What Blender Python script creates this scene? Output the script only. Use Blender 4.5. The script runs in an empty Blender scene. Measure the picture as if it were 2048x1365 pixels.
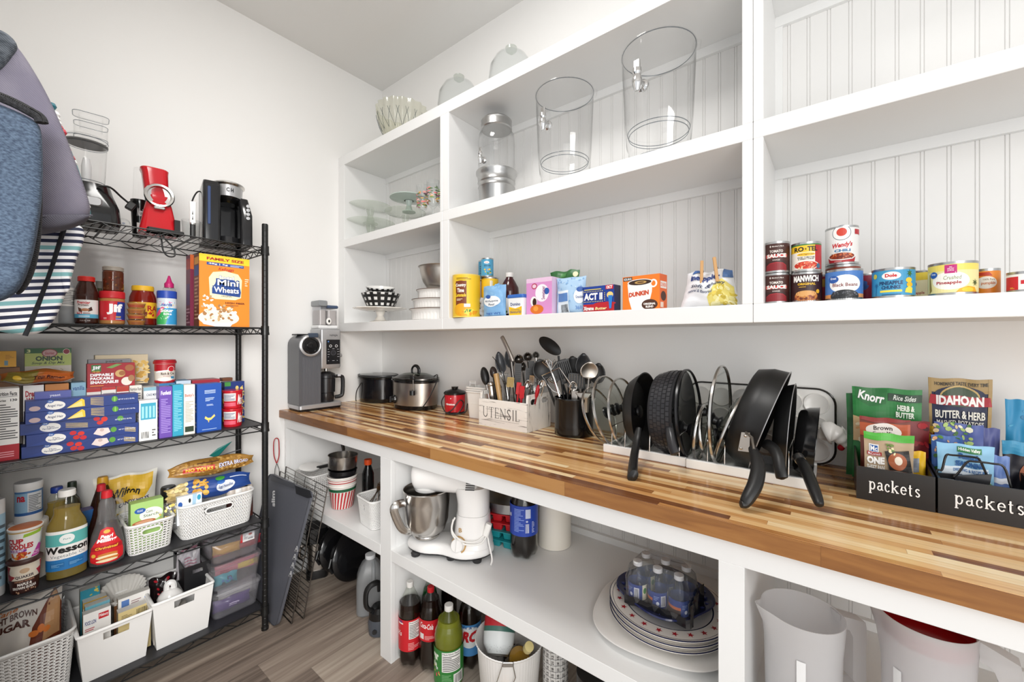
import bpy, math, random
from math import sin, cos, pi, radians as R, atan2, sqrt, hypot, floor
from mathutils import Matrix, Vector
SC = bpy.context.scene
COL = SC.collection

# ---------------------------------------------------------------- camera
CAMZ, F, CXP, CYP = 1.30, 813.0, 1024.0, 679.0
YAW = R(38.30)
cd = bpy.data.cameras.new('camera'); cam = bpy.data.objects.new('camera', cd); COL.objects.link(cam)
cam.location = (0, 0, CAMZ); cam.rotation_euler = (R(90), 0, YAW)
cd.sensor_width = 36; cd.lens = F / 2048 * 36; cd.clip_start = .02
cd.shift_y = -(682.5 - CYP) / 2048
SC.camera = cam
# ---------------------------------------------------------------- light
SC.view_settings.view_transform = 'Standard'; SC.view_settings.look = 'None'
SC.view_settings.gamma = 1; SC.view_settings.use_curve_mapping = False
SC.view_settings.exposure = 0.0
w = bpy.data.worlds.new('world'); SC.world = w; w.use_nodes = True
w.node_tree.nodes['Background'].inputs[0].default_value = (.96, .98, 1.0, 1)
w.node_tree.nodes['Background'].inputs[1].default_value = .98
def area(name, loc, target, sx, sy, power, col=(1, .98, .95)):
    l = bpy.data.lights.new(name, 'AREA'); l.shape = 'RECTANGLE'; l.size = sx; l.size_y = sy
    l.energy = power; l.color = col
    o = bpy.data.objects.new(name, l); COL.objects.link(o); o.location = loc
    o.rotation_euler = (Vector(target) - Vector(loc)).to_track_quat('-Z', 'Y').to_euler()
    return o
area('doorway_light', (1.2, -1.05, 1.4), (-1.5, .8, 1.15), 1.7, 2.3, 37)
o_ = area('rack_fill_light', (.35, -.45, 1.65), (-2.25, .42, .75), .8, .8, 7.5); o_.data.spread = R(66)  # added fill lamp near the camera, brightens the rack and the wall behind it
area('doorway_top_light', (1.45, -.75, 2.2), (-1.4, .9, 1.3), 1.3, .6, 7)
area('ceiling_light', (-1.0, .45, 2.93), (-1.0, .45, 0), .45, .45, 17)
SC.cycles.max_bounces = 10; SC.cycles.diffuse_bounces = 4; SC.cycles.glossy_bounces = 4
SC.cycles.transmission_bounces = 8; SC.cycles.transparent_max_bounces = 24
SC.cycles.caustics_reflective = False; SC.cycles.caustics_refractive = False
SC.cycles.use_denoising = True

# ---------------------------------------------------------------- picture -> place helpers
FX, FY, RX, RY = -sin(YAW), cos(YAW), cos(YAW), sin(YAW)
def ray(px, py=CYP):
    a = (px - CXP) / F
    return FX + a * RX, FY + a * RY, -(py - CYP) / F
def on_x(px, py, X): d = ray(px, py); t = X / d[0]; return X, t * d[1], CAMZ + t * d[2]
def on_y(px, py, Y): d = ray(px, py); t = Y / d[1]; return t * d[0], Y, CAMZ + t * d[2]
def on_z(px, py, Z): d = ray(px, py); t = (Z - CAMZ) / d[2]; return t * d[0], t * d[1], Z
def depth(x, y): return FX * x + FY * y
def zat(py, x, y): return CAMZ - (py - CYP) / F * depth(x, y)
def cyl(px0, px1, X=None, Y=None):
    """centre and radius of an upright cylinder whose sides show at px0 and px1 and whose axis stands on plane X or Y"""
    a, b = ray(px0), ray(px1)
    la, lb = hypot(a[0], a[1]), hypot(b[0], b[1])
    mx, my = a[0] / la + b[0] / lb, a[1] / la + b[1] / lb
    t = X / mx if X is not None else Y / my
    x, y = mx * t, my * t
    h = math.acos(min(1, (a[0] * b[0] + a[1] * b[1]) / la / lb)) / 2
    return x, y, hypot(x, y) * sin(h)
def face_cam(x, y): return atan2(-y, -x) + pi / 2     # rotation that turns local -Y to the camera

# ---------------------------------------------------------------- materials
_m = {}
def lin(h):
    c = [int(h[i:i + 2], 16) / 255 for i in (1, 3, 5)]
    return tuple(((v + .055) / 1.055) ** 2.4 if v > .04045 else v / 12.92 for v in c) + (1,)
def newmat(name):
    m = bpy.data.materials.new(name); m.use_nodes = True
    return m, m.node_tree.nodes, m.node_tree.links, m.node_tree.nodes['Principled BSDF']
def simple(name, col, rough=.5, metal=0, **k):
    m, n, l, b = newmat(name)
    b.inputs['Base Color'].default_value = lin(col) if isinstance(col, str) else col
    b.inputs['Roughness'].default_value = rough; b.inputs['Metallic'].default_value = metal
    for a, v in k.items(): b.inputs[a.replace('_', ' ')].default_value = v
    _m[name] = m; return m
def thin(name, tint, rough=.02, fac=.0, body='#ffffff', ior=1.45):
    """thin clear plastic or glass: see-through, Fresnel sheen, optional milky body"""
    m, n, l, b = newmat(name); out = n['Material Output']; n.remove(b)
    t = n.new('ShaderNodeBsdfTransparent'); t.inputs[0].default_value = lin(tint)
    g = n.new('ShaderNodeBsdfGlossy'); g.inputs['Roughness'].default_value = rough
    fr = n.new('ShaderNodeFresnel'); ge = n.new('ShaderNodeNewGeometry'); mr = n.new('ShaderNodeMapRange')
    mr.inputs['To Min'].default_value = ior; mr.inputs['To Max'].default_value = 1 / ior      # same sheen seen from either side
    l.new(ge.outputs['Backfacing'], mr.inputs['Value']); l.new(mr.outputs[0], fr.inputs[0])
    mx = n.new('ShaderNodeMixShader'); l.new(fr.outputs[0], mx.inputs[0])
    src = t.outputs[0]
    if fac:
        d = n.new('ShaderNodeBsdfDiffuse'); d.inputs[0].default_value = lin(body)
        tr = n.new('ShaderNodeBsdfTranslucent'); tr.inputs[0].default_value = lin(body)
        m1 = n.new('ShaderNodeMixShader'); m1.inputs[0].default_value = .5
        l.new(d.outputs[0], m1.inputs[1]); l.new(tr.outputs[0], m1.inputs[2])
        m2 = n.new('ShaderNodeMixShader'); m2.inputs[0].default_value = fac
        l.new(t.outputs[0], m2.inputs[1]); l.new(m1.outputs[0], m2.inputs[2]); src = m2.outputs[0]
    l.new(src, mx.inputs[1]); l.new(g.outputs[0], mx.inputs[2]); l.new(mx.outputs[0], out.inputs[0])
    _m[name] = m; return m
def mat(k):
    if k in _m: return _m[k]
    if k[0] == '#':
        s = k[7:]
        return simple(k, k[:7], {'': .42, 'g': .14, 'm': .85, 's': .28}[s], 0)
    raise KeyError(k)
def bump(m, scale, strength, dist=.002, stretch=(1, 1, 1), detail=3, kind='noise'):
    n, l = m.node_tree.nodes, m.node_tree.links
    tc = n.new('ShaderNodeTexCoord'); mp = n.new('ShaderNodeMapping'); mp.inputs['Scale'].default_value = stretch
    nz = n.new('ShaderNodeTexNoise' if kind == 'noise' else 'ShaderNodeTexVoronoi'); nz.inputs['Scale'].default_value = scale
    if kind == 'noise': nz.inputs['Detail'].default_value = detail
    bp = n.new('ShaderNodeBump'); bp.inputs['Strength'].default_value = strength; bp.inputs['Distance'].default_value = dist
    l.new(tc.outputs['Object'], mp.inputs[0]); l.new(mp.outputs[0], nz.inputs['Vector']); l.new(nz.outputs[0], bp.inputs['Height'])
    l.new(bp.outputs[0], n['Principled BSDF'].inputs['Normal']); return m
def planks(name, along, W, L, stops, grain, rough, gs=(3, 60), bumpy=.1, seam=.0012):
    """staves of random tone laid along world axis `along` (0=x, 1=y)"""
    m, n, l, b = newmat(name); N = n.new
    tc = N('ShaderNodeTexCoord'); sp = N('ShaderNodeSeparateXYZ'); l.new(tc.outputs['Object'], sp.inputs[0])
    A, B = sp.outputs[along], sp.outputs[1 - along]
    if along == 0:                       # rows also step down the front edge
        ad = N('ShaderNodeMath'); ad.operation = 'ADD'; l.new(B, ad.inputs[0]); l.new(sp.outputs[2], ad.inputs[1]); B = ad.outputs[0] if False else B
    def mth(op, a, c=None):
        x = N('ShaderNodeMath'); x.operation = op
        for i, q in enumerate((a, c)):
            if q is None: continue
            if isinstance(q, (int, float)): x.inputs[i].default_value = q
            else: l.new(q, x.inputs[i])
        return x.outputs[0]
    rowf = mth('DIVIDE', B, W); row = mth('FLOOR', rowf)
    wn = N('ShaderNodeTexWhiteNoise'); wn.noise_dimensions = '1D'; l.new(row, wn.inputs['W'])
    xf = mth('ADD', mth('DIVIDE', A, L), mth('MULTIPLY', wn.outputs[0], 13.7)); cell = mth('FLOOR', xf)
    cb = N('ShaderNodeCombineXYZ'); l.new(row, cb.inputs[0]); l.new(cell, cb.inputs[1])
    w2 = N('ShaderNodeTexWhiteNoise'); w2.noise_dimensions = '2D'; l.new(cb.outputs[0], w2.inputs['Vector'])
    mp = N('ShaderNodeMapping'); sc = [gs[1], gs[1], gs[1]]; sc[along] = gs[0]; mp.inputs['Scale'].default_value = sc
    off = N('ShaderNodeVectorMath'); off.operation = 'SCALE'; l.new(w2.outputs['Color'], off.inputs[0]); off.inputs['Scale'].default_value = 3
    ad = N('ShaderNodeVectorMath'); ad.operation = 'ADD'; l.new(tc.outputs['Object'], ad.inputs[0]); l.new(off.outputs[0], ad.inputs[1])
    l.new(ad.outputs[0], mp.inputs[0])
    nz = N('ShaderNodeTexNoise'); nz.inputs['Scale'].default_value = 1; nz.inputs['Detail'].default_value = 5; nz.inputs['Distortion'].default_value = .8; l.new(mp.outputs[0], nz.inputs['Vector'])
    g = mth('MULTIPLY', mth('SUBTRACT', nz.outputs[0], .5), grain)
    f = mth('ADD', w2.outputs[0], g)
    cr = N('ShaderNodeValToRGB'); l.new(f, cr.inputs[0]); e = cr.color_ramp.elements
    for i, (p, c) in enumerate(stops):
        q = e[i] if i < 2 else e.new(p)
        q.position = p; q.color = lin(c)
    fr1 = mth('FRACT', rowf); edge = mth('LESS_THAN', mth('MINIMUM', fr1, mth('SUBTRACT', 1, fr1)), seam / W)
    fr2 = mth('FRACT', xf); e2 = mth('LESS_THAN', mth('MINIMUM', fr2, mth('SUBTRACT', 1, fr2)), seam / L)
    ed = mth('MULTIPLY', mth('MAXIMUM', edge, e2), .45)
    mx = N('ShaderNodeMixRGB'); l.new(ed, mx.inputs[0]); l.new(cr.outputs[0], mx.inputs[1]); mx.inputs[2].default_value = lin(stops[0][1])
    l.new(mx.outputs[0], b.inputs['Base Color']); b.inputs['Roughness'].default_value = rough
    bp = N('ShaderNodeBump'); bp.inputs['Strength'].default_value = bumpy; bp.inputs['Distance'].default_value = .001
    l.new(nz.outputs[0], bp.inputs['Height']); l.new(bp.outputs[0], b.inputs['Normal'])
    _m[name] = m; return m
bump(simple('wall_paint', '#efeeec', .7), 60, .12)
bump(simple('ceiling_paint', '#e6e5e3', .85), 60, .15)
bump(simple('white_paint', '#eaeae9', .38), 25, .06, stretch=(1, 1, 1))
simple('bead_paint', '#e7e6e4', .45)
planks('floor_wood', 1, .18, 1.22, [(0, '#63574e'), (.35, '#8f8074'), (.65, '#a89a8c'), (1, '#c4b8aa')], 1.1, .45, (2.0, 46), .35)
planks('butcher_block', 0, .0215, .46, [(0, '#6e4226'), (.2, '#9a6638'), (.42, '#c68f55'), (.68, '#e2b880'), (1, '#f4dcb0')], .55, .2, (5, 110), .04, .0004)
planks('butcher_edge', 0, .9, .55, [(0, '#66401f'), (.4, '#80522a'), (.7, '#976636'), (1, '#ab7c48')], .9, .3, (7, 60), .08, .0006)
simple('black_metal', '#141414', .35); simple('black_liner', '#26262a', .5)
simple('steel', '#c9c6c2', .22, 1); simple('chrome', '#dedede', .06, 1); simple('brushed', '#b5aea6', .34, 1)
simple('dark_chrome', '#55524f', .25, 1); simple('tin', '#b9b9b8', .3, 1); simple('wire', '#8a8784', .25, 1)
simple('silver', '#b8b8ba', .32, .6)
thin('clear', '#fefefe', .03, ior=1.32); thin('clear_pet', '#fafbf8', .06, ior=1.4); thin('lid_glass', '#eef1ee', .02); thin('clear_soft', '#fbfbfb', .1, ior=1.12); thin('edge_glass', '#c6cace', .03); thin('frost_white', '#f8f8fa', .35, .62, '#f6f5f5'); thin('poly_film', '#f4f4f4', .2, .3, '#e8e8ea')
thin('smoke_glass', '#c4ccc4', .02); thin('film', '#f2f2f4', .12, .06, ior=1.6); thin('crystal', '#fafaf4', .1, .16, '#f4f3ea', 1.5)
thin('frost', '#e6e8ea', .35, .5, '#dfe2e4'); thin('frost_tub', '#f6f6f8', .25, .13, '#f6f6f8'); thin('cup_clear', '#fbfcfc', .05, .03, ior=1.4)
thin('oil', '#e9d48a', .05, .12, '#d8b84a', 1.4); thin('green_glass', '#f8faf7', .05, .10, '#eaeee6', 1.5)
thin('oil_in', '#f4e4ac', .05, .4, '#e8d07a', 1.3)

# ---------------------------------------------------------------- mesh builder
def smooth_path(P, k):
    P = [Vector(p) for p in P]; Q = [P[0] * 2 - P[1]] + P + [P[-1] * 2 - P[-2]]; out = []
    for i in range(1, len(Q) - 2):
        a, b, c, d = Q[i - 1:i + 3]
        for j in range(k):
            t = j / k; out.append(.5 * ((2 * b) + (c - a) * t + (2 * a - 5 * b + 4 * c - d) * t * t + (3 * b - a - 3 * c + d) * t ** 3))
    return out + [P[-1]]
class M:
    def __init__(s): s.v = []; s.f = []; s.k = []; s.mats = []; s.T = Matrix.Identity(4)
    def at(s, loc=(0, 0, 0), rz=0, rx=0, ry=0, sc=None):
        s.T = Matrix.Translation(loc) @ Matrix.Rotation(rz, 4, 'Z') @ Matrix.Rotation(ry, 4, 'Y') @ Matrix.Rotation(rx, 4, 'X')
        if sc: s.T = s.T @ Matrix.Diagonal((*sc, 1))
        return s
    def add(s, pts):
        b = len(s.v); s.v += [tuple(s.T @ Vector(p)) for p in pts]; return b
    def face(s, idx, m):
        if m not in s.mats: s.mats.append(m)
        s.f.append(tuple(idx)); s.k.append(s.mats.index(m)); return s
    def poly(s, pts, m): b = s.add(pts); return s.face(range(b, b + len(pts)), m)
    def box(s, x0, x1, y0, y1, z0, z1, m, c=0):
        """box, with c a chamfer of the vertical edges and the rims"""
        if c <= 0:
            b = s.add([(x, y, z) for z in (z0, z1) for y in (y0, y1) for x in (x0, x1)])
            for q in ((0, 2, 3, 1), (4, 5, 7, 6), (0, 1, 5, 4), (1, 3, 7, 5), (3, 2, 6, 7), (2, 0, 4, 6)): s.face([b + i for i in q], m)
            return s
        def ring(i, z): return [(x0 + i + c, y0 + i, z), (x1 - i - c, y0 + i, z), (x1 - i, y0 + i + c, z), (x1 - i, y1 - i - c, z),
                                (x1 - i - c, y1 - i, z), (x0 + i + c, y1 - i, z), (x0 + i, y1 - i - c, z), (x0 + i, y0 + i + c, z)]
        return s.loft([ring(c * .6, z0), ring(0, z0 + c), ring(0, z1 - c), ring(c * .6, z1)], m)
    def loft(s, rings, m, cap0=True, cap1=True, closed=True, loop=False):
        n = len(rings[0]); b = [s.add(r) for r in rings]
        R_ = list(range(len(rings) - 1))
        prs = [(b[i], b[i + 1]) for i in R_] + ([(b[-1], b[0])] if loop else [])
        for p, q in prs:
            for j in range(n if closed else n - 1):
                k = (j + 1) % n; s.face((p + j, p + k, q + k, q + j), m)
        if not loop:
            if cap0: s.face([b[0] + j for j in range(n)][::-1], m)
            if cap1: s.face([b[-1] + j for j in range(n)], m)
        return s
    def lathe(s, prof, m, n=40, sx=1, sy=1, cap=True, flute=0, fn=0):
        """profile [(r, z)] or [(r, z, mat)] turned round z; a material on a point colours the band above it"""
        def ring(r, z): return [((r * (1 + flute * cos(fn * 2 * pi * j / n))) * sin(2 * pi * j / n) * sx, -(r * (1 + flute * cos(fn * 2 * pi * j / n))) * cos(2 * pi * j / n) * sy, z) for j in range(n)]
        b = []; cm = m; ms = []
        for p in prof:
            if len(p) > 2: cm = p[2]
            ms.append(cm); b.append(s.add([(0, 0, p[1])]) if p[0] <= 1e-6 else s.add(ring(p[0], p[1])))
        for i in range(len(prof) - 1):
            p, q, z0, z1 = b[i], b[i + 1], prof[i][0] <= 1e-6, prof[i + 1][0] <= 1e-6
            for j in range(n):
                k = (j + 1) % n
                if z0 and z1: continue
                if z0: s.face((p, q + k, q + j), ms[i])
                elif z1: s.face((p + j, p + k, q), ms[i])
                else: s.face((p + j, p + k, q + k, q + j), ms[i])
        if cap and prof[0][0] > 1e-6: s.face([b[0] + j for j in range(n)][::-1], ms[0])
        if cap and prof[-1][0] > 1e-6: s.face([b[-1] + j for j in range(n)], ms[-1])
        return s
    def tube(s, path, r, m, n=8, closed=False, r1=None, flat=1):
        P = [Vector(p) for p in path]
        if not closed and n >= 8 and 4 <= len(P) <= 12: P = smooth_path(P, 4)
        N = len(P); rings = []; up = None
        for i, p in enumerate(P):
            d = (P[(i + 1) % N] - P[i - 1]) if closed or 0 < i < N - 1 else (P[1] - P[0] if i == 0 else P[-1] - P[-2])
            if d.length < 1e-9: d = Vector((0, 0, 1))
            d.normalize()
            if up is None: up = d.orthogonal().normalized()
            up = up - d * up.dot(d)
            if up.length < 1e-6: up = d.orthogonal()
            up.normalize(); sd = d.cross(up)
            rr = r if r1 is None else r + (r1 - r) * i / max(1, N - 1)
            if callable(r): rr = r(i / max(1, N - 1))
            rings.append([p + up * rr * cos(2 * pi * j / n) + sd * rr * flat * sin(2 * pi * j / n) for j in range(n)])
        return s.loft(rings, m, loop=closed)
    def ball(s, c, r, m, n=16, sx=1, sy=1, sz=1):
        T = s.T; s.T = T @ Matrix.Translation(c)
        s.lathe([(r * sin(pi * i / (n // 2)), -r * cos(pi * i / (n // 2)) * sz) for i in range(n // 2 + 1)], m, n, sx, sy); s.T = T; return s
    def prism(s, pts, z0, z1, m, axis='z'):
        f = {'z': lambda p, z: (p[0], p[1], z), 'y': lambda p, z: (p[0], z, p[1]), 'x': lambda p, z: (z, p[0], p[1])}[axis]
        return s.loft([[f(p, z0) for p in pts], [f(p, z1) for p in pts]], m)
    def build(s, name, parent=None, angle=28, loc=None, rz=0, subsurf=0, solid=0, smooth=True):
        me = bpy.data.meshes.new(name); me.from_pydata(s.v, [], s.f)
        for k in s.mats: me.materials.append(mat(k))
        me.polygons.foreach_set('material_index', s.k)
        if smooth:
            me.polygons.foreach_set('use_smooth', [True] * len(me.polygons))
            me.set_sharp_from_angle(angle=R(angle))
        me.update()
        o = bpy.data.objects.new(name, me); COL.objects.link(o)
        if parent: o.parent = parent
        if loc is not None: o.location = loc
        if rz: o.rotation_euler.z = rz
        if solid: md = o.modifiers.new('s', 'SOLIDIFY'); md.thickness = solid; md.offset = 0
        if subsurf: md = o.modifiers.new('u', 'SUBSURF'); md.levels = md.render_levels = subsurf
        return o
def tag(o, label, cat, group=None):
    o['label'] = label; o['category'] = cat
    if group: o['group'] = group
    return o
def thing(name, label, cat, loc=(0, 0, 0), rz=0, group=None, rx=0, ry=0):
    o = bpy.data.objects.new(name, None); COL.objects.link(o); o.empty_display_size = .02
    o.location = loc; o.rotation_euler = (rx, ry, rz); return tag(o, label, cat, group)
def copy_thing(o, loc, rz, label=None):
    r = o.copy(); COL.objects.link(r); r.location = loc; r.rotation_euler.z = rz
    if label: r['label'] = label
    for ch in o.children:
        c = ch.copy(); COL.objects.link(c); c.parent = r
        for g in ch.children: d = g.copy(); COL.objects.link(d); d.parent = c
    return r
def rrect(w, h, r, n=4, cx=0, cy=0):
    out = []
    for qx, qy, a0 in ((1, -1, -90), (1, 1, 0), (-1, 1, 90), (-1, -1, 180)):
        for i in range(n + 1):
            a = R(a0 + 90 * i / n); out.append((cx + qx * (w / 2 - r) + r * cos(a), cy + qy * (h / 2 - r) + r * sin(a)))
    return out
def arc(cx, cy, r, a0, a1, n=12): return [(cx + r * cos(R(a0 + (a1 - a0) * i / n)), cy + r * sin(R(a0 + (a1 - a0) * i / n))) for i in range(n + 1)]

# ---------------------------------------------------------------- printing on surfaces
_gl = {}
def glyphs(text, bold, ital):
    k = (text, bold, ital)
    if k in _gl: return _gl[k]
    cu = bpy.data.curves.new('t', 'FONT'); cu.body = text; cu.size = 1; cu.resolution_u = 2; cu.offset = bold; cu.shear = ital; cu.space_line = .85; cu.align_x = 'CENTER'
    o = bpy.data.objects.new('t', cu); COL.objects.link(o)
    me = o.to_mesh(); me.calc_loop_triangles()
    tr = [[(me.vertices[i].co.x, me.vertices[i].co.y) for i in t.vertices] for t in me.loop_triangles]
    o.to_mesh_clear(); bpy.data.objects.remove(o); bpy.data.curves.remove(cu)
    xs = [p[0] for t in tr for p in t] or [0, 1]; ys = [p[1] for t in tr for p in t] or [0, 1]
    _gl[k] = (tr, min(xs), max(xs), min(ys), max(ys)); return _gl[k]
def clip(poly, a, c, keep_greater):
    out = []
    for i in range(len(poly)):
        p, q = poly[i], poly[(i + 1) % len(poly)]
        ip, iq = (p[0] >= c) == keep_greater or p[0] == c, (q[0] >= c) == keep_greater or q[0] == c
        if ip: out.append(p)
        if ip != iq and p[0] != q[0]:
            t = (c - p[0]) / (q[0] - p[0]); out.append((c, p[1] + t * (q[1] - p[1])))
    return out
def star(cx, cy, rx, ry, n=5, k=.4, a0=90): return [(cx + (rx if i % 2 == 0 else rx * k) * cos(R(a0 + 180 * i / n)), cy + (ry if i % 2 == 0 else ry * k) * sin(R(a0 + 180 * i / n))) for i in range(2 * n)]
def prints(m, prims, fn, strips=0, k0=1, lift=5e-5, vs=0):
    """flat ink: prims in 0..1 label coordinates, fn(u, v, lift) -> point; each prim lies a hair above the one before"""
    k = k0
    def cut(poly, n):
        a = floor(min(p[0] for p in poly) * n + 1e-6); b = floor(max(p[0] for p in poly) * n - 1e-6); out = []
        for i in range(a, b + 1):
            q = poly
            if i > a: q = clip(q, 0, i / n, True)
            if i < b and len(q) > 2: q = clip(q, 0, (i + 1) / n, False)
            if len(q) > 2: out.append(q)
        return out
    def put(poly, col):
        L = cut(poly, strips) if strips else [poly]
        if vs: L = [[(y, x) for x, y in q] for p in L for q in cut([(y, x) for x, y in p], vs)]
        for q in L: m.poly([fn(u, v, k * lift) for u, v in q], col)
    for p in prims:
        t = p[0]; k += 1
        if t == 'r': _, a, b, c, d, col = p; put([(a, b), (c, b), (c, d), (a, d)], col)
        elif t == 'e': _, a, b, ru, rv, col = p; put([(a + ru * cos(2 * pi * i / 24), b + rv * sin(2 * pi * i / 24)) for i in range(24)], col)
        elif t == 'p': put(p[1], p[2])
        elif t == 's':
            q = star(*p[1]); c = (p[1][0], p[1][1])
            for i in range(len(q)): put([c, q[i], q[(i + 1) % len(q)]], p[2])
        elif t == 't':
            _, a, b, c, d, s, col = p[:7]; o = p[7] if len(p) > 7 else {}
            tr, x0, x1, y0, y1 = glyphs(s, o.get('b', .015), o.get('i', 0)); rot = o.get('r', 0)
            for q in tr:
                pp = []
                for x, y in q:
                    x, y = (x - x0) / max(1e-6, x1 - x0), (y - y0) / max(1e-6, y1 - y0)
                    if rot == 90: x, y = 1 - y, x
                    if rot == -90: x, y = y, 1 - x
                    sl = o.get('s', 0)
                    pp.append((a + (c - a) * x, b + (d - b) * y + sl * (x - .5)))
                put(pp, col)
        elif t == 'n':       # lines of small print
            _, a, b, c, d, n_, col = p; rn = random.Random(n_ + int(a * 99)); hh = (d - b) / n_
            for i in range(n_):
                e = c - (c - a) * rn.choice((0, 0, .1, .3, .5)); put([(a, b + i * hh), (e, b + i * hh), (e, b + (i + .45) * hh), (a, b + (i + .45) * hh)], col)
        elif t == 'bar':
            _, a, b, c, d, col = p; rn = random.Random(7); n_ = 13; ww = (c - a) / n_
            for i in range(n_): put([(a + i * ww, b), (a + (i + rn.uniform(.3, .8)) * ww, b), (a + (i + rn.uniform(.3, .8)) * ww, d), (a + i * ww, d)], col)
        elif t == 'd':       # scatter of small blobs (food pictures)
            _, a, b, c, d, n_, r, cols, sd = p; rn = random.Random(sd)
            for i in range(n_):
                x, y, rr = rn.uniform(a, c), rn.uniform(b, d), r * rn.uniform(.6, 1.2); an = rn.uniform(0, 3); el = rn.uniform(.35, 1); asp = prints.asp
                put([(x + rr * (cos(an) * cos(2 * pi * j / 7) - el * sin(an) * sin(2 * pi * j / 7)), y + asp * rr * (sin(an) * cos(2 * pi * j / 7) + el * cos(an) * sin(2 * pi * j / 7))) for j in range(7)], rn.choice(cols)); k += .05
    return k
prints.asp = 1
def front(w, d, h): return lambda u, v, k: (-w / 2 + u * w, -d / 2 - k, v * h)
def sideR(w, d, h): return lambda u, v, k: (w / 2 + k, -d / 2 + u * d, v * h)
def sideL(w, d, h): return lambda u, v, k: (-w / 2 - k, d / 2 - u * d, v * h)
def topf(w, d, h): return lambda u, v, k: (-w / 2 + u * w, -d / 2 + v * d, h + k)
def wrap(r, z0, z1, span=180, c=0, r1=None):
    """label round a cylinder of 48 sides; u=.5 faces local -Y; span a multiple of 7.5 degrees"""
    r1 = r if r1 is None else r1
    def f(u, v, k):
        a = R(c + (u - .5) * span); q = r + (r1 - r) * v + k + .0002; return q * sin(a), -q * cos(a), z0 + (z1 - z0) * v
    return f
def carton(name, label, cat, loc, rz, w, d, h, base, fr=(), sr=(), sl=(), tp=(), group=None, sides=None, top=None, rx=0, ry=0, round_=0, glossy=''):
    m = M(); prints.asp = w / h
    if round_: m.box(-w / 2, w / 2, -d / 2, d / 2, 0, h, base, round_)
    else:
        b = m.add([(x, y, z) for z in (0, h) for y in (-d / 2, d / 2) for x in (-w / 2, w / 2)])
        s_ = sides or base; t_ = top or s_
        for q, c in (((0, 2, 3, 1), s_), ((4, 5, 7, 6), t_), ((0, 1, 5, 4), base), ((1, 3, 7, 5), s_), ((3, 2, 6, 7), s_), ((2, 0, 4, 6), s_)): m.face([b + i for i in q], c)
    prints(m, fr, front(w, d, h)); prints(m, sr, sideR(w, d, h)); prints(m, sl, sideL(w, d, h)); prints(m, tp, topf(w, d, h))
    o = m.build(name, None, smooth=False); o.location = loc; o.rotation_euler = (rx, ry, rz)
    return tag(o, label, cat, group)
WHT, NVY, RED, BLK = '#f4f3f0', '#1f3a78', '#c81e2b', '#1a1a1a'

# ================================================================ the room
XA, YB, ZC = -2.36, 1.59, 2.955        # left wall, back wall, ceiling
def struct(o): o['kind'] = 'structure'; return o
struct(M().box(XA - .1, 2.2, -1.6, YB + .1, -.06, 0, 'floor_wood').build('floor', smooth=False))
struct(M().box(XA - .1, 2.2, -1.6, YB + .1, ZC, ZC + .06, 'ceiling_paint').build('ceiling', smooth=False))
struct(M().box(XA - .1, XA, -.17, YB, 0, ZC, 'wall_paint').build('wall_left', smooth=False))
struct(M().box(XA - .1, 2.2, YB, YB + .1, 0, ZC, 'wall_paint').build('wall_back', smooth=False))
struct(M().box(XA, -1.3, -.17, -.055, 0, ZC, 'wall_paint').build('wall_front', smooth=False))

# ---------------------------------------------------------------- built-in upper shelves
YU = 1.285; ZB0, ZB1, ZM0, ZM1, ZT0, ZT1 = 1.346, 1.397, 1.850, 1.897, 2.345, 2.40
def ux(px): return on_y(px, 0, YU)[0]
XS = [XA, ux(688.5), ux(880), ux(897.5), ux(1484), ux(1527), 1.75]
def bead(name, x0, x1, y, z0, z1, parent, sp=.0508, off=-.0609):
    """tongue-and-groove bead board with its grooves, facing -Y"""
    m = M(); xs = [(x0, 0)]
    k = math.ceil((x0 - off + .008) / sp)
    while off + k * sp < x1 - .008:
        g = off + k * sp
        xs += [(g - .005, 0), (g - .0038, .0022), (g - .0026, 0), (g + .0026, 0), (g + .0038, .0022), (g + .005, 0)]; k += 1
    xs.append((x1, 0))
    for (a, da), (b, db) in zip(xs, xs[1:]): m.poly([(a, y + da, z0), (b, y + db, z0), (b, y + db, z1), (a, y + da, z1)], 'bead_paint')
    m.box(x0, x1, y + .0025, y + .006, z0, z1, 'bead_paint')
    return m.build(name, parent, smooth=False)
def unit(label, x0, x1, sl, sr, name='wall_shelf_unit'):
    """one open unit: end panels, three boards, stiles (widths sl, sr), bead board backs with trim"""
    t = thing(name, label, 'shelving', (0, 0, 0)); W = 'white_paint'; g = 'built-in white shelf units on the back wall'
    t['group'] = g
    a, b = x0 + .0005, x1 - .0005
    for n, z0, z1 in (('bottom_shelf', ZB0, ZB1), ('middle_shelf', ZM0, ZM1), ('top_shelf', ZT0, ZT1)):
        M().box(a, b, YU, YB - .0005, z0, z1, W, .0015).build(n, t)
    for z0, z1 in ((ZB1, ZM0), (ZM1, ZT0)):
        M().box(a, x0 + sl, YU, YB - .001, z0, z1, W, .0015).build('side_panel', t)
        M().box(x1 - sr, b, YU, YB - .001, z0, z1, W, .0015).build('side_panel', t)
        bead('bead_board', x0 + sl, x1 - sr, YB - .008, z0, z1, t)
        m = M().box(x0 + sl, x1 - sr, YB - .022, YB - .0082, z1 - .032, z1, W)
        m.box(x0 + sl, x0 + sl + .02, YB - .018, YB - .0082, z0, z1 - .032, W)
        m.build('back_trim', t, smooth=False)
    return t
unit('narrow white open shelf unit in the corner, beside the left wall', XS[0], ux(885), XS[1] - XA, ux(885) - XS[2])
unit('wide white open shelf unit holding the clear drink dispensers', ux(885), ux(1506), XS[3] - ux(885), ux(1506) - XS[4])
unit('white open shelf unit at the right edge, holding the food cans', ux(1506), XS[6], XS[5] - ux(1506), .045)

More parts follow.
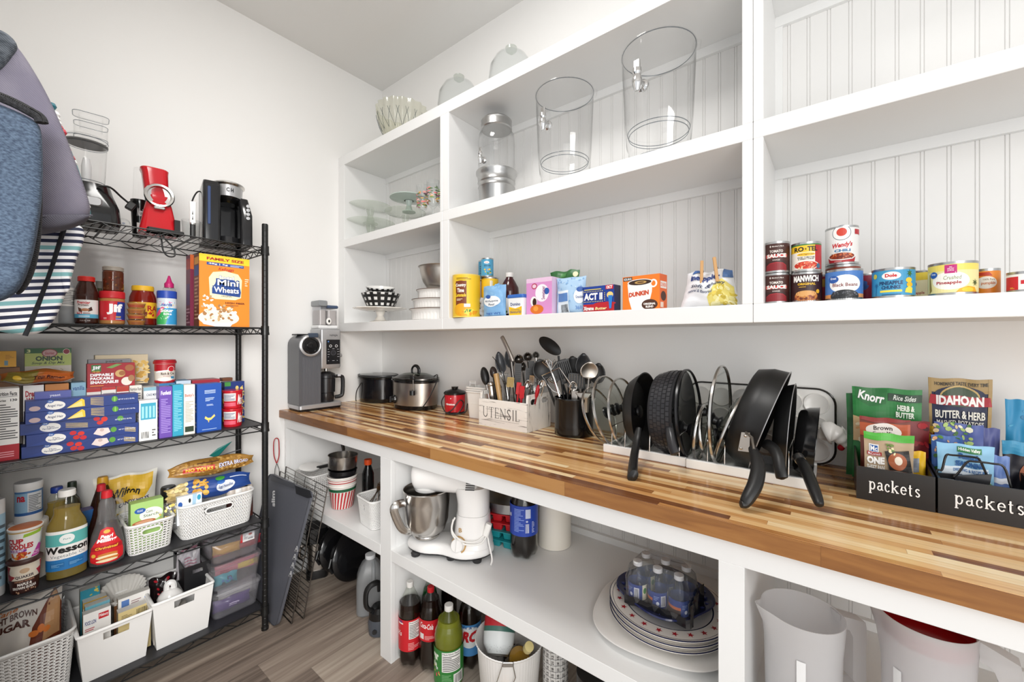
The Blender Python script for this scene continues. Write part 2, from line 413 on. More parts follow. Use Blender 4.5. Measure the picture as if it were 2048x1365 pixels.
# ---------------------------------------------------------------- built-in base cabinet and worktop
YF, YC, ZW = .975, .948, .9154
def bx(px): return on_y(px, 0, YF)[0]
BS = [(XA, bx(572)), (bx(760.5), bx(782)), (bx(1436), bx(1489)), (1.70, 1.75)]
t = thing('base_cabinet', 'long white open base cabinet under the wooden worktop', 'cabinet'); W = 'white_paint'
for i, (a, b) in enumerate(BS):
    M().box(a + .0005, b, YF, YF + .022, 0, .818, W, .001).build('stile', t)
    M().box(a + .002, (b - .002 if i else a + .02), YF + .022, YB - .001, 0, .876, W).build('divider', t, smooth=False)
M().box(XA + .0005, 1.75, YF, YF + .022, .818, .876, W, .001).build('apron', t)
for i in range(3):
    a, b = BS[i][1], BS[i + 1][0]; a2 = a - .002 if i else XA + .02
    M().box(a2, b + .002, YF + .0225, YB - .001, .437, .456, W).build('shelf', t, smooth=False)
    M().box(a + .0003, b - .0003, YF, YF + .022, .412, .457, W, .001).build('shelf_rail', t)
    bead('bead_board', a2, b + .002, YB - .008, .456, .876, t); bead('bead_board', a2, b + .002, YB - .008, .02, .437, t)
    m = M().box(a2, b + .002, YB - .026, YB - .0082, .456, .482, W); m.box(a2, b + .002, YB - .022, YB - .0082, .02, .1, W)
    m.build('back_trim', t, smooth=False)
m = M().box(XA + .0005, 1.75, YC + .003, YB - .0005, .8765, ZW, 'butcher_block', .0015)
m.box(XA + .0005, 1.75, YC, YC + .003, .8767, ZW - .0006, 'butcher_edge')
o = m.build('worktop', smooth=False); tag(o, 'long butcher block worktop of light and dark wood staves', 'worktop')

# ---------------------------------------------------------------- wire rack
XR0, XR1, YR0, YR1 = -2.32, -1.996, -.022, .743
ZS = [1.711, 1.353, .921, .493, .103]
t = thing('wire_rack', 'black five-tier wire shelving rack against the left wall', 'rack', (0, 0, 0))
for x in (XR0, XR1):
    for y in (YR0, YR1):
        p = [(0, 0, .012), (.012, .012 - .012, .012)]
        m = M().at((x, y, 0)); pr = [(.010, 0), (.0145, .001), (.0145, .012), (.0125, .014)]
        z = .03
        while z < 1.80: pr += [(.0125, z), (.0119, z + .001), (.0125, z + .002)]; z += .0254
        pr += [(.0125, 1.812), (.011, 1.816)]
        m.lathe(pr, 'black_metal', 20)
        for zs in ZS: m.lathe([(.0128, zs - .034), (.0175, zs - .034), (.0175, zs - .028), (.0158, zs - .02), (.0158, zs + .006), (.0128, zs + .006)], 'black_metal', 20)
        m.build('post', t)
for i, zs in enumerate(ZS):
    m = M(); a, b, c, d = XR0 + .016, XR1 - .002, YR0 + .015, YR1 - .015
    for x in (XR0 + .004, XR1 + .001):
        for z in (zs - .003, zs - .029): m.tube([(x, c - .004, z), (x, d + .004, z)], .0028, 'black_metal', 6)
        n = 16
        m.tube([(x, c + (d - c) * j / n, zs - (.003 if j % 2 else .029)) for j in range(n + 1)], .0020, 'black_metal', 6)
    for y in (YR0 + .002, YR1 - .002):
        for z in (zs - .003, zs - .029): m.tube([(XR0 + .015, y, z), (XR1 - .014, y, z)], .0028, 'black_metal', 6)
        m.tube([(XR0 + .015 + (XR1 - XR0 - .03) * j / 8, y, zs - (.003 if j % 2 else .029)) for j in range(9)], .0020, 'black_metal', 6)
    n = 30 if i == 0 else 12
    for j in range(n + 1): y = c + (d - c) * j / n; m.tube([(XR0 + .004, y, zs - .0035), (XR1 + .001, y, zs - .0035)], .0014, 'black_metal', 5)
    for y in (c + (d - c) / 3, c + (d - c) * 2 / 3): m.tube([(XR0 + .004, y, zs - .009), (XR1 + .001, y, zs - .009)], .0028, 'black_metal', 6)
    s_ = m.build('shelf', t)
    if i: M().box(XR0 + .012, XR1 - .0005, YR0 + .014, YR1 - .014, zs - .0019, zs, 'black_liner').build('liner', s_, smooth=False)

# ================================================================ soft and woven builders
def pillow(m, w, h, d, base, prims=(), n=20, back=None, crimp=0, seed=1, wr=.0015, lean=0, top=1.0, pinch=.6, ends=0):
    """stuffed bag standing on its lower edge, front to -Y; crimp = flat sealed band at each end (share of h)"""
    rn = random.Random(seed); ph = [rn.uniform(0, 6) for _ in range(6)]
    def B(u, v):
        vv = min(1, max(0, (v - crimp) / (1 - 2 * crimp))) if crimp else v
        return max(0, sin(pi * u)) ** .55 * max(0, sin(pi * vv)) ** pinch if 0 < vv < 1 else 0
    def wri(u, v): return wr * (sin(9 * u + 7 * v + ph[0]) + sin(17 * u - 11 * v + ph[1]) * .6 + sin(31 * v + ph[2] + 5 * u) * .4)
    def f(u, v, k, sgn=-1):
        ww = w * (1 - .04 * sin(pi * v)) * (1 + (top - 1) * v)
        if ends: v = .5 + (v - .5) * max(.12, sin(pi * min(1, max(0, u)))) ** ends
        return ((u - .5) * ww, sgn * (d / 2 * B(u, v) + .0006) + wri(u, v) - k + lean * v * v, v * h + wr * sin(12 * u + ph[3]))
    N = n
    for sgn, mt in ((-1, base), (1, back or base)):
        b = m.add([f(i / N, j / N, -.0006 if sgn < 0 else 0, sgn) for j in range(N + 1) for i in range(N + 1)])
        for j in range(N):
            for i in range(N):
                q = (b + j * (N + 1) + i, b + j * (N + 1) + i + 1, b + (j + 1) * (N + 1) + i + 1, b + (j + 1) * (N + 1) + i)
                m.face(q if sgn < 0 else q[::-1], mt)
    prints(m, prims, f, N, lift=3e-4, vs=N, k0=1)
    return f
def bag(name, label, cat, loc, rz, w, h, d, base, prims=(), group=None, rx=0, ry=0, parent=None, **k):
    m = M(); prints.asp = w / h; pillow(m, w, h, d, base, prims, **k)
    o = m.build(name, parent, angle=60); o.location = loc; o.rotation_euler = (rx, ry, rz)
    return tag(o, label, cat, group) if label else o
def perim(w, d, r, n=5):
    """closed rounded rectangle with its arc length shares, starting mid front (-Y)"""
    P = rrect(w, d, r, n); k = n  # start of right side
    s = [0]
    for a, b in zip(P, P[1:] + P[:1]): s.append(s[-1] + hypot(b[0] - a[0], b[1] - a[1]))
    L = s[-1]
    def at(u):
        x = (u % 1) * L
        for i in range(len(P)):
            if s[i + 1] >= x:
                a, b = P[i], P[(i + 1) % len(P)]; t = (x - s[i]) / max(1e-9, s[i + 1] - s[i]); return a[0] + (b[0] - a[0]) * t, a[1] + (b[1] - a[1]) * t
        return P[0]
    return at, L
def basket(name, label, loc, rz, w, d, h, col, cu=.013, cv=.009, hole=(.55, .38), taper=.88, handle=(.3, .16), stagger=True, group=None, solidpart=.0, dense=False, cat='basket', rim=.005, rx=0):
    """open-work plastic basket; handle = half-width share of the front and height share of the cut-out"""
    t = thing(name, label, cat, loc, rz, group, rx=rx)
    at, L = perim(w, d, min(w, d) * .16); m = M(); nu, nv = int(L / cu), int(h * .9 / cv)
    def f(u, v):
        x, y = at(u); s = taper + (1 - taper) * v; return (x * s, y * s, v * h)
    def inh(u, v):
        x, y = at(u); return abs(x) < w * handle[0] * .5 + .004 and abs(y) > d * .42 and abs(v - .72) < handle[1] * .5 + .01
    for j in range(nv):
        for i in range(nu):
            o = .5 if stagger and j % 2 else 0
            u0, u1, v0, v1 = (i + o) / nu, (i + 1 + o) / nu, .04 + .9 * j / nv, .04 + .9 * (j + 1) / nv
            uc, vc = (u0 + u1) / 2, (v0 + v1) / 2
            if inh(uc, vc): continue
            if dense:
                c = (u0 + u1) / 2; q = [(u0, v0), (u1, v0), (u1, v1), (u0, v1)]; a = (u1 - u0) * hole[0] / 2; b_ = (v1 - v0) * hole[1] / 2
                sl = (v1 - v0) * .25 * (1 if j % 2 else -1)
                hq = [(c - a, vc - b_ - sl), (c + a, vc - b_ + sl), (c + a, vc + b_ + sl), (c - a, vc + b_ - sl)]
            else:
                a, b_ = (u1 - u0) * hole[0] / 2, (v1 - v0) * hole[1] / 2; q = [(u0, v0), (u1, v0), (u1, v1), (u0, v1)]
                hq = [(uc - a, vc - b_), (uc + a, vc - b_), (uc + a, vc + b_), (uc - a, vc + b_)]
            b = m.add([f(*p) for p in q] + [f(*p) for p in hq])
            for k in range(4): m.face((b + k, b + (k + 1) % 4, b + 4 + (k + 1) % 4, b + 4 + k), col)
    for a, b_ in ((0, .04), (.94, 1)):
        r = [[f(i / 48, v) for i in range(48)] for v in (a, b_)]; m.loft(r, col, cap0=False, cap1=False)
    m.build('woven_wall', t, solid=.0022, angle=50)
    m = M().loft([[(p[0], p[1], .001) for p in [f(i / 48, 0) for i in range(48)]], [(p[0], p[1], .003) for p in [f(i / 48, 0) for i in range(48)]]], col); m.build('base', t)
    m = M().tube([f(i / 64, 1) for i in range(64)], rim, col, 8, closed=True); m.build('rim', t)
    if handle[0]:
        for sg in (-1, 1):
            y = sg * (d / 2) * (taper + (1 - taper) * .72)
            m = M().tube([(p[0], y + sg * (p[1]) * (1 - taper) * .5 * d / h, p[1] + .72 * h) for p in rrect(w * handle[0], h * handle[1], h * handle[1] * .49)], .0032, col, 8, closed=True); m.build('handle', t)
    return t
def bin_(name, label, loc, rz, w, d, h, col, taper=.82, cut=(.34, .14, .80), group=None, cat='bin', rim=.006, sides=False, th=.002, fr=()):
    """smooth open bin with a cut-out grip on its front"""
    t = thing(name, label, cat, loc, rz, group); m = M()
    def X(v): return w / 2 * (taper + (1 - taper) * v)
    def Y(v): return d / 2 * (taper + (1 - taper) * v)
    def wall(f, holed):
        if holed:
            a, b0, b1 = cut[0] / 2, cut[2] - cut[1] / 2, cut[2] + cut[1] / 2
            us, vs = [-1, -a * 2, a * 2, 1], [0, b0, b1, 1]
        else: us, vs = [-1, 1], [0, .5, 1]
        for i in range(len(us) - 1):
            for j in range(len(vs) - 1):
                if holed and i == 1 and j == 1: continue
                m.poly([f(us[i], vs[j]), f(us[i + 1], vs[j]), f(us[i + 1], vs[j + 1]), f(us[i], vs[j + 1])], col)
    wall(lambda u, v: (u * X(v), -Y(v), v * h), cut[0] > 0); wall(lambda u, v: (-u * X(v), Y(v), v * h), cut[0] > 0)
    wall(lambda u, v: (X(v), u * Y(v), v * h), sides); wall(lambda u, v: (-X(v), -u * Y(v), v * h), sides)
    m.poly([(-X(0), -Y(0), .001), (X(0), -Y(0), .001), (X(0), Y(0), .001), (-X(0), Y(0), .001)], col)
    m.build('body', t, solid=th, smooth=False)
    if rim: M().tube([(p[0], p[1], h) for p in rrect(2 * X(1), 2 * Y(1), .008, 3)], rim, col, 8, closed=True).build('rim', t)
    if fr:
        m = M(); prints(m, fr, lambda u, v, k: ((u - .5) * 2 * X(v), -Y(v) - th / 2 - .0003 - k, v * h)); m.build('lettering', t, smooth=False)
    return t

# ================================================================ wire rack, items by pixel columns on a plane X
def rk(px0, px1, pyt, zs, Xf):
    y0, y1 = on_x(px0, 0, Xf)[1], on_x(px1, 0, Xf)[1]; z = on_x((px0 + px1) / 2, pyt, Xf)[2]
    return (y0 + y1) / 2, y1 - y0, z - zs
def rbox(name, label, cat, px0, px1, pyt, zs, Xf, d, base, rz=90, z0=None, **k):
    y, w, h = rk(px0, px1, pyt, zs, Xf)
    return carton(name, label, cat, (Xf - d / 2, y, zs), R(rz), w - .0008, d, h, base, **k)
Z1, Z2, Z3, Z4, Z5 = [z_ + .0006 for z_ in ZS]
# ---- tier 1: appliances
x, y, r = cyl(126, 217, X=-2.145)
t = thing('food_processor', 'food processor with black base and large clear bowl, left end of the rack top', 'food processor', (x, y, Z1), face_cam(x, y))
zz = lambda py: zat(py, x, y) - Z1
hb = zz(372)
m = M(); sec = lambda w, d, z, r_=.03: [(p[0], p[1], z) for p in rrect(w, d, r_)]
m.loft([sec(.17, .17, 0), sec(.18, .18, .012), sec(.17, .17, hb * .45), sec(.14, .14, hb * .8, .05), sec(.125, .13, hb, .05)], '#1d1d1eg').build('motor_base', t)
M().loft([[(p[0], -.094 + p[1] * .12, p[1]) for p in rrect(.1, .035, .012, 4, -.01, hb * .52)], [(p[0], -.102 + p[1] * .12, p[1]) for p in rrect(.092, .028, .01, 4, -.01, hb * .52)]], 'silver').build('control_plate', t)
M().lathe([(r * .80, hb), (r * .84, hb + .004), (r * .95, zz(292)), (r * .93, zz(292)), (r * .82, hb + .006), (0, hb + .006)], 'clear', 48, cap=False).build('bowl', t)
zl = zz(286); m = M().lathe([(r * .95, zl - .012), (r, zl - .010), (r, zl + .008), (r * .9, zl + .018), (r * .35, zl + .024), (0, zl + .024)], 'clear_soft', 48, cap=False)
m.build('lid', t); M().lathe([(r * .985, zl - .006), (r * 1.002, zl - .006), (r * 1.002, zl - .003), (r * .985, zl - .003)], '#6b6b6b', 48).build('seal_ring', t)
m = M(); zt = zz(248)
ov = lambda w, d, z: [(p[0] + .012, p[1] + .01, z) for p in rrect(w, d, .018)]
m.loft([ov(.088, .06, zl + .015), ov(.088, .06, zt), ov(.084, .056, zt), ov(.084, .056, zl + .016)], 'clear', cap0=False, cap1=False).build('feed_tube', t)
zt2 = zz(232); m = M()
for q_, z_ in (((.088, .06), zt), ((.094, .074), zt2 + .004), ((.088, .06), zl + .02)): m.tube(ov(*q_, z_), .0012, 'edge_glass', 5, closed=True)
m.build('tube_edge', t); M().loft([ov(.06, .045, zl + .05), ov(.066, .05, zt2), ov(.094, .074, zt2 + .002), ov(.094, .074, zt2 + .005), ov(.062, .046, zt2 + .005), ov(.056, .041, zl + .052)], 'clear', cap0=False, cap1=False).build('food_pusher', t)
m = M()
for rr_, zz_ in ((.955, zz(292)), (.86, hb + .012), (1.0, zl + .008)): m.tube([(r * rr_ * cos(i * pi / 24), r * rr_ * sin(i * pi / 24), zz_) for i in range(48)], .0013, 'edge_glass', 5, closed=True)
m.build('moulded_edge', t)
M().lathe([(.012, hb), (.014, hb + .07), (.009, hb + .1), (0, hb + .1)], '#d8d8d8', 20).build('blade_stem', t)
m = M().tube([(.03, -.075, hb * .93), (.06, -.07, hb * .95), (.09, -.04, hb * .82), (.11, -.03, hb * .72)], .0035, BLK, 8)
m.at((.118, -.03, hb * .66), ry=.5).box(-.012, .012, -.012, .012, -.018, .012, BLK, .003); m.build('cord', t)
# spare clear disc leaning beside it
x, y, r = cyl(233, 261, X=-2.07)
o = M().at((0, 0, r), rx=R(72)).lathe([(r * .9, -.006), (r, -.004), (r, .006), (r * .92, .006), (r * .88, 0), (0, 0)], 'cup_clear', 32, cap=False).build('blender_blade_cover', angle=40)
M().at((0, 0, r), rx=R(72)).lathe([(r * .2, .0005), (r * .23, .002), (r * .2, .002)], '#5f6675', 20).build('hub', o)
o.location = (x, y, Z1); o.rotation_euler.z = face_cam(x, y); tag(o, 'small round clear disc standing beside the food processor', 'lid')
# personal blender
x, y, r = cyl(260, 299, X=-2.20)
t = thing('personal_blender', 'small black blender with a clear cup, half hidden by the red grater', 'blender', (x, y, Z1), face_cam(x, y)); zz = lambda py: zat(py, x, y) - Z1
hb = zz(402)
m = M().lathe([(r * .74, 0), (r * .78, .004), (r * .96, hb * .86), (r, hb * .88), (r, hb), (r * .8, hb)], '#161617g', 48)
prints(m, [('t', .36, .62, .64, .86, 'Nutri', '#e8e8e8', {'i': .3}), ('r', .34, .12, .62, .42, '#e6e3df')], wrap(r * .76, 0, hb * .88, 135, 0, r * .965), 18); m.build('motor_base', t)
M().lathe([(r * .72, hb), (r * .74, hb + .01), (r * .62, zz(338)), (0, zz(338) + .003)], 'clear', 40, cap=False).build('cup', t)
# red rotary grater
yA, wA, hA = rk(286, 350, 340, Z1, -2.07)
t = thing('rotary_grater', 'red rotary cheese grater with a round chrome drum opening', 'grater', (-2.09, yA, Z1), R(84)); h = hA
m = M(); S = lambda w, d, z, cx=0, cy=0: [(p[0] + cx, p[1] + cy, z) for p in rrect(w, d, .02)]
m.loft([S(.118, .10, 0), S(.112, .095, .02), S(.082, .08, h * .42), S(.072, .07, h * .5), S(.074, .074, h * .58)], '#c01822g').build('stand', t)
m = M().loft([S(.070, .07, h * .55, -.004), S(.078, .075, h * .93, -.01), S(.084, .08, h * .985, -.012), S(.078, .074, h, -.012), S(.072, .068, h * .985, -.012), S(.064, .06, h * .6, -.005)], '#c01822g', cap0=False, cap1=False); m.build('hopper', t)
m = M().at((0, -.028, h * .57), rx=R(90)); m.lathe([(.041, -.03), (.043, .012), (.046, .02), (.043, .027), (.036, .025), (.034, .008), (0, .004)], 'steel', 48); m.build('drum_ring', t)
m = M().box(-.016, .016, -.055, -.035, h * .36, h * .40, 'steel', .002); m.build('latch', t)
# black box, clear cups, tube
rbox('attachment_case', 'small black plastic case beside the red grater', 'case', 349, 361, 441, Z1, -2.03, .05, '#19191a')
x, y, r = cyl(362, 402, X=-2.10); M_ = M().lathe([(r * .8, 0), (r * .82, .002), (r, zat(442, x, y) - Z1), (r * .97, zat(442, x, y) - Z1), (r * .78, .003), (0, .003)], 'cup_clear', 36, cap=False)
o = M_.build('plastic_cup', angle=40); o.location = (x, y, Z1); tag(o, 'short clear plastic cup behind the white tube', 'cup')
x, y, r = cyl(379, 392, X=-2.045)
m = M(); hh = zat(404, x, y) - Z1
m.lathe([(r * .9, 0, BLK), (r * .9, hh * .38, 'steel'), (r * .95, hh * .42, '#f2f2f0'), (r, hh * .7), (r * 1.1, hh * .97), (r * 1.1, hh), (0, hh)], '#f2f2f0', 24, sy=.55)
prints(m, [('p', [(.35, .5), (.6, .5), (.5, .62)], BLK), ('p', [(.35, .64), (.6, .64), (.5, .76)], BLK)], lambda u, v, k: ((u - .5) * 1.6 * r, -r * .62 - k - .001, v * hh))
o = m.build('sealant_tube'); o.location = (x, y, Z1); o.rotation_euler.z = face_cam(x, y); tag(o, 'narrow white tube with black arrows beside the pod coffee maker', 'tube')
# coffee maker
y0, wA, hA = rk(405, 508, 350, Z1, -2.03); x0 = -2.12
t = thing('coffee_maker', 'slim black and silver single-cup coffee maker at the right end of the rack top', 'coffee maker', (x0, y0, Z1), R(80))
zz = lambda py: zat(py, x0 + .06, y0) - Z1; H = hA; w = wA * .92
m = M(); P = lambda cx, ww, d0, d1, z, r_=.012: [(p[0], p[1], z) for p in rrect(ww, d1 - d0, r_, 4, cx, (d0 + d1) / 2)]
m.loft([P(-.045, .062, -.10, .10, 0), P(-.045, .062, -.10, .10, H * .80), P(-.045, .056, -.085, .095, H * .87)], '#1b1b1dg').build('water_tank', t)
M().loft([[(p[0], -.101, p[1]) for p in rrect(.011, .16, .005, 4, -.055, H * .50)], [(p[0], -.1035, p[1]) for p in rrect(.008, .156, .004, 4, -.055, H * .50)]], '#3a4a70g').build('level_window', t)
m = M().loft([P(.078, .046, -.10, .10, 0), P(.078, .044, -.10, .10, H * .45), P(.070, .038, -.06, .10, H * .72)], '#1b1b1dg'); m.build('side_column', t)
m = M(); m.loft([P(.02, .08, .02, .10, 0), P(.02, .08, .02, .10, H * .74)], '#101012g').build('back_wall', t)
m = M().at((.018, 0, 0)).lathe([(.048, 0), (.052, .004), (.050, .035), (.044, .037), (0, .037)], '#202022g', 40, sy=1.25); m.build('drip_tray', t)
m = M().at((.018, -.02, 0)); m.lathe([(.032, H * .62), (.044, H * .66), (.052, H * .70)], '#131314g', 40, sy=1.3); m.build('brew_spout', t)
m = M().at((.018, -.02, 0)); m.lathe([(.053, H * .70), (.055, H * .86)], 'silver', 48, sy=1.3)
prints(m, [('t', .42, .35, .58, .72, 'C H', BLK, {'b': .03})], lambda u, v, k: (.0725 * sin((u - .5) * 3.0) * .76, -.0715 * cos((u - .5) * 3.0) - k - .0006, H * (.70 + v * .16)), 24); m.build('head', t)
m = M().at((.018, -.02, 0)); m.lathe([(.056, H * .86), (.063, H * .885), (.063, H * .90), (.05, H * .925), (0, H * .93)], 'steel', 48, sy=1.25).build('lid', t)
m = M()
for i, zq in enumerate((.58, .52, .46, .40)): m.at((.082, -.1015, H * zq), rx=R(90)).lathe([(.007, 0), (.007, .002), (.0055, .0022), (.0055, .001)], 'silver', 20)
m.build('buttons', t)
M().tube([(-.062, .05, H * .82), (-.085, .03, H * .78), (-.103, 0, H * .62), (-.105, 0, H * .5), (-.1, .02, .02)], .003, BLK, 8).build('cord', t)
# cords drooping through the wires
m = M().tube([(-2.03, .385, Z1 - .001), (-2.02, .39, Z1 - .03), (-2.02, .395, Z1 - .07), (-2.02, .41, Z1 - .09), (-2.02, .43, Z1 - .085), (-2.02, .425, Z1 - .055), (-2.03, .40, Z1 - .02), (-2.04, .395, Z1 + .002)], .0028, BLK, 8)
m.at((-2.05, .40, Z1 + .006)).box(-.03, .03, -.05, .06, -.006, .008, BLK, .003)
o = m.build('power_cord'); tag(o, 'black power cord drooping through the top rack wires', 'cord')

def put(o, loc, rz, label, cat, group=None, rx=0, ry=0):
    o.location = loc; o.rotation_euler = (rx, ry, rz); return tag(o, label, cat, group)
def jar(name, label, cat, px0, px1, pyt, zs, X=None, Y=None, prof=None, prims=(), body='#888888', lz=(.1, .9), lr=1.0, span=150, group=None, strips=None, parts=(), turn=0, z0=None, fl=0, fn=0, sy=1):
    """turned pot, jar or can; prof = [(r share, z share, mat)], placed by its two side columns and the row of its top"""
    x, y, r = cyl(px0, px1, X, Y); h = zat(pyt, x, y) - zs; rz = face_cam(x, y) + R(turn)
    prof = prof or [(.96, 0), (1, .015), (1, .985), (.96, 1)]
    m = M(); m.lathe([(p[0] * r, p[1] * h, *p[2:]) for p in prof], body, 48, sy=sy, flute=fl, fn=fn)
    pr = wrap(r * lr, lz[0] * h, lz[1] * h, span); prints.asp = (r * R(span)) / (h * (lz[1] - lz[0]))
    if sy != 1: g_ = pr; pr = lambda u, v, k: (lambda q: (q[0], q[1] * sy - .0004, q[2]))(g_(u, v, k))
    prints(m, prims, pr, int(span / 7.5))
    if not parts:
        o = m.build(name); put(o, (x, y, zs), rz, label, cat, group)
    else:
        o = thing(name, label, cat, (x, y, zs), rz, group); m.build(parts[0], o)
        for nm, pf, bm in parts[1:]: M().lathe([(p[0] * r, p[1] * h, *p[2:]) for p in pf], bm, 48, sy=sy).build(nm, o)
    return o, (x, y, r, h)
LAB = lambda c: ('r', 0, 0, 1, 1, c)
def rib(z0, z1, r=1.0, n=3): return [(r + (.012 if i % 2 else 0), z0 + (z1 - z0) * i / n) for i in range(n + 1)]
# ================================================================ rack tier 2
jar('nut_jar', 'pale ribbed plastic bottle with a printed label, behind the striped bag', 'bottle', 116, 150, 548, Z2, X=-2.07, body='frost',
    prof=[(.9, 0), (.98, .02), (.96, .2), (1, .24), (.95, .28), (1, .32), (.97, .75), (.6, .86), (.5, .9), (.5, .97), (.45, 1)], prims=[LAB('#d9d6d2'), ('n', .1, .1, .9, .9, 9, '#6a6a6a')], lz=(.35, .72), turn=10, span=150)
jar('protein_bottle', 'dark brown protein shake bottle with a white and blue sleeve and red cap', 'bottle', 148, 197, 553, Z2, X=-2.05, body='#3a1c14g',
    prof=[(.9, 0), (.98, .02), (1, .05), (1, .62), (.93, .72), (.80, .80), (.68, .86), (.66, .885)],
    prims=[('r', 0, .22, 1, .74, '#efecea'), ('r', 0, .14, 1, .27, '#55aed0'), ('e', .45, .9, .26, .035, '#3a1c14'), ('t', .18, .60, .62, .70, 'Premier', '#c8202a', {'b': .03, 'i': .1}), ('t', .22, .53, .56, .61, 'Protein', '#5b2a1a', {'b': .02}),
           ('p', [(.22, .5), (.38, .42), (.36, .33), (.25, .36)], '#5a2e1e'), ('p', [(.66, .52), (.5, .42), (.56, .35), (.7, .4)], '#4a2216'), ('e', .46, .41, .13, .05, '#b97d58'), ('r', .18, .27, .36, .335, RED), ('t', .2, .275, .34, .33, '30g', '#ffffff'), ('n', .4, .28, .62, .33, 3, '#9a2a2a'), ('n', .25, .17, .6, .24, 2, '#e8f4fa'), ('t', .3, .04, .62, .08, '11.5 FL OZ', '#d8c8c0')],
    lz=(.03, .66), parts=('bottle_body', ('cap', [(.70, .885), (.74, .89), (.74, .975), (.68, .99), (0, .99)], '#cf2a22')))
o, q = jar('peanut_butter_jar', 'peanut butter jar with red lid and red and blue label', 'jar', 197.5, 250, 584, Z2, X=-2.05, body='#b07a45g', lz=(.12, .70),
    prof=[(.92, 0), (1, .03), (1, .76), (.93, .80)], turn=6,
    prims=[LAB(RED), ('p', [(.56, .03), (1, .03), (1, .97), (.62, .97)], '#23368c'), ('t', .30, .30, .80, .86, 'Jif', '#ffffff', {'b': .05}), ('t', .56, .14, .74, .22, 'CREAMY', '#f0c23c', {'b': .03}), ('n', .2, .06, .3, .16, 3, '#f0d0d0'), ('n', .56, .05, .76, .10, 2, '#e8e8f4')],
    parts=('jar_body', ('lid', [(.98, .785), (1.02, .80), (1.02, .97), (.97, 1), (0, 1)], '#c61f28')))
zj = Z2 + q[3]
jar('relish_jar', 'small glass jar of dark pepper relish standing on the peanut butter jar', 'jar', 204, 248, 535, zj + .0005, X=-2.05, body='#5a2a16g',
    prof=[(.9, 0), (1, .04), (1, .78), (.9, .84)], prims=[('d', .0, .1, 1, .8, 26, .06, ['#7a2a12', '#3a1a10', '#8a5a1e', '#6a3a18'], 3)], lz=(.02, .75),
    parts=('glass_body', ('lid', [(.93, .83), (.99, .84), (.99, .96), (1.01, .97), (.95, 1), (0, 1)], '#9c9388')))
jar('olive_jar', 'dark green jar with metal lid, mostly hidden behind the peanut butter', 'jar', 190, 206, 563, Z2, X=-2.22, body='#3b3f26g', prof=[(1, 0), (1, .8), (.85, .84, '#77736c'), (.85, 1)])
jar('pasta_sauce_jar', 'pasta sauce jar with yellow lid and yellow label', 'jar', 256.5, 314, 573, Z2, X=-2.12, body='#7a1c10g',
    prof=[(.9, 0), (1, .03), (1, .55), (.95, .72), (.80, .84), (.74, .88)], prims=[LAB('#f0bf2e'), ('t', .62, .45, .95, .8, 'RA', '#b02020', {'b': .03}), ('n', .1, .7, .4, .9, 3, '#6a5a2a'), ('d', .4, .05, .9, .4, 16, .05, [RED, '#d84a2a', '#8a2a1a'], 5)], lz=(.18, .58),
    parts=('jar_body', ('lid', [(.76, .87), (.80, .88), (.80, .97), (.76, 1), (0, 1)], '#e8b526')))
for i in range(4):
    x, y, r = cyl(252.5, 292.5, X=-2.04); h = .0205
    m = M().lathe([(r * .78, 0, '#b5783fg'), (r * .93, h * .7, '#c98a55g'), (r * .98, h * .8, 'cup_clear'), (r, h * .86), (r, h), (0, h)], '#b5783f', 40)
    prints(m, [('r', 0, .2, 1, .75, '#a8482e')] if i % 2 else [('r', .2, .2, .8, .7, '#9a5a30')], wrap(r * .8, 0, h * .7, 120, 0, r * .93), 16)
    put(m.build('dip_cup'), (x, y, Z2 + i * (h + .0004)), face_cam(x, y), ['lowest', 'second lowest', 'second from the top', 'topmost'][i] + ' brown dip cup in the stack of four, by the sauce jar', 'cup', 'stacked brown dip cups')
jar('sprinkle_jar', 'clear candy sprinkle jar with blue lid and rainbow label', 'jar', 313, 354, 583, Z2, X=-2.05, body='#cfd8e0g', lz=(.03, .70),
    prof=[(.94, 0), (1, .02), (1, .74), (.96, .80)], prims=[('r', 0, 0, 1, .7, '#2c8fc4'), ('p', [(0, 0), (.45, 0), (.6, .5), (.35, .7), (0, .35)], '#3aa85a'), ('p', [(0, .28), (.2, .4), (.42, .72), (.3, .74), (0, .42)], '#e04a7a'), ('d', .1, .7, .9, .98, 30, .03, ['#ffffff', '#e86aa8', '#70b8e8', '#f4d060'], 8), ('t', .3, .78, .7, .92, 'nerds', '#2a55a8', {'b': .03}), ('t', .25, .52, .75, .68, 'Sour', '#f2f2f2', {'b': .04}), ('t', .38, .4, .68, .5, 'bits', '#ffffff'), ('d', .2, .2, .6, .35, 12, .02, ['#ffffff'], 2)],
    parts=('jar_body', ('lid', [(.98, .785), (1, .79), (1, .985), (.96, 1), (0, 1)], '#2347a8')))
x, y, r = cyl(322, 354, X=-2.17); zh = zat(552, x, y) - Z2
t = thing('squeeze_bottle', 'clear squeeze bottle with a pink pointed tip, behind the sprinkle jar', 'bottle', (x, y, Z2), 0)
M().lathe([(r, 0), (r, zh * .62), (r * .8, zh * .74), (r * .5, zh * .8), (0, zh * .8)], 'cup_clear', 32).build('bottle_body', t)
M().lathe([(r * .62, zh * .76), (r * .62, zh * .84), (r * .38, zh * .88), (.003, zh), (0, zh)], '#d8287a', 24).build('pointed_cap', t)
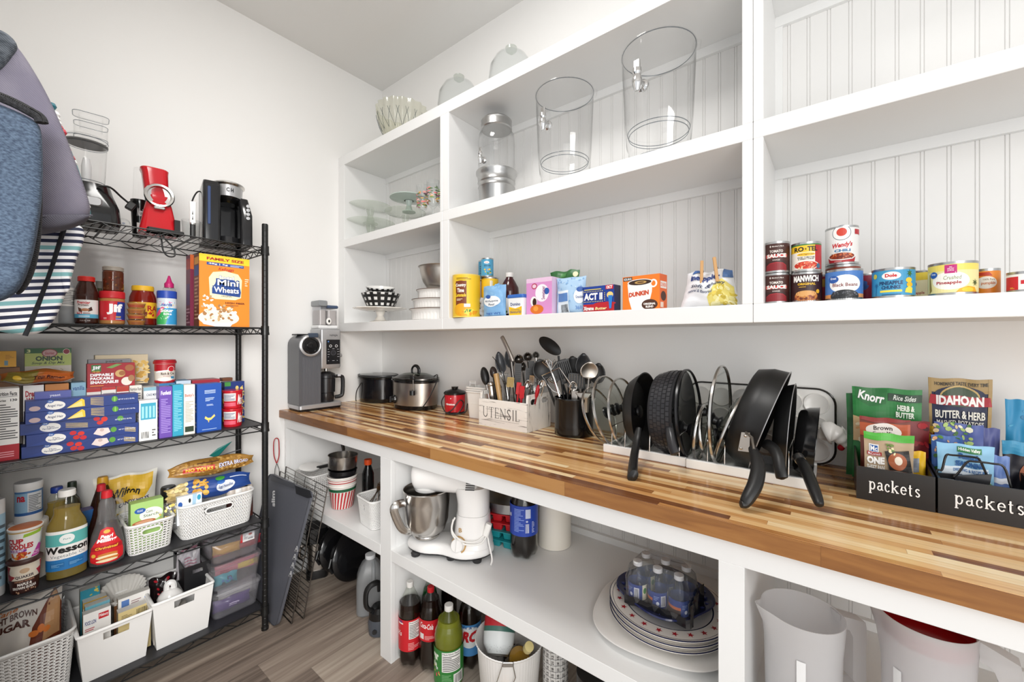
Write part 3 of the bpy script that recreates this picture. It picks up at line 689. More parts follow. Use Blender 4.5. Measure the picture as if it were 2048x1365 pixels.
CER = [('r', 0, .90, 1, 1, '#f6d02c'), ('t', .14, .925, .88, .965, 'FAMILY SIZE', '#a82020', {'b': .05}), ('r', .14, .855, .88, .895, '#2a4a94'), ('t', .17, .862, .55, .888, '48g | 5g', '#f4f4f4'), ('n', .6, .862, .86, .89, 2, '#c8d4ee'),
    ('t', .36, .78, .68, .835, 'Kelloggs', '#b01c2c', {'i': .35, 'b': .02}), ('p', [(.2, .42), (.3, .385), (.7, .385), (.82, .42), (.84, .68), (.76, .76), (.5, .79), (.26, .76), (.18, .68)], '#f7ecc0'),
    ('p', [(.33, .665), (.68, .675), (.80, .56), (.82, .50), (.80, .43), (.24, .46), (.24, .54), (.3, .6)], '#23468c'),
    ('t', .38, .665, .68, .725, 'Frosted', '#23468c', {'b': .07}), ('t', .385, .67, .675, .72, 'Frosted', '#ffffff', {'b': .03}), ('t', .315, .568, .795, .678, 'Mini', '#23468c', {'b': .1}), ('t', .245, .468, .805, .572, 'Wheats', '#23468c', {'b': .1}), ('t', .345, .582, .765, .665, 'Mini', '#ffffff', {'b': .02}), ('t', .275, .480, .775, .560, 'Wheats', '#ffffff', {'b': .02}), ('t', .42, .42, .64, .442, 'ORIGINAL', '#3a4a6a'),
    ('t', .50, .325, .90, .352, 'HIGH FIBER', '#5a2a1a', {'b': .03}), ('n', .5, .3, .88, .318, 1, '#8a4a2a'), ('e', .38, .12, .40, .115, '#efe6d6'), ('d', .05, .08, .70, .30, 60, .045, ['#f2ece0', '#c9a878', '#a87a4a', '#e4d8c4', '#ffffff'], 4), ('p', [(.0, .10), (.08, .03), (.3, .0), (.6, .0), (.76, .14), (.6, .06), (.3, .04), (.1, .08)], '#f2f0ee'),
    ('d', .08, .35, .25, .43, 14, .03, ['#efe9dc', '#b9986a', '#fff'+'fff'], 9), ('n', .9, .6, .98, .72, 4, '#fbe0c0')]
rbox('cereal_box', 'large orange family-size cereal box standing at the right of the second tier', 'cereal box', 398, 499, 513, Z2, -2.02, .072, '#f08a28', fr=CER, sides='#7a3a20', sl=[('n', .15, .1, .85, .8, 14, '#c89a7a'), ('r', .1, .86, .9, .96, '#e8a040'), ('r', .1, .7, .9, .84, '#3a4a8a')], top='#f6d02c', ry=0)
rbox('cereal_box', 'purple and red cereal box tucked behind the orange cereal box', 'cereal box', 380, 470, 515, Z2, -2.145, .06, '#8a2a4a', sides='#7a2848', sl=[('r', .1, .8, .9, .95, '#c03a30'), ('r', .1, .3, .9, .6, '#5a2a6a'), ('n', .1, .05, .9, .28, 5, '#d8a0b0')], fr=[('r', 0, .8, 1, 1, '#e06a2a')])

# ================================================================ rack tier 3
PX = -2.008
GV = lambda a, b, s=1: [('e', a, b, .035 * s, .20 * s, '#2a5aa8'), ('t', a - .02 * s, b - .1 * s, a + .02 * s, b + .1 * s, 'Great', '#dfe8f8')]
def pasta(n):
    k = ['Angel Hair', 'Angel Hair', 'Thin\nSpaghetti', 'Thin\nSpaghetti', 'Thin\nSpaghetti'][n]
    p = [('p', [(.0, 0), (.2, 0), (.6, 1), (.4, 1)], '#263f86'), ('e', .235, .46, .085, .40, '#f2f0ec'), ('t', .17, .28, .30, .56, k, '#2a3a6a')] + GV(.195, .86, .8)
    if n < 2: p += [('p', [(.33, .1), (.49, .15), (.485, .75), (.46, .9)], '#f2cb3a'), ('p', [(.33, .1), (.47, .2), (.46, .7)], '#f7e08a'), ('e', .07, .3, .045, .22, '#b8a0a0'), ('e', .765, .6, .03, .28, '#5a9a3a'), ('e', .765, .6, .008, .26, '#8ac05a')] + [('p', [(.54, .25 + i * .1), (.66, .05 + i * .13), (.66, .08 + i * .13), (.54, .29 + i * .1)], '#e8cf7a') for i in range(7)]
    else: p += [('e', x, y, .03, .2, c) for x, y, c in ((.38, .75, RED), (.45, .62, '#d83020'), (.41, .3, '#c82820'), (.47, .2, RED))][0 if n > 2 else 4:] + ([('p', [(.56, .4), (.6, .9), (.70, .85), (.72, .4), (.64, .1)], '#e4d4d0'), ('e', .64, .7, .02, .15, '#c8b0a8')] if n > 2 else [('e', .63, .8, .03, .2, RED), ('e', .7, .7, .03, .24, '#d83020'), ('e', .66, .4, .03, .2, '#c82820')]) + [('e', .75 if n > 2 else .85, .6, .03, .26, '#5a9a3a')] + [('p', [(.86 if n > 2 else .36, .3 + i * .12), (.97 if n > 2 else .55, .1 + i * .12), (.97 if n > 2 else .55, .15 + i * .12), (.86 if n > 2 else .36, .34 + i * .12)], '#e8cf7a') for i in range(4)]
    return p + [('t', .80, .42, .96, .58, 'NET WT 16 OZ (1 LB) 454g', '#d8dcea', {'b': .02})]
ph = .0355; names = ['bottom', 'second from bottom', 'middle', 'second from top', 'top']
for i in range(5):
    s = 4 - i; y, w, h = rk(44 + (i * 5 % 7) - 1, 277 - (i * 3 % 5), 800, Z3, PX); rn = [0, .004, -.005, .006, .002][i]
    carton('pasta_box', '%s dark blue box of %s pasta in the stack of five' % (names[i], 'angel hair' if i > 2 else 'thin spaghetti'), 'pasta box', (PX - .035 + rn, y + rn, Z3 + i * (ph + .0006)), R(90 + rn * 300), w, .062, ph, '#22397c', fr=pasta(s), tp=[('r', .02, .05, .98, .95, '#2a4288'), ('n', .2, .3, .7, .7, 3, '#8a96c0')], group='stack of blue pasta boxes')
NF = [('t', .08, .90, .92, .955, 'Nutrition Facts', BLK, {'b': .03}), ('r', .06, .885, .94, .89, BLK), ('t', .06, .82, .5, .85, 'Calories', BLK, {'b': .03}), ('t', .66, .82, .92, .855, '130', BLK, {'b': .03}), ('n', .06, .3, .94, .8, 15, '#5a5a5a')]
rbox('food_box', 'white box showing nutrition facts above a red band, left end of tier three', 'box', -16, 39, 778, Z3, -2.02, .08, '#efedea', fr=NF + [('r', 0, 0, 1, .22, '#b01e2c'), ('n', .2, .05, .8, .14, 3, '#e8a0a8')], sides='#c8c4c0')
FR3 = [('food_box', 'small white and teal box with a barcode, right of the pasta boxes', 278, 315, 801, -2.012, .05, '#f1f0ee', [('r', .08, .52, .92, .93, '#3aa0bc')] + [('r', .14 + .2 * i, .56, .26 + .2 * i, .85, '#9ad4e0') for i in range(4)] + [('bar', .1, .06, .55, .22, BLK), ('n', .7, .1, .9, .3, 3, '#555555')]),
    ('food_box', 'purple boxed dessert mix standing next to the turquoise box', 318.5, 344.5, 774, -2.012, .05, '#6a4aa8', [('t', .12, .84, .9, .92, 'Funfetti', '#f0e8ff', {'b': .03}), ('n', .12, .1, .88, .78, 20, '#a890d8')]),
    ('food_box', 'turquoise box between the purple and the cream box', 345, 367, 770, -2.012, .05, '#2f9ebc', [('n', .12, .1, .88, .9, 24, '#8ad0e0')]),
    ('food_box', 'narrow cream box with red lettering beside the royal blue box', 367.5, 390, 770, -2.012, .05, '#ece6da', [('t', .1, .74, .9, .82, "Betty's", '#b83028'), ('n', .12, .25, .88, .68, 14, '#b0a89a'), ('r', .1, .05, .9, .16, '#2a3a2a')]),
    ('pasta_box', 'royal blue pasta box with a single noodle on its front', 394, 443, 768, -2.012, .06, '#1f4fa6', [('n', .3, .8, .75, .88, 3, '#c8d8f0'), ('n', .33, .64, .7, .72, 3, '#c8d8f0'), ('n', .38, .54, .66, .58, 2, '#c8d8f0'), ('p', [(.30, .28), (.42, .235), (.56, .235), (.74, .31), (.70, .35), (.56, .285), (.44, .285), (.33, .325)], '#f0d070'), ('p', [(.44, .25), (.5, .25), (.48, .19), (.45, .19)], '#e0c060'), ('n', .2, .04, .8, .07, 1, '#a0b8e0')])]
for nm, lb, a, b, yt, Xf, d, c, fr in FR3: rbox(nm, lb, 'box' if nm == 'food_box' else 'pasta box', a, b, yt, Z3, Xf, d, c, fr=fr, sl=[('n', .2, .1, .8, .8, 9, '#b8b8b8')])
rbox('pasta_box', 'navy box with golden noodle shapes behind the red cups', 'pasta box', 449, 489, 764, Z3, -2.13, .05, '#22397c', fr=[('e', .62, .85, .08, .05, '#e8cf7a'), ('e', .85, .82, .08, .05, '#e8cf7a'), ('d', .7, .05, 1, .9, 26, .07, ['#e8cf7a', '#d8b85a', '#f0dc98'], 6), ('r', 0, .9, .3, 1, '#4a9a4a')])
for i in range(2):
    x, y, r = cyl(444, 486, X=-2.06); h = .078
    m = M().lathe([(r * .86, 0), (r * .9, .003), (r * .98, h * .9), (r * 1.03, h * .92), (r * 1.03, h), (0, h * .985)], '#bf1f2cg', 48)
    prints(m, [('r', .1, .45, .62, .95, '#d8d6d4'), ('n', .14, .5, .58, .9, 5, '#55567a'), ('r', .1, .12, .62, .36, '#d8556a'), ('t', .7, .2, .95, .85, 'Mac', '#f2f2f2', {'i': .2}), ('r', .0, .3, .08, .6, '#f0c030')], wrap(r * .9, .003, h * .9, 150, 0, r * .98), 20)
    put(m.build('microwave_cup'), (x, y, Z3 + i * (h + .0008)), face_cam(x, y), ['lower', 'upper'][i] + ' red microwave meal cup of the two stacked at the right of tier three', 'cup', 'stacked red microwave cups')
# boxes of the second row: (px0, px1, row of top, colour, side colour, prints)
BK = [(46, 88, 766, '#b82a28', 'red box of whipped topping mix behind the blue pasta boxes', [('t', .1, .7, .8, .92, 'Dream\nWhip', '#b02030', {'b': .04}), ('r', 0, 0, .8, .1, '#e0d0d0')]),
      (90, 138, 768, '#c07a35', 'orange-brown box behind the pasta boxes, under the honey bag', []),
      (142, 172, 765, '#8ab4cc', 'pale blue box behind the pasta boxes, left of the red dippable snack box', [('t', .1, .88, .9, .95, 'vanilla', '#2a4a8a')]),
      (173, 202, 776, '#e6e0da', 'cream box with red edge under the left end of the dippable snack box', [('r', 0, .93, 1, 1, '#b02a2a'), ('n', .1, .7, .9, .9, 4, '#777777')]),
      (203, 232, 772, '#ece8e2', 'white box with red edge under the middle of the dippable snack box', [('r', 0, .95, 1, 1, '#c03030'), ('n', .1, .7, .9, .92, 4, '#777777')]),
      (233, 258, 773, '#eeeae4', 'white box under the right end of the dippable snack box', [('r', 0, .9, 1, 1, '#b83a2a')]),
      (259, 284, 771, '#e8e2d8', 'cream box with a nutrition panel left of the frosting tub', [('t', .05, .9, .95, .96, 'Nutrition Facts', BLK), ('n', .1, .6, .9, .88, 6, '#777777')]),
      (287, 316, 775, '#eef0f0', 'white box above the small teal box', [('r', 0, .93, 1, 1, '#8ab8c8'), ('t', .2, .82, .9, .87, 'CAKE MIX', '#44506a')]),
      (318, 350, 764, '#b8c4d8', 'pale blue and red box behind the purple and turquoise boxes', [('r', 0, .92, 1, 1, '#3a7ab0')]),
      (352, 382, 762, '#4a86b0', 'blue box in the second row behind the cream box', [('r', 0, .9, 1, 1, '#c8d8e8')]),
      (384, 440, 760, '#a02838', 'dark red box lying behind the royal blue pasta box', [])]
zr, zq = 1.146, 1.123
for a, b, yt, c, lb, fr in BK:
    if a < 352 and a != 287: yt = CYP - ((zr if a < 172 else zq) - CAMZ) * F / depth(-2.10, on_x((a + b) / 2, 0, -2.10)[1])
    rbox('food_box', lb, 'box', a, b, yt, Z3, -2.10, .09, '#f0eeea' if a == 46 else c, fr=fr, top=c, group='second row of food boxes')
carton('food_box', 'purple-blue box peeking above the left of the pasta boxes', 'box', (-2.078, on_x(106, 0, -2.078)[1], Z3), R(90), .082, .03, on_x(105, 783, -2.065)[2] - Z3, '#5a62a8', fr=[('t', .4, .9, .7, .95, 'yeast', '#e0e0f0')])
zr, zq = zr + .001, zq + .001
def rbox2(name, label, px0, px1, pyt, zb, Xf, d, base, cat='box', lean=0, **k): return rbox(name, label, cat, px0, px1, pyt, zb, Xf, d, base, **k)
rbox2('soup_mix_box', 'green and cream onion soup and dip mix box standing on the second-row boxes', 49, 143, 697, zr, -2.145, .04, '#cfc8bc', top='#2c5a34', sides='#8a8a7a', fr=[('r', 0, .86, 1, 1, '#2c6438'), ('r', 0, .50, 1, .86, '#b4c46a'), ('e', .52, .86, .17, .12, '#8a2030'), ('e', .52, .86, .15, .10, '#c8a0a0'), ('t', .42, .82, .62, .9, 'Gourmet', '#a02030', {'i': .2}), ('e', .89, .90, .08, .08, '#e8e0d8'), ('e', .89, .90, .07, .07, '#8a2030'), ('t', .04, .88, .12, .97, '3', '#d8e0a0', {'b': .03}), ('t', .22, .64, .8, .78, 'ONION', '#24402a', {'b': .05}), ('t', .14, .53, .86, .62, 'Soup & Dip Mix', '#24402a', {'i': .3}), ('e', .42, .32, .24, .14, '#e8e4dc'), ('e', .42, .30, .18, .10, '#f4f2ee'), ('d', .6, .25, .85, .4, 16, .04, ['#d8cfc0', '#b8a890'], 3)])
bag('ramen_bag', 'crinkled orange and gold snack bag lying on the boxes in front of the onion box', 'bag', (-2.112, on_x(78, 0, -2.11)[1], zr + .001), R(90), .165, .05, .06, '#b86a2c', [('p', [(0, 0), (.4, .1), (.5, .9), (.1, 1)], '#8a7a30'), ('p', [(.45, .1), (1, .0), (1, .8), (.6, .9)], '#c8682a'), ('r', .0, .0, 1, .12, '#a8a098'), ('t', .42, .3, .86, .6, 'Top Ramen', '#4a1a10', {'b': .03, 'i': .2}), ('e', .2, .5, .06, .2, '#e8c040')], seed=4, wr=.003, ends=.35)
rbox2('pasta_box', 'tall box with a blue top and a macaroni picture behind the dippable snack box', 190, 296, 710, zq, -2.17, .035, '#d8c8a8', top='#2f5288', fr=[('d', .72, .05, 1, .8, 50, .05, ['#e0b860', '#c89a40', '#f0d490'], 3), ('n', .75, .05, .98, .1, 1, '#555555')])
rbox2('snack_box', 'dark red box lying just behind the dippable snack box', 176, 262, 719, zq, -2.14, .03, '#8a8a90', top='#9a8a88', fr=[('t', .4, .86, .8, .96, 'peanut', '#333333')])
rbox2('snack_box', 'red snack box reading dippable packable snackable', 174, 270, 727, zq, -2.105, .03, '#a8212c', fr=[('r', .08, .66, .28, .95, '#3a7a3a'), ('t', .09, .72, .27, .9, 'Jif', '#ffffff', {'b': .04}), ('t', .1, .62, .25, .70, 'TO GO', '#f0c040'), ('t', .06, .46, .54, .58, 'DIPPABLE', '#ffffff', {'b': .05}), ('t', .06, .31, .54, .43, 'PACKABLE', '#ffffff', {'b': .05}), ('t', .06, .15, .64, .28, 'SNACKABLE!', '#ffffff', {'b': .05}), ('n', .06, .06, .6, .1, 1, '#f0c040'), ('e', .68, .55, .11, .16, '#d8b070'), ('e', .72, .56, .07, .1, '#a86a3a'), ('p', [(.38, .82), (.6, .97), (.72, .95), (.5, .78)], '#7aa85a'), ('e', .88, .78, .1, .14, '#a8683c'), ('e', .82, .2, .12, .18, '#f0e8dc'), ('e', .92, .32, .07, .14, '#a87a50')])
jar('frosting_tub', 'cream frosting tub with red lid standing on the second-row boxes', 'tub', 306, 353, 720, zq, X=-2.14, body='#e9e2d6', lz=(.04, .82), prof=[(.84, 0, '#b02028'), (.86, .1, '#e9e2d6'), (.93, .84)], lr=.92,
    prims=[('r', 0, .62, 1, 1, '#b8202c'), ('r', 0, 0, 1, .1, '#b8202c'), ('p', [(.12, .5), (.2, .62), (.62, .68), (.62, .62)], '#ffffff'), ('e', .74, .72, .14, .16, '#ffffff'), ('e', .74, .72, .12, .14, '#c8202c'), ('t', .36, .40, .86, .54, 'Rich & Cre', '#5a4030', {'b': .03}), ('t', .44, .3, .74, .36, 'frosting', '#b03040'), ('e', .5, .15, .3, .10, '#f8f4ec'), ('r', .72, .18, .86, .3, '#3a8ab0')],
    parts=('tub_body', ('lid', [(.97, .83), (1.02, .84), (1.02, .93), (.95, .96), (.93, 1), (0, 1)], '#b81f2a')))
rbox2('food_box', 'yellow box with a blue picture standing at the far left edge above tier three', -12, 33, 703, on_x(0, 735, -2.08)[2], -2.08, .06, '#d99f1e', sides='#c88a18', fr=[('r', .45, .1, .62, .4, '#6a90a0'), ('n', .5, .5, .9, .8, 4, '#b07a18')])
rbox2('food_box', 'dark support box below the yellow box at the left edge', -14, 40, 736, Z3, -2.115, .07, '#8a5a28')
m = M().box(-.02, .02, -.02, .02, 0, .015, '#6a4028', .002); put(m.build('seasoning_tin'), (-2.14, on_x(452, 0, -2.14)[1], on_x(440, 764, -2.13)[2] + .001), R(90), 'small brown tin lying on the navy pasta box', 'tin')

# ================================================================ rack tier 4
jar('supplement_tub', 'white tub with a pale blue label cut off by the left edge of tier four', 'tub', -40, 11, 1000, Z4, X=-2.07, body='#d8d8d8', prims=[LAB('#9cc0d4'), ('n', .55, .1, .95, .9, 8, '#50606a')], lz=(.1, .85), span=165)
o, q = jar('powder_tub', 'lower white plastic tub of the two stacked at the left of tier four', 'tub', 14, 98, 1042, Z4, X=-2.14, body='#e4e4e4', prof=[(.95, 0), (.97, .02), (.97, .84), (1, .86), (1, .98), (.96, 1)])
zt = Z4 + q[3] + .0006
jar('powder_tub', 'upper white plastic tub with a blue nutrition label, on top of another tub', 'tub', 26, 87, 963, zt, X=-2.14, body='#e4e4e4', prof=[(.95, 0), (.97, .02), (.97, .83), (1, .85), (1.01, .97), (.96, 1)], lz=(.2, .8), lr=.97, span=150, turn=8,
    prims=[LAB('#4c78a8'), ('r', .0, .12, .42, .92, '#8ab0cc'), ('r', .42, .12, .86, .92, '#cfd4d8'), ('n', .45, .16, .84, .85, 10, '#55585c'), ('t', .12, .58, .36, .82, 'na', '#b02030', {'b': .04}), ('r', 0, 0, 1, .12, '#2a5a98')])
# oatmeal cup with noodle cup on top
def cone(name, label, cat, px0, px1, pyt, zs, X, prof, body, prims, lz, r0, r1, span=180, turn=0, group=None, Y=None, lid=None):
    x, y, r = cyl(px0, px1, X, Y); h = zat(pyt, x, y) - zs; m = M()
    m.lathe([(p[0] * r, p[1] * h, *p[2:]) for p in prof], body, 48); prints.asp = (r * R(span)) / (h * (lz[1] - lz[0]))
    prints(m, prims, wrap(r0 * r, lz[0] * h, lz[1] * h, span, 0, r1 * r), int(span / 7.5))
    o = m.build(name); put(o, (x, y, zs), face_cam(x, y) + R(turn), label, cat, group); return o, (x, y, r, h)
OAT = [('p', [(.02, .3), (.98, .3), (1, 1), (0, 1)], '#e4d9c8'), ('p', [(.02, .25), (.3, .6), (.1, .7), (.2, .95), (0, 1)], '#a02028'), ('p', [(.98, .25), (.75, .7), (.9, .75), (.85, .98), (1, 1)], '#b8242c'), ('r', .0, 0, 1, .46, '#3a1a16'), ('t', .30, .50, .70, .62, 'QUAKER', '#2a2030', {'b': .03}), ('e', .5, .78, .10, .09, '#c8a888'),
       ('t', .28, .385, .72, .435, 'INSTANT OATMEAL', '#d8a080'), ('t', .34, .25, .66, .35, 'MAPLE &', '#f0ece6', {'b': .04}), ('t', .22, .12, .78, .22, 'BROWN SUGAR', '#f0ece6', {'b': .04}), ('d', .15, .0, .85, .08, 8, .03, ['#c8a080'], 3)]
o, q = cone('oatmeal_cup', 'brown and cream instant oatmeal cup under the noodle cup', 'cup', 13, 84, 1114, Z4, -2.045, [(.78, 0), (.80, .02), (.95, .88), (1.08, .9), (1.08, .96), (.95, 1)], '#3c1d18', OAT, (.03, .87), .80, .95)
cone('noodle_cup', 'instant noodle cup with red lettering, standing on the oatmeal cup', 'cup', 15, 86, 1052, Z4 + q[3] + .0006, -2.045, [(.76, 0), (.78, .02), (1.0, .93), (1.06, .94), (1.06, .99), (.98, 1, '#b8683a'), (0, 1)], '#e6e2de',
     [LAB('#ecebea'), ('p', [(.62, 0), (1, 0), (1, .5), (.8, .42)], '#c0309a'), ('d', .12, .0, .6, .26, 30, .05, ['#c84a20', '#e0a040', '#d86a30', '#a83018'], 7), ('t', .08, .56, .46, .76, 'CUP', '#b8202c', {'b': .05}), ('t', .04, .36, .66, .56, 'NOODLES', '#b8202c', {'b': .05}), ('r', .1, .26, .52, .35, '#8a3a98'), ('t', .14, .27, .46, .34, 'SHRIMP', '#f4e8f4'), ('p', [(.45, .78), (.82, .84), (.84, .96), (.47, .9)], '#9ac03a'), ('r', .84, .4, 1, .95, '#d8d8d8'), ('n', .86, .42, 1, .93, 10, '#666666'), ('t', .66, .06, .86, .2, '52%', '#f0d0e8'), ('r', 0, .96, 1, 1, '#c8a050')], (.03, .92), .78, 1.0)
# oil bottles
def oilb(label, px0, px1, pyt, X, liq, cap, lab=None, level=.80):
    x, y, r = cyl(px0, px1, X=X); h = zat(pyt, x, y) - Z4; rz = face_cam(x, y)
    t = thing('oil_bottle', label, 'bottle', (x, y, Z4), rz)
    pf = [(.93, 0), (1, .015), (1, .56), (.94, .62), (.72, .70), (.64, .74), (.66, .80), (.62, .86), (.36, .92), (.34, .935)]
    M().lathe([(a * r, b * h) for a, b in pf], 'clear_pet', 40, cap=False, sy=.72).build('bottle_body', t)
    M().lathe([(0, .008 * h)] + [(a * r * .975, max(b, .01) * h) for a, b in pf if b < level + .01] + [(next(a0 + (a1 - a0) * (level - b0) / (b1 - b0) for (a0, b0), (a1, b1) in zip(pf, pf[1:]) if b0 <= level <= b1) * r * .97, level * h), (0, level * h)], liq, 40, sy=.70).build('oil', t)
    M().lathe([(.42 * r, .925 * h), (.44 * r, .93 * h), (.44 * r, .99 * h), (.40 * r, h), (0, h)], cap, 32).build('cap', t)
    if lab:
        m = M(); prints.asp = 1.2; g_ = wrap(r * 1.004, .11 * h, .56 * h, 165)
        prints(m, lab, lambda u, v, k: (lambda q: (q[0], q[1] * .72 - .0008, q[2]))(g_(u, v, k)), 22); m.build('label', t)
oilb('large vegetable oil bottle with white cap and teal, white and blue label', 91, 175, 979, -2.06, 'oil_in', '#eceae6', [LAB('#f2f1ee'), ('r', 0, .62, 1, .92, '#5cb3ae'), ('r', 0, 0, 1, .28, '#2474b4'), ('e', .5, .78, .13, .12, '#f0f4f2'), ('t', .44, .76, .56, .8, 'Pure', '#5a9a98'), ('t', .06, .43, .94, .61, 'Wesson', BLK, {'b': .045}), ('t', .2, .30, .84, .40, 'Vegetable Oil', '#7a8088', {'b': .0}), ('r', .2, .08, .46, .2, '#1f68a4'), ('r', .52, .08, .8, .2, '#1f68a4'), ('n', .22, .1, .44, .18, 3, '#7ab0d8'), ('n', .54, .1, .78, .18, 3, '#7ab0d8')])
oilb('oil bottle with blue cap behind the large vegetable oil bottle', 84, 142, 974, -2.22, 'oil_in', '#22409a', level=.8)
jar('vinegar_bottle', 'dark bottle with a black-green cap behind the oil bottles', 'bottle', 125, 163, 964, Z4, X=-2.25, body='#2c3326g', prof=[(1, 0), (1, .66), (.8, .76), (.42, .84), (.42, .86), (.52, .86, '#1c2a20'), (.52, .98), (.48, 1)])
rbox('food_box', 'blue box partly hidden between the oil and the syrup', 'box', 158, 188, 1022, Z4, -2.19, .05, '#2a62a8', sides='#4a3a8a')
# syrup
def syrup(label, px0, px1, pyt, X, lab, cap, level=.56):
    x, y, r = cyl(px0, px1, X=X); h = zat(pyt, x, y) - Z4
    t = thing('syrup_bottle', label, 'bottle', (x, y, Z4), face_cam(x, y))
    pf = [(.80, 0), (.94, .02), (1, .10), (.97, .26), (.84, .42), (.62, .56), (.50, .68), (.50, .76), (.44, .84), (.26, .90), (.25, .92)]
    M().lathe([(a * r, b * h) for a, b in pf], 'frost_tub' if lab else '#2a1512g', 40, cap=False, sy=.62).build('bottle_body', t)
    if lab: M().lathe([(a * r * .94, max(b, .008) * h) for a, b in pf if b <= level] + [(0, level * h)], '#2a0d08g', 40, sy=.60).build('syrup', t)
    M().tube([(r * .44, 0, h * .86), (r * .74, 0, h * .82), (r * .90, 0, h * .70), (r * .88, 0, h * .56), (r * .76, 0, h * .46)], r * .12, 'frost_tub' if lab else '#2a1512g', 10, flat=1.2).build('handle', t)
    M().lathe([(.30 * r, .90 * h), (.33 * r, .905 * h), (.31 * r, .985 * h), (.22 * r, h), (0, h)], cap, 28).build('cap', t)
    if lab:
        m = M(); prints.asp = 1
        def f(u, v, k):
            zv = .04 + v * .48
            for (a0, b0), (a1, b1) in zip(pf, pf[1:]):
                if b0 <= zv <= b1: rr = (a0 + (a1 - a0) * (zv - b0) / (b1 - b0)) * r; break
            a = R((u - .5) * 150); return (rr * 1.005 + k) * sin(a), -(rr * 1.005 + k) * cos(a) * .62 - .0008, zv * h
        prints(m, lab, f, 20, vs=8, lift=1e-4); m.build('label', t)
syrup('syrup bottle with red label, red cap and a clear plastic handle', 176, 250, 981, -2.055, [('p', [(.1, .08), (.3, .0), (.7, .0), (.9, .08), (.93, .3), (.84, .55), (.72, .72), (.68, .94), (.5, 1), (.32, .94), (.28, .72), (.16, .55), (.07, .3)], '#cf1f26'), ('r', .1, .38, .9, .50, '#a81820'), ('e', .5, .88, .09, .05, '#e8b040'), ('t', .34, .70, .66, .80, 'Pearl', '#ffffff', {'b': .04, 'i': .2}), ('t', .26, .59, .74, .70, 'Milling', '#ffffff', {'b': .04, 'i': .2}), ('t', .24, .40, .76, .48, 'Original', '#f2c23a', {'b': .03, 'i': .3}), ('e', .52, .24, .22, .05, '#c87a30'), ('e', .5, .18, .24, .045, '#f2e0b8'), ('e', .55, .13, .22, .04, '#c8742c'), ('e', .5, .08, .24, .04, '#f2e0b8'), ('e', .2, .26, .06, .05, '#e8b040')], '#c8232c')
syrup('dark syrup bottle with red cap behind the clear-handled one', 172, 232, 968, -2.15, None, '#c02430')
jar('syrup_bottle', 'dark bottle with a yellow cap at the back, behind the syrups', 'bottle', 180, 230, 954, Z4, X=-2.24, body='#30180f', prof=[(1, 0), (1, .6), (.5, .85), (.38, .88), (.48, .88, '#d8a028'), (.46, .98), (.4, 1)])
# small woven basket and its contents
def rbasket(label, px0, px1, pyt, zs, Xf, d, **k):
    y, w, h = rk(px0, px1, pyt, zs, Xf); return basket('storage_basket', label, (Xf - d / 2, y, zs), R(90), w, d, h, '#e9e8e6', group=None, **k), y, w, h
b1, yb, wb, hb_ = rbasket('small white basket with dash-shaped holes on tier four, beside the syrup', 254, 350, 1046, Z4, -2.025, .19, cu=.0125, cv=.0092, hole=(.66, .5), taper=.86, handle=(.42, .2), stagger=False)
rbox('starch_box', 'light green corn starch box standing in the small white basket', 'box', 261, 327, 1003, Z4 + .006, -2.075, .045, '#a9cf7a', fr=[('e', .62, .70, .36, .15, '#f0f2e8'), ('e', .28, .82, .17, .06, '#2a5aa8'), ('t', .19, .80, .37, .845, 'Great\nValue', '#e8f0f8'), ('t', .46, .74, .66, .80, 'Corn', '#4a6a4a'), ('t', .38, .66, .84, .72, 'Starch', '#4a6a4a', {'b': .01}), ('e', .40, .56, .36, .05, '#b8683c'), ('e', .40, .563, .28, .03, '#d8a080')])
bag('snack_bag', 'clear crinkled bag of pale pasta in the small white basket', 'bag', (-2.10, on_x(325, 0, -2.1)[1] + .02, Z4 + .03), R(84), .13, .125, .05, 'film', [('d', .1, .4, .8, .95, 26, .05, ['#d8c060', '#c8b048', '#e8d880'], 3)], seed=5, wr=.003, rx=.1)
bag('candy_bag', 'resealable candy melts bag with a gold top, behind the green box', 'bag', (-2.245, on_x(253, 0, -2.245)[1], Z4 + .004), R(86), .165, on_x(250, 945, -2.245)[2] - Z4 - .012, .04, '#d8d6cc', [('r', .1, .78, .93, .97, '#d4aa2e'), ('p', [(.1, .78), (.93, .78), (.8, .62), (.5, .56), (.22, .62)], '#d4aa2e'), ('t', .26, .66, .72, .80, 'Wilton', BLK, {'i': .35, 'b': .03}), ('t', .36, .54, .88, .60, 'CANDY MELTS', '#3a3050', {'b': .03, 's': .06}), ('d', .1, .05, .9, .5, 40, .07, ['#c8c4b0', '#e8e2c0', '#b0aca0', '#d8b848', '#e8e6e0'], 5)], seed=6, wr=.004, top=1.16, rx=0)
# large woven basket
b2, yb, wb, hb_ = rbasket('large white basket with small oval holes at the right of tier four', 359, 511, 1000, Z4, -2.02, .20, cu=.0088, cv=.0068, hole=(.46, .44), taper=.90, handle=(.36, .17), stagger=True, dense=True)
yL = on_x(430, 0, -2.1)[1]
bag('egg_noodle_bag', 'blue bag of egg noodles lying across the large white basket', 'bag', (-2.09, yL - .015, Z4 + hb_ - .004), R(87), .30, .085, .07, '#24468c', [('r', 0, 0, .2, 1, '#b09a6a'), ('d', 0, .0, .22, 1, 30, .04, ['#c8b070', '#9a8450', '#e0cc90'], 3), ('e', .66, .42, .12, .26, '#e8ecf4'), ('t', .57, .3, .75, .5, 'Egg Noodles', '#24468c'), ('e', .60, .65, .05, .1, '#2a62b0'), ('d', .26, .2, .46, .9, 16, .04, ['#e0b050', '#c89030'], 5), ('e', .60, .85, .06, .1, '#3a9a3a'), ('n', .72, .75, .95, .85, 1, '#d8e0f0')], seed=8, wr=.003, rx=-.28, ends=.25)
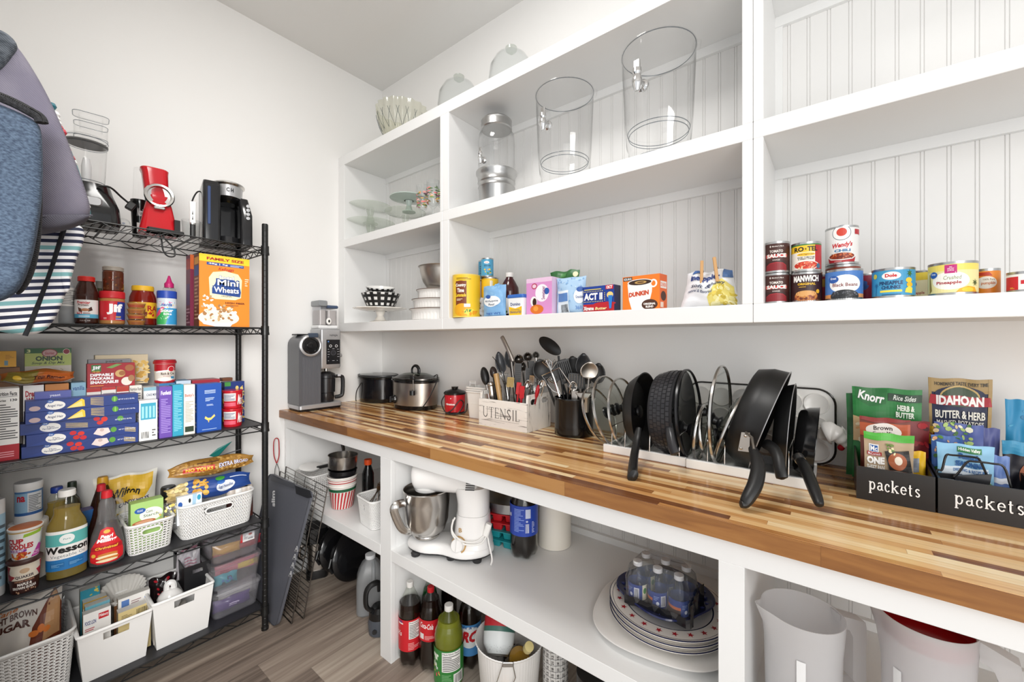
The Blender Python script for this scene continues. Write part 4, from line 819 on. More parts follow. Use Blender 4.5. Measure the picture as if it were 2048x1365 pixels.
bag('noodle_bag', 'long golden bag of extra broad egg noodles on top of the large basket', 'bag', (-2.14, yL + .005, Z4 + hb_ + .078), R(84), .31, .075, .07, '#a87c3a', [('d', .02, .05, .98, .95, 120, .022, ['#8a5e24', '#c89a50', '#e0b870', '#9a6c2c'], 3), ('p', [(.14, .28), (.50, .36), (.50, .66), (.14, .6)], '#c83a28'), ('t', .17, .36, .48, .58, 'NO YOLKS', '#f4d040', {'b': .04}), ('t', .55, .38, .93, .66, 'EXTRA BROAD', '#3a2a7a', {'b': .07}), ('t', .55, .39, .93, .65, 'EXTRA BROAD', '#f0eef8', {'b': .02}), ('n', .3, .78, .8, .9, 1, '#5a3a2a')], seed=9, wr=.002, crimp=.0, rx=-.1, ends=.4)
rbox('food_box', 'white box with blue and teal logos leaning in the large white basket', 'box', 354, 404, 991, Z4 + hb_ * .45, -2.05, .02, '#e4eaf0', fr=[('e', .12, .72, .09, .10, '#2a5aa8'), ('e', .5, .8, .05, .08, BLK), ('e', .88, .85, .08, .1, '#3aa0c0'), ('n', .1, .45, .6, .6, 2, '#888888'), ('p', [(.6, .5), (.72, .5), (.8, 1), (.62, 1)], '#a8cce4')])
for i, (px, c) in enumerate(((462, '#3a1c18'), (476, '#2a4a9a'), (488, '#7a3a2a'), (497, '#5a2a20'))):
    x, y = -2.09, on_x(px, 0, -2.09)[1]
    m = M().lathe([(.017, 0, c), (.017, hb_ - .03), (.0175, hb_ - .03, '#e8e6e2' if i == 1 else '#c8beb4'), (.0175, hb_ - .005), (.015, hb_)], c, 24)
    put(m.build('spice_jar'), (x, y, Z4 + .006), 0, ['leftmost small spice jar with a dark label', 'small spice jar with a blue label', 'small spice jar with a rust label', 'rightmost small spice jar'][i] + ' standing in the large white basket', 'spice jar', 'spice jars in the large basket')
x, y, r = cyl(321, 352, X=-2.2); put(M().lathe([(r, 0, '#6a5a50g'), (r, zat(996, x, y) - Z4), (r * 1.03, zat(994, x, y) - Z4, '#1a1a1a'), (r * 1.03, zat(976, x, y) - Z4), (r * .9, zat(973, x, y) - Z4)], '#6a5a50g', 40).build('spice_jar'), (x, y, Z4), 0, 'wide jar with a black lid standing behind the two white baskets', 'jar')
o = M().poly([(-2.2, yL + .02, Z4 + .27), (-2.13, yL + .09, Z4 + .30), (-2.2, yL + .13, Z4 + .285), (-2.25, yL + .04, Z4 + .255)], '#5a5a60').poly([(-2.25, yL + .02, Z4 + .27), (-2.22, yL + .04, Z4 + .262), (-2.22, yL + .10, Z4 + .325), (-2.24, yL + .05, Z4 + .30)], '#1f7a72').build('spare_packet', solid=.003, smooth=False); tag(o, 'dark packet with a teal corner sticking up behind the golden noodle bag', 'packet')

# ================================================================ rack tier 5
b3, yb, wb, hb_ = rbasket('white basket with dash-shaped holes holding brown sugar, bottom left of the rack', -40, 152, 1297, Z5, -2.03, .27, cu=.014, cv=.0105, hole=(.6, .42), taper=.86, handle=(0, .2), stagger=False)
y5 = on_x(60, 0, -2.1)[1]
bag('sugar_bag', 'large brown sugar bag with a brown bottom corner, in the bottom left basket', 'bag', (-2.115, y5 - .01, Z5 + .01), R(84), .165, .33, .07, '#d9d3cb', [('p', [(.45, .0), (1, .0), (1, .80), (.90, .97), (.78, .86), (.60, .66)], '#6a2c12'), ('p', [(.74, .5), (.98, .5), (.98, .84), (.90, .95), (.80, .84)], '#b98c60'), ('t', .0, .77, .66, .83, 'LIGHT BROWN', '#4a2012', {'b': .03}), ('t', .0, .68, .58, .75, 'SUGAR', '#4a2012', {'b': .04}), ('t', .08, .84, .4, .885, 'Cane', '#c8702a', {'i': .3}), ('e', .62, .60, .07, .03, '#d87830'), ('e', .72, .63, .05, .04, '#d87830'), ('e', .8, .6, .05, .03, '#d87830')], seed=11, wr=.004, rx=-.12)
bag('sugar_bag', 'clear crinkled bag of pink powder behind the brown sugar', 'bag', (-2.2, y5 + .04, Z5 + .012), R(84), .09, .25, .05, 'film', [('p', [(.2, .5), (.7, .45), (.9, .8), (.5, .95), (.1, .8)], '#c8708a'), ('r', .1, .02, .9, .4, '#b8b0b4')], seed=12, wr=.005)
bag('sugar_bag', 'clear crinkled bag with an orange print at the left edge of the bottom left basket', 'bag', (-2.2, y5 - .05, Z5 + .012), R(88), .08, .24, .05, '#a8a49e', [('r', .5, .6, .9, .85, '#c07a40'), ('r', .1, .5, .5, .9, '#d8d4cc')], seed=13, wr=.006)
rbox('clothespin_strip', 'thin wooden strip clipped on the bags in the bottom left basket', 'clip', 52, 60, 1190, Z5 + .16, -2.15, .012, '#b0925a')
def rbin(label, px0, px1, pyt, zs, Xf, d, col, name='storage_bin', **k):
    y, w, h = rk(px0, px1, pyt, zs, Xf); return bin_(name, label, (Xf - d / 2, y, zs), R(90), w, d, h, col, **k), y, w, h
bn1, yb, wb, hb1 = rbin('white bin crammed with boxed mixes, left of the lidded dish', 155, 304, 1250, Z5, -2.02, .24, '#edecea', taper=.84, cut=(.36, .15, .84))
bn2, yc_, wc_, hc_ = rbin('white bin holding a white lidded dish, under the black bin', 306, 427, 1189, Z5, -2.02, .24, '#f0efed', taper=.84, cut=(.34, .15, .84))
BX = [('red and teal box of cake topping at the back left of the left white bin', 160, 200, 1178, -2.20, .03, '#2a8aa0', [('e', .3, .75, .14, .12, '#b8202c'), ('e', .3, .75, .05, .05, '#f0f0f0'), ('d', .5, .5, 1, 1, 14, .1, ['#d8c860', '#c8b040'], 3)]),
      ('yellow-topped brown box at the back of the left white bin', 166, 214, 1200, -2.165, .035, '#7a4a24', [('r', 0, .62, 1, .9, '#e8e4da'), ('r', 0, .9, 1, 1, '#c8a040'), ('e', .6, .78, .3, .08, '#f8f6f0'), ('e', .8, .76, .08, .05, '#2a5aa8')]),
      ('white and red box with small print at the left of the left white bin', 170, 220, 1208, -2.12, .03, '#d8d4cc', [('n', .5, .6, .95, .9, 8, '#777777'), ('r', .14, .72, .46, .9, '#b8303a'), ('r', 0, .93, 1, 1, '#6aa8b8')]),
      ('front white box with blue and red store logos in the left white bin', 166, 222, 1222, -2.085, .03, '#efedea', [('r', .55, .84, .92, .94, '#c8242c'), ('t', .58, .86, .9, .92, 'Pillsbury', '#ffffff'), ('t', .06, .80, .46, .87, 'FOOD LION', '#2a3a7a', {'b': .03}), ('n', .06, .7, .4, .76, 2, '#b8303a')]),
      ('brown box with a white edge at the back right of the left white bin', 228, 276, 1196, -2.17, .035, '#8a5a34', [('r', 0, .9, 1, 1, '#e8e4de'), ('e', .7, .85, .1, .05, '#3a5a9a')]),
      ('white box with a blue nutrition square in the left white bin', 236, 300, 1190, -2.13, .03, '#f0eeea', [('r', .1, .82, .34, .95, '#5a80c0'), ('n', .4, .84, .75, .92, 2, '#a88a8a'), ('e', .88, .88, .06, .04, '#5a8ad0'), ('r', 0, .0, 1, .74, '#8a5a34')]),
      ('cream box with a barcode at the front right of the left white bin', 236, 302, 1216, -2.08, .035, '#dcc890', [('bar', .55, .82, .92, .95, BLK), ('n', .1, .84, .45, .93, 3, '#8a7a50')])]
for lb, a, b, yt, Xf, d, c, fr in BX: rbox('mix_box', lb, 'box', a, b, yt, Z5 + .006, Xf, d, c, fr=fr, top='#e6e2da', sides='#b8a890', group='boxed mixes in the left white bin')
# coffee filters: fluted stack
x, y, r = cyl(196, 292, X=-2.235)
for i in range(1):
    t = M().at((0, 0, 0), rx=.35); t.lathe([(r * .55, 0), (r * .6, .002), (r * .98, .055), (r * .95, .055), (r * .56, .004), (0, .004)], '#dcd9d3', 96, flute=.045, fn=24)
    o = t.build('coffee_filters', angle=180); put(o, (x + .01, y, zat(1196, x, y)), face_cam(x, y), 'fluted white paper coffee filters nested together on the mix boxes', 'coffee filters')
# dish with lid
x, y, r = cyl(314, 366, X=-2.115); zd = zat(1196, x, y)
t = thing('casserole_dish', 'white lidded dish with a loop handle sitting in the right white bin', 'dish', (x, y, zd - .05), face_cam(x, y))
M().lathe([(r * .6, 0), (r * .9, .03), (r * .98, .05)], '#f2f1efg', 40, sy=.85).build('dish', t)
M().lathe([(r * 1.02, .051), (r * 1.03, .056), (r * .9, .068), (r * .5, .086), (0, .092)], '#f4f3f1g', 40, sy=.85).build('lid', t)
M().tube([(-r * .3, 0, .086), (-r * .24, 0, .106), (0, 0, .112), (r * .24, 0, .106), (r * .3, 0, .086)], .007, '#f4f3f1g', 8, flat=1.6).build('lid_handle', t)
M().box(-.05, .05, -.05, .05, -(zd - .05 - Z5) + .004, -.0005, '#c8c2ba').build('dish_foot', t)
bag('snack_bag', 'black and red crinkled snack bag behind the white lidded dish', 'bag', (-2.2, on_x(326, 0, -2.2)[1], Z5 + .02), R(88), .09, on_x(313, 1156, -2.2)[2] - Z5 - .02, .06, '#1c1416g', [('d', .1, .55, .9, .95, 20, .08, ['#a81c28', '#c83038', '#1a1a1a'], 3)], seed=14, wr=.004)
# black bin resting on the right white bin
zb = Z5 + hc_ + .0045
bn3, yd, wd, hd = rbin('black bin resting on the right white bin, with silver packets inside', 371, 423, 1128, zb - .045, -2.11, .20, '#17171a', taper=.98, cut=(.4, .16, .72), rim=0)
bn3.rotation_euler.z = R(88)
for i, (dx, dy) in enumerate(((0, 0), (.012, .02), (-.01, .035))):
    bag('spice_packet', ['leftmost', 'middle', 'rightmost'][i] + ' silver and pink packet sticking out of the black bin', 'packet', (-2.19 + dx, yd - .03 + dy, zb - .03), R(60 + 25 * i), .07, hd + .02, .012, ['#b8b4b8', '#a8a4aa', '#c890a0'][i], [('n', .2, .4, .8, .8, 4, '#9a6a7a')], seed=20 + i, wr=.002, rx=-.25, group='packets in the black bin')
# three clear tubs with lids
def ctub(label, px0, px1, pyt, pyb, seed, items):
    y, w, _ = rk(px0, px1, pyt, Z5, -2.035); z0 = items[0]; h = items[1]; d = .27
    t = thing('storage_tub', label, 'storage box', (-2.035 - d / 2, y, z0), R(90), 'clear lidded storage tubs')
    S = lambda a, b, z: [(p[0], p[1], z) for p in rrect(a, b, .022)]
    M().loft([S(w * .84, d * .84, 0), S(w * .86, d * .86, .004), S(w * .96, d * .96, h - .018), S(w * .945, d * .945, h - .018), S(w * .84, d * .84, .005)], 'frost_tub', cap1=True).build('tub', t)
    M().loft([S(w * .98, d * .98, h - .020), S(w, d, h - .016), S(w, d, h - .007), S(w * .97, d * .97, h - .003), S(w * .92, d * .92, h - .003), S(w * .9, d * .9, h - .009)], 'frost_tub').build('lid', t)
    return t, y, w, d
hT = .118; yy = []
for i, (lb, a, b) in enumerate((('bottom clear storage tub in the stack, with a purple packet inside', 424, 525), ('middle clear storage tub in the stack, with a teal packet inside', 424, 526), ('top clear storage tub in the stack, with a price sticker', 423, 527))):
    z0 = Z5 + i * (hT + .0006); t, y, w, d = ctub(lb, a, b, 0, 0, i, (z0, hT)); X0 = -2.025 - d / 2
    def inb(nm, lb2, cat, dx, dy, dz, w_, h_, d_, c, pr=(), rx=-pi / 2 + .2, rz=90, s=1): bag(nm, lb2, cat, (X0 + dx, y + dy, z0 + dz), R(rz), w_, h_, d_, c, pr, seed=s + i * 7, wr=.002, rx=rx, n=8)
    if i == 0:
        inb('snack_packet', 'purple packet inside the bottom clear tub', 'packet', .075, -.01, .012, .14, .055, .04, '#4a2a78g', [('n', .4, .4, .7, .7, 2, '#d8c8e8')], rx=0.1, rz=86)
        inb('snack_packet', 'crumpled white packet inside the bottom clear tub', 'packet', .02, .03, .012, .16, .075, .05, '#e8e4e0', (), rx=0, rz=95, s=3)
    elif i == 1:
        inb('snack_packet', 'teal and blue packet inside the middle clear tub', 'packet', .08, -.035, .01, .085, .05, .04, '#2f9aa8g', [('d', .2, .2, .8, .8, 8, .1, ['#3a6ab0', '#1a2a3a'], 3)], rx=.1, rz=84)
        inb('snack_packet', 'pink and yellow candy packet inside the middle clear tub', 'packet', .04, .02, .03, .17, .05, .03, '#d87a8a', [('r', .5, .2, 1, .7, '#e8c858'), ('n', .1, .3, .5, .6, 2, '#a82a4a')], rx=0, rz=88, s=3)
    else:
        inb('snack_packet', 'golden yellow packet inside the top clear tub', 'packet', .07, -.03, .02, .10, .045, .035, '#c8963ag', (), rx=.2, rz=75)
        inb('snack_packet', 'red netted packet inside the top clear tub', 'packet', .05, .02, .008, .19, .04, .05, '#a83a44', [('n', .1, .2, .9, .8, 5, '#c86a70')], rx=0, rz=90, s=3)
        m = M(); prints(m, [('r', 0, 0, 1, 1, '#eceaea'), ('r', 0, 0, .16, 1, '#c8242c'), ('e', .7, .72, .14, .12, '#a83a30'), ('bar', .55, .15, .9, .35, BLK), ('n', .25, .3, .5, .8, 4, '#8a8a8a')], lambda u, v, k: (.01 + u * .055, -d * .462 - k - v * .0015, hT * .52 + v * .04)); m.build('price_sticker', t, smooth=False)

# ================================================================ bags hanging on the front wall
def fabric(name, cols, sc=90, bs=.4, stretch=(1, 1, 1), rough=.9):
    m, n, l, b = newmat(name); tc = n.new('ShaderNodeTexCoord'); mp = n.new('ShaderNodeMapping'); mp.inputs['Scale'].default_value = stretch
    nz = n.new('ShaderNodeTexNoise'); nz.inputs['Scale'].default_value = sc; nz.inputs['Detail'].default_value = 6
    cr = n.new('ShaderNodeValToRGB'); cr.color_ramp.elements[0].position = .35; cr.color_ramp.elements[1].position = .65
    cr.color_ramp.elements[0].color = lin(cols[0]); cr.color_ramp.elements[1].color = lin(cols[1])
    wv = n.new('ShaderNodeTexWave'); wv.inputs['Scale'].default_value = 130; wv.bands_direction = 'DIAGONAL'
    bp = n.new('ShaderNodeBump'); bp.inputs['Strength'].default_value = bs; bp.inputs['Distance'].default_value = .0006
    l.new(tc.outputs['Object'], mp.inputs[0]); l.new(mp.outputs[0], nz.inputs['Vector']); l.new(nz.outputs[0], cr.inputs[0]); l.new(cr.outputs[0], b.inputs['Base Color'])
    l.new(tc.outputs['Object'], wv.inputs['Vector']); l.new(wv.outputs['Fac'], bp.inputs['Height']); l.new(bp.outputs[0], b.inputs['Normal']); b.inputs['Roughness'].default_value = rough; _m[name] = m
fabric('denim', ('#2b384b', '#4d5d70'), 170, .5, (1, 1, 1.6)); fabric('grey_cloth', ('#6a6675', '#77737f'), 12, .5); fabric('dark_cloth', ('#46444e', '#504e58'), 20, .5); fabric('herring', ('#3c424a', '#60666e'), 120, .6, (1, .3, 1)); fabric('black_mesh', ('#101012', '#2c2c30'), 260, .8)
m, n, l, b = newmat('stripe_cloth'); tc = n.new('ShaderNodeTexCoord'); sp = n.new('ShaderNodeSeparateXYZ'); l.new(tc.outputs['Object'], sp.inputs[0])
def mm(op, a, c):
    x = n.new('ShaderNodeMath'); x.operation = op
    for i, q in enumerate((a, c)):
        if isinstance(q, (int, float)): x.inputs[i].default_value = q
        else: l.new(q, x.inputs[i])
    return x.outputs[0]
fr = n.new('ShaderNodeMath'); fr.operation = 'FRACT'; l.new(mm('DIVIDE', mm('ADD', sp.outputs[2], mm('MULTIPLY', sp.outputs[1], -.15)), .066), fr.inputs[0])
cr = n.new('ShaderNodeValToRGB'); cr.color_ramp.interpolation = 'CONSTANT'; l.new(fr.outputs[0], cr.inputs[0])
e = cr.color_ramp.elements; e[0].position = 0; e[0].color = lin('#f0f0f2'); e[1].position = .12; e[1].color = lin('#1c2444')
for i, (p, c) in enumerate(((.25, '#f0f0f2'), (.37, '#1c2444'), (.5, '#f0f0f2'), (.62, '#1c2444'), (.75, '#f0f0f2'), (.85, '#7eb4b8'))): q = e.new(p); q.color = lin(c)
l.new(cr.outputs[0], b.inputs['Base Color']); b.inputs['Roughness'].default_value = .7; _m['stripe_cloth'] = m

def puff(name, pts, X, th, mt, parent, back=None, sub=2, q=(.985, .93, .72), cen=None):
    """cushioned panel whose outline, seen edge on from the doorway, lies on plane X; bulges th towards +X"""
    P = [on_x(px, py, X) for px, py in pts]; n = len(P)
    cy = sum(p[1] for p in P) / n; cz = sum(p[2] for p in P) / n
    def ring(s, dx): return [(X + dx, cy + (p[1] - cy) * s, cz + (p[2] - cz) * s) for p in P]
    bt = th if back is None else back
    m = M().loft([ring(.72, -bt), ring(.93, -bt * .75), ring(.985, -bt * .3), ring(1, 0), ring(q[0], th * .35), ring(q[1], th * .75), ring(q[2], th)], mt)
    return m.build(name, parent, subsurf=sub, angle=180)
xb = -1.42
t = thing('backpack', 'purple-grey backpack with a dark bottom panel hanging at the top left', 'backpack', (0, 0, 0), group=None)
puff('main_body', [(-60, 70), (-20, 70), (8, 76), (26, 90), (42, 108), (72, 155), (105, 215), (140, 300), (168, 378), (186, 430), (172, 446), (120, 458), (60, 468), (-60, 470)], xb, .05, 'grey_cloth', t, back=.09)
puff('bottom_panel', [(40, 434), (110, 433), (184, 431), (178, 441), (150, 455), (110, 463), (60, 470), (20, 472)], xb + .012, .045, 'dark_cloth', t)
puff('top_panel', [(-60, 62), (-10, 66), (10, 74), (28, 88), (41, 106), (24, 128), (6, 158), (-60, 190)], xb + .016, .045, 'herring', t)
M().tube([(X_, y_ , z_) for X_, y_, z_ in [on_x(70, 434, xb + .055), on_x(130, 433, xb + .05), on_x(184, 431, xb + .02)]], .0022, 'dark_cloth', 6).build('seam_piping', t)
t = thing('cooler_bag', 'heathered blue lunch bag with a thick black zipper, nearest bag at the left edge', 'bag')
xd = -1.29
puff('main_body', [(-50, 190), (0, 212), (40, 228), (74, 246), (84, 262), (86, 330), (85, 400), (78, 450), (70, 500), (55, 552), (36, 590), (0, 606), (-50, 615)], xd, .05, 'denim', t, back=.05)
puff('side_mesh', [(60, 260), (82, 250), (86, 400), (84, 470), (74, 540), (52, 585), (20, 604), (40, 480)], xd - .035, .03, 'black_mesh', t)
Pz = [on_x(px, py, xd + .03) for px, py in ((-50, 172), (0, 194), (30, 207), (60, 223), (78, 234), (84, 246))]
m = M().tube(Pz, .009, 'black_mesh', 10, flat=1.2)
for i in range(40):
    s_ = i / 39 * (len(Pz) - 1); k = min(int(s_), len(Pz) - 2); f_ = s_ - k; p = [a + (c - a) * f_ for a, c in zip(Pz[k], Pz[k + 1])]
    m.ball((p[0] + .006, p[1], p[2] + .002), .0042, BLK, 6)
m.build('zipper', t)
t = thing('tote_bag', 'navy, white and teal striped tote bag hanging below the grey backpack', 'bag'); xs = -1.555
puff('main_body', [(-60, 440), (60, 446), (150, 446), (168, 456), (170, 476), (162, 500), (150, 525), (146, 548), (136, 575), (124, 608), (112, 636), (96, 658), (74, 670), (40, 672), (0, 664), (-60, 655)], xs, .05, 'stripe_cloth', t, back=.06)
M().tube([on_x(px, py, xs + .048) for px, py in ((134, 440), (118, 490), (100, 545), (80, 600), (62, 645), (50, 672))], .0045, '#15161cm', 8).build('side_binding', t)
puff('pocket_edge', [(112, 522), (132, 536), (143, 560), (138, 590), (126, 585), (116, 560)], xs + .03, .02, 'stripe_cloth', t)
t = thing('patterned_bag', 'teal patterned bag edge peeking out behind the grey backpack', 'bag'); xp = -1.66
puff('main_body', [(-60, 200), (60, 196), (104, 208), (116, 232), (126, 262), (142, 300), (158, 340), (170, 380), (182, 420), (184, 440), (150, 446), (-60, 440)], xp, .02, '#2f8f98m', t, back=.03)
rn = random.Random(5); m = M()
for i in range(26):
    f_ = i / 25; px = 104 + 76 * f_ + rn.uniform(-6, 2); py = 212 + 218 * f_; c = on_x(px, py, xp + .022 * (1 - f_ * 0)); m.ball(c, .009 * rn.uniform(.6, 1.3), rn.choice(['#f0f0ee', '#c83a48', '#7ac4c0', '#f0f0ee', '#1f6a78']), 8)
m.build('print_patches', t)
t = thing('coat_hooks', 'black wall hooks carrying the hanging bags', 'hook rail')
M().box(-1.70, -1.32, -.0545, -.045, 2.10, 2.16, '#2a2a2c', .002).build('back_plate', t)
for hx in (-1.36, -1.45, -1.57, -1.64): M().tube([(hx, -.046, 2.13), (hx, -.02, 2.12), (hx, -.005, 2.14)], .004, '#2a2a2c', 8).build('hook', t)
for (nm, p0) in (('backpack', (xb, .0)), ('cooler_bag', (xd - .02, -.012)), ('tote_bag', (xs, -.004)), ('patterned_bag', (xp, -.004))):
    o = bpy.data.objects[nm]; zt = {'backpack': 2.02, 'cooler_bag': 1.86, 'tote_bag': 1.50, 'patterned_bag': 1.80}[nm]
    M().tube([(p0[0] - .02, p0[1] - .012, zt), (p0[0] - .012, -.012, 2.06), (p0[0], -.018, 2.128), (p0[0] + .012, -.012, 2.06), (p0[0] + .02, p0[1] - .012, zt)], .005, 'black_mesh', 6, flat=2).build('hanging_strap', o)

# ================================================================ upper shelves
e_ = .0006
ZLo, ZMi, ZTo = ZB1 + e_, ZM1 + e_, ZT1 + e_
def clearpot(name, label, cat, px0, px1, pyt, zs, Y, prof, mt='crystal', group=None, flute=0, fn=0, n=48):
    x, y, r = cyl(px0, px1, Y=Y); h = zat(pyt, x, y) - zs
    o = M().lathe([(a * r, b * h) for a, b in prof], mt, n, cap=False, flute=flute, fn=fn).build(name, angle=50)
    return put(o, (x, y, zs), face_cam(x, y), label, cat, group), (x, y, r, h)
# top of the units
clearpot('punch_bowl', 'cut crystal bowl on top of the corner shelf unit', 'bowl', 752, 856, 222, ZTo, 1.42, [(0, .02), (.5, .02), (.52, 0), (.54, .03), (.8, .35), (.95, .7), (1, 1), (.97, 1), (.9, .7), (.74, .36), (.5, .08), (0, .07)], flute=.035, fn=18, n=144)
pb_ = bpy.data.objects['punch_bowl']; r = cyl(752, 856, Y=1.42)[2]; h = .17; m = M()
for i in range(18):
    for sg in (-1, 1): m.tube([(r * f_ * 1.02 * sin(2 * pi * (i + sg * (z_ - .3) * 1.2) / 18), -r * f_ * 1.02 * cos(2 * pi * (i + sg * (z_ - .3) * 1.2) / 18), h * z_) for f_, z_ in ((.75, .3), (.87, .5), (.94, .7), (.98, .85))], .0012, 'edge_glass', 5)
m.build('cut_pattern', pb_)
for px0, px1, pt, lb in ((875, 960, 163, 'clear glass cake dome on top of the shelves, nearer the corner'), (977, 1068, 107, 'clear glass cake dome on top of the shelves, further from the corner')):
    x, y, r = cyl(px0, px1, Y=1.44); h = zat(pt, x, y) - ZTo
    t = thing('cake_dome', lb, 'cake dome', (x, y, ZTo), 0, 'glass cake domes')
    M().lathe([(r, 0), (r, h * .35), (r * .93, h * .66), (r * .7, h * .88), (r * .3, h * .985), (0, h), (0, h * .985), (r * .68, h * .865), (r * .9, h * .65), (r * .97, h * .35), (r * .97, 0)], 'cup_clear', 48, cap=False).build('dome', t)
    M().lathe([(r * .10, h), (r * .24, h + .012), (r * .26, h + .024), (r * .16, h + .032), (0, h + .034)], 'lid_glass', 32).build('knob', t)
# corner unit, middle shelf: cake stands
def stand(label, px0, px1, py, Y, zs, mt, foot=.45, lip=.0, flute=0, fn=0, name='cake_stand', rot=0, colr=None):
    x, y, r = cyl(px0, px1, Y=Y); h = zat(py, x, y) - zs
    t = thing(name, label, 'cake stand', (x, y, zs), rot)
    M().lathe([(r * .25, h - .012), (r * .6, h - .010), (r, h - .002 + lip), (r, h + .002 + lip), (r * .9, h), (r * .25, h - .005), (0, h - .005)], mt, 96 if fn else 48, cap=False, flute=flute, fn=fn).build('plate', t, angle=50)
    M().lathe([(r * foot, 0), (r * foot, .004), (r * foot * .55, .012), (r * .12, h * .5), (r * .2, h - .012)], mt, 40).build('pedestal', t); return t, h
t_, h1 = stand('clear ribbed glass cake stand, lower of the two at the left of the corner shelf', 691, 790, 449, 1.44, ZMi, 'green_glass', .45, .006, .012, 40)
stand('clear ribbed glass cake stand, upper of the two at the left of the corner shelf', 696, 784, 416, 1.44, ZMi + h1 + .002, 'green_glass', .35, .006, .012, 40)
t_, h2 = stand('clear patterned glass cake stand under the sage green one', 769, 852, 428, 1.43, ZMi, 'green_glass', .45, .008, .015, 30)
stand('sage green cake stand stacked on a glass cake stand', 779, 856, 398, 1.43, ZMi + h2 + .002, '#b9c6bfg', .35, .002)
for px0, px1, pt, Yg, lb in ((833, 857, 372, 1.335, 'floral painted goblet furthest left of the three'), (853, 879, 362, 1.33, 'floral painted goblet in the middle of the three'), (872, 897, 370, 1.345, 'floral painted goblet partly behind the shelf post')):
    x, y, r = cyl(px0, px1, Y=Yg); h = zat(pt, x, y) - ZMi; m = M()
    m.lathe([(r * .8, 0), (r * .75, .003), (r * .18, h * .12), (r * .14, h * .22), (r * .7, h * .34), (r * .95, h * .55), (r, h), (r * .96, h), (r * .9, h * .56), (r * .6, h * .36), (0, h * .30)], 'cup_clear', 32, cap=False)
    prints.asp = .5; prints(m, [('d', .05, .05, .95, .8, 60, .085, ['#d87a78', '#4a6a3a', '#c8a050', '#e8b0a8', '#5a3a4a', '#6a8a4a'], int(px0))], wrap(r * 1.0, h * .38, h * .9, 330, 0, r * 1.01), 44)
    put(m.build('goblet', angle=50), (x, y, ZMi), face_cam(x, y), lb, 'goblet', 'floral painted goblets')
# corner unit, bottom shelf
t, hs = stand('white scalloped cake stand carrying the gingham bowls', 706, 813, 619, 1.37, ZLo, '#efeae2g', .40, .004, .02, 14)
xc, yc_, rc = cyl(706, 813, Y=1.37); zc_ = ZLo + hs + .0006
def gingham(label, x, y, z, r0, r1, h, rx=0, rz=0):
    m = M(); m.lathe([(0, 0), (r0, 0), (r1, h), (r1 * .97, h), (r0 * .95, .004), (0, .004)], '#ecebe8g', 48, cap=False)
    k = [('r', i / 16, 0, (i + .5) / 16, 1, BLK) for i in range(16)] + [('r', 0, b, 1, b + .17, BLK) for b in (.0, .34, .70)]
    k2 = [('r', (i + .5) / 16, 0, (i + 1) / 16, 1, '#f0efec') for i in range(0)]
    prints(m, k, wrap(r0, .001, h - .001, 360, 0, r1), 48); return put(m.build('gingham_bowl', angle=50), (x, y, z), rz, label, 'bowl', 'black and white gingham bowls', rx=rx)
x, y, r = cyl(722, 800, Y=1.36); hb5 = zat(588, x, y) - zc_
gingham('black and white gingham bowl resting on the white cake stand', x, y, zc_, r * .68, r * 1.0, hb5)
gingham('lower tilted gingham bowl nested inside the upright one', x - .005, y, zc_ + hb5 * .52, r * .48, r * .76, hb5 * .66, rx=R(10), rz=R(60))
gingham('upper tilted gingham bowl nested on top of the others', x - .005, y, zc_ + hb5 * .82, r * .46, r * .74, hb5 * .62, rx=R(13), rz=R(60))
zr_ = ZLo
for i, (p0, pt, lb) in enumerate(((818, 619, 'bottom ribbed white baking dish of the stack behind the shelf post'), (823, 600, 'middle ribbed white baking dish of the stack behind the shelf post'), (832, 581, 'top ribbed white baking dish, under the steel bowl'))):
    x, y, r = cyl(p0, 942 - (p0 - 818), Y=1.45); h = zat(pt, x, y) - zr_
    m = M().lathe([(r * .86, 0, '#eae7e3g'), (r * .9, .003), (r * .92, h - .012)], '#eae7e3g', 144, flute=.012, fn=48)
    m.lathe([(r * .93, h - .012), (r, h - .006, '#6a5a50'), (r, h - .002, '#eae7e3g'), (r * .94, h - .002), (r * .88, .006), (0, .006)], '#eae7e3g', 48, cap=False)
    put(m.build('baking_dish', angle=50), (x, y, zr_), 0, lb, 'baking dish', 'ribbed white baking dishes'); zr_ += h
x, y, r = cyl(836, 936, Y=1.45); h = zat(536, x, y) - zr_
put(M().lathe([(0, 0), (r * .62, 0), (r * .82, h * .35), (r * .93, h * .8), (r * .93, h * .93), (r, h), (r * .97, h), (r * .9, h * .8), (0, h * .5)], 'brushed', 48, cap=False).build('mixing_bowl', angle=50), (x, y, zr_ + .001), 0, 'stainless steel bowl on top of the white baking dishes', 'bowl')

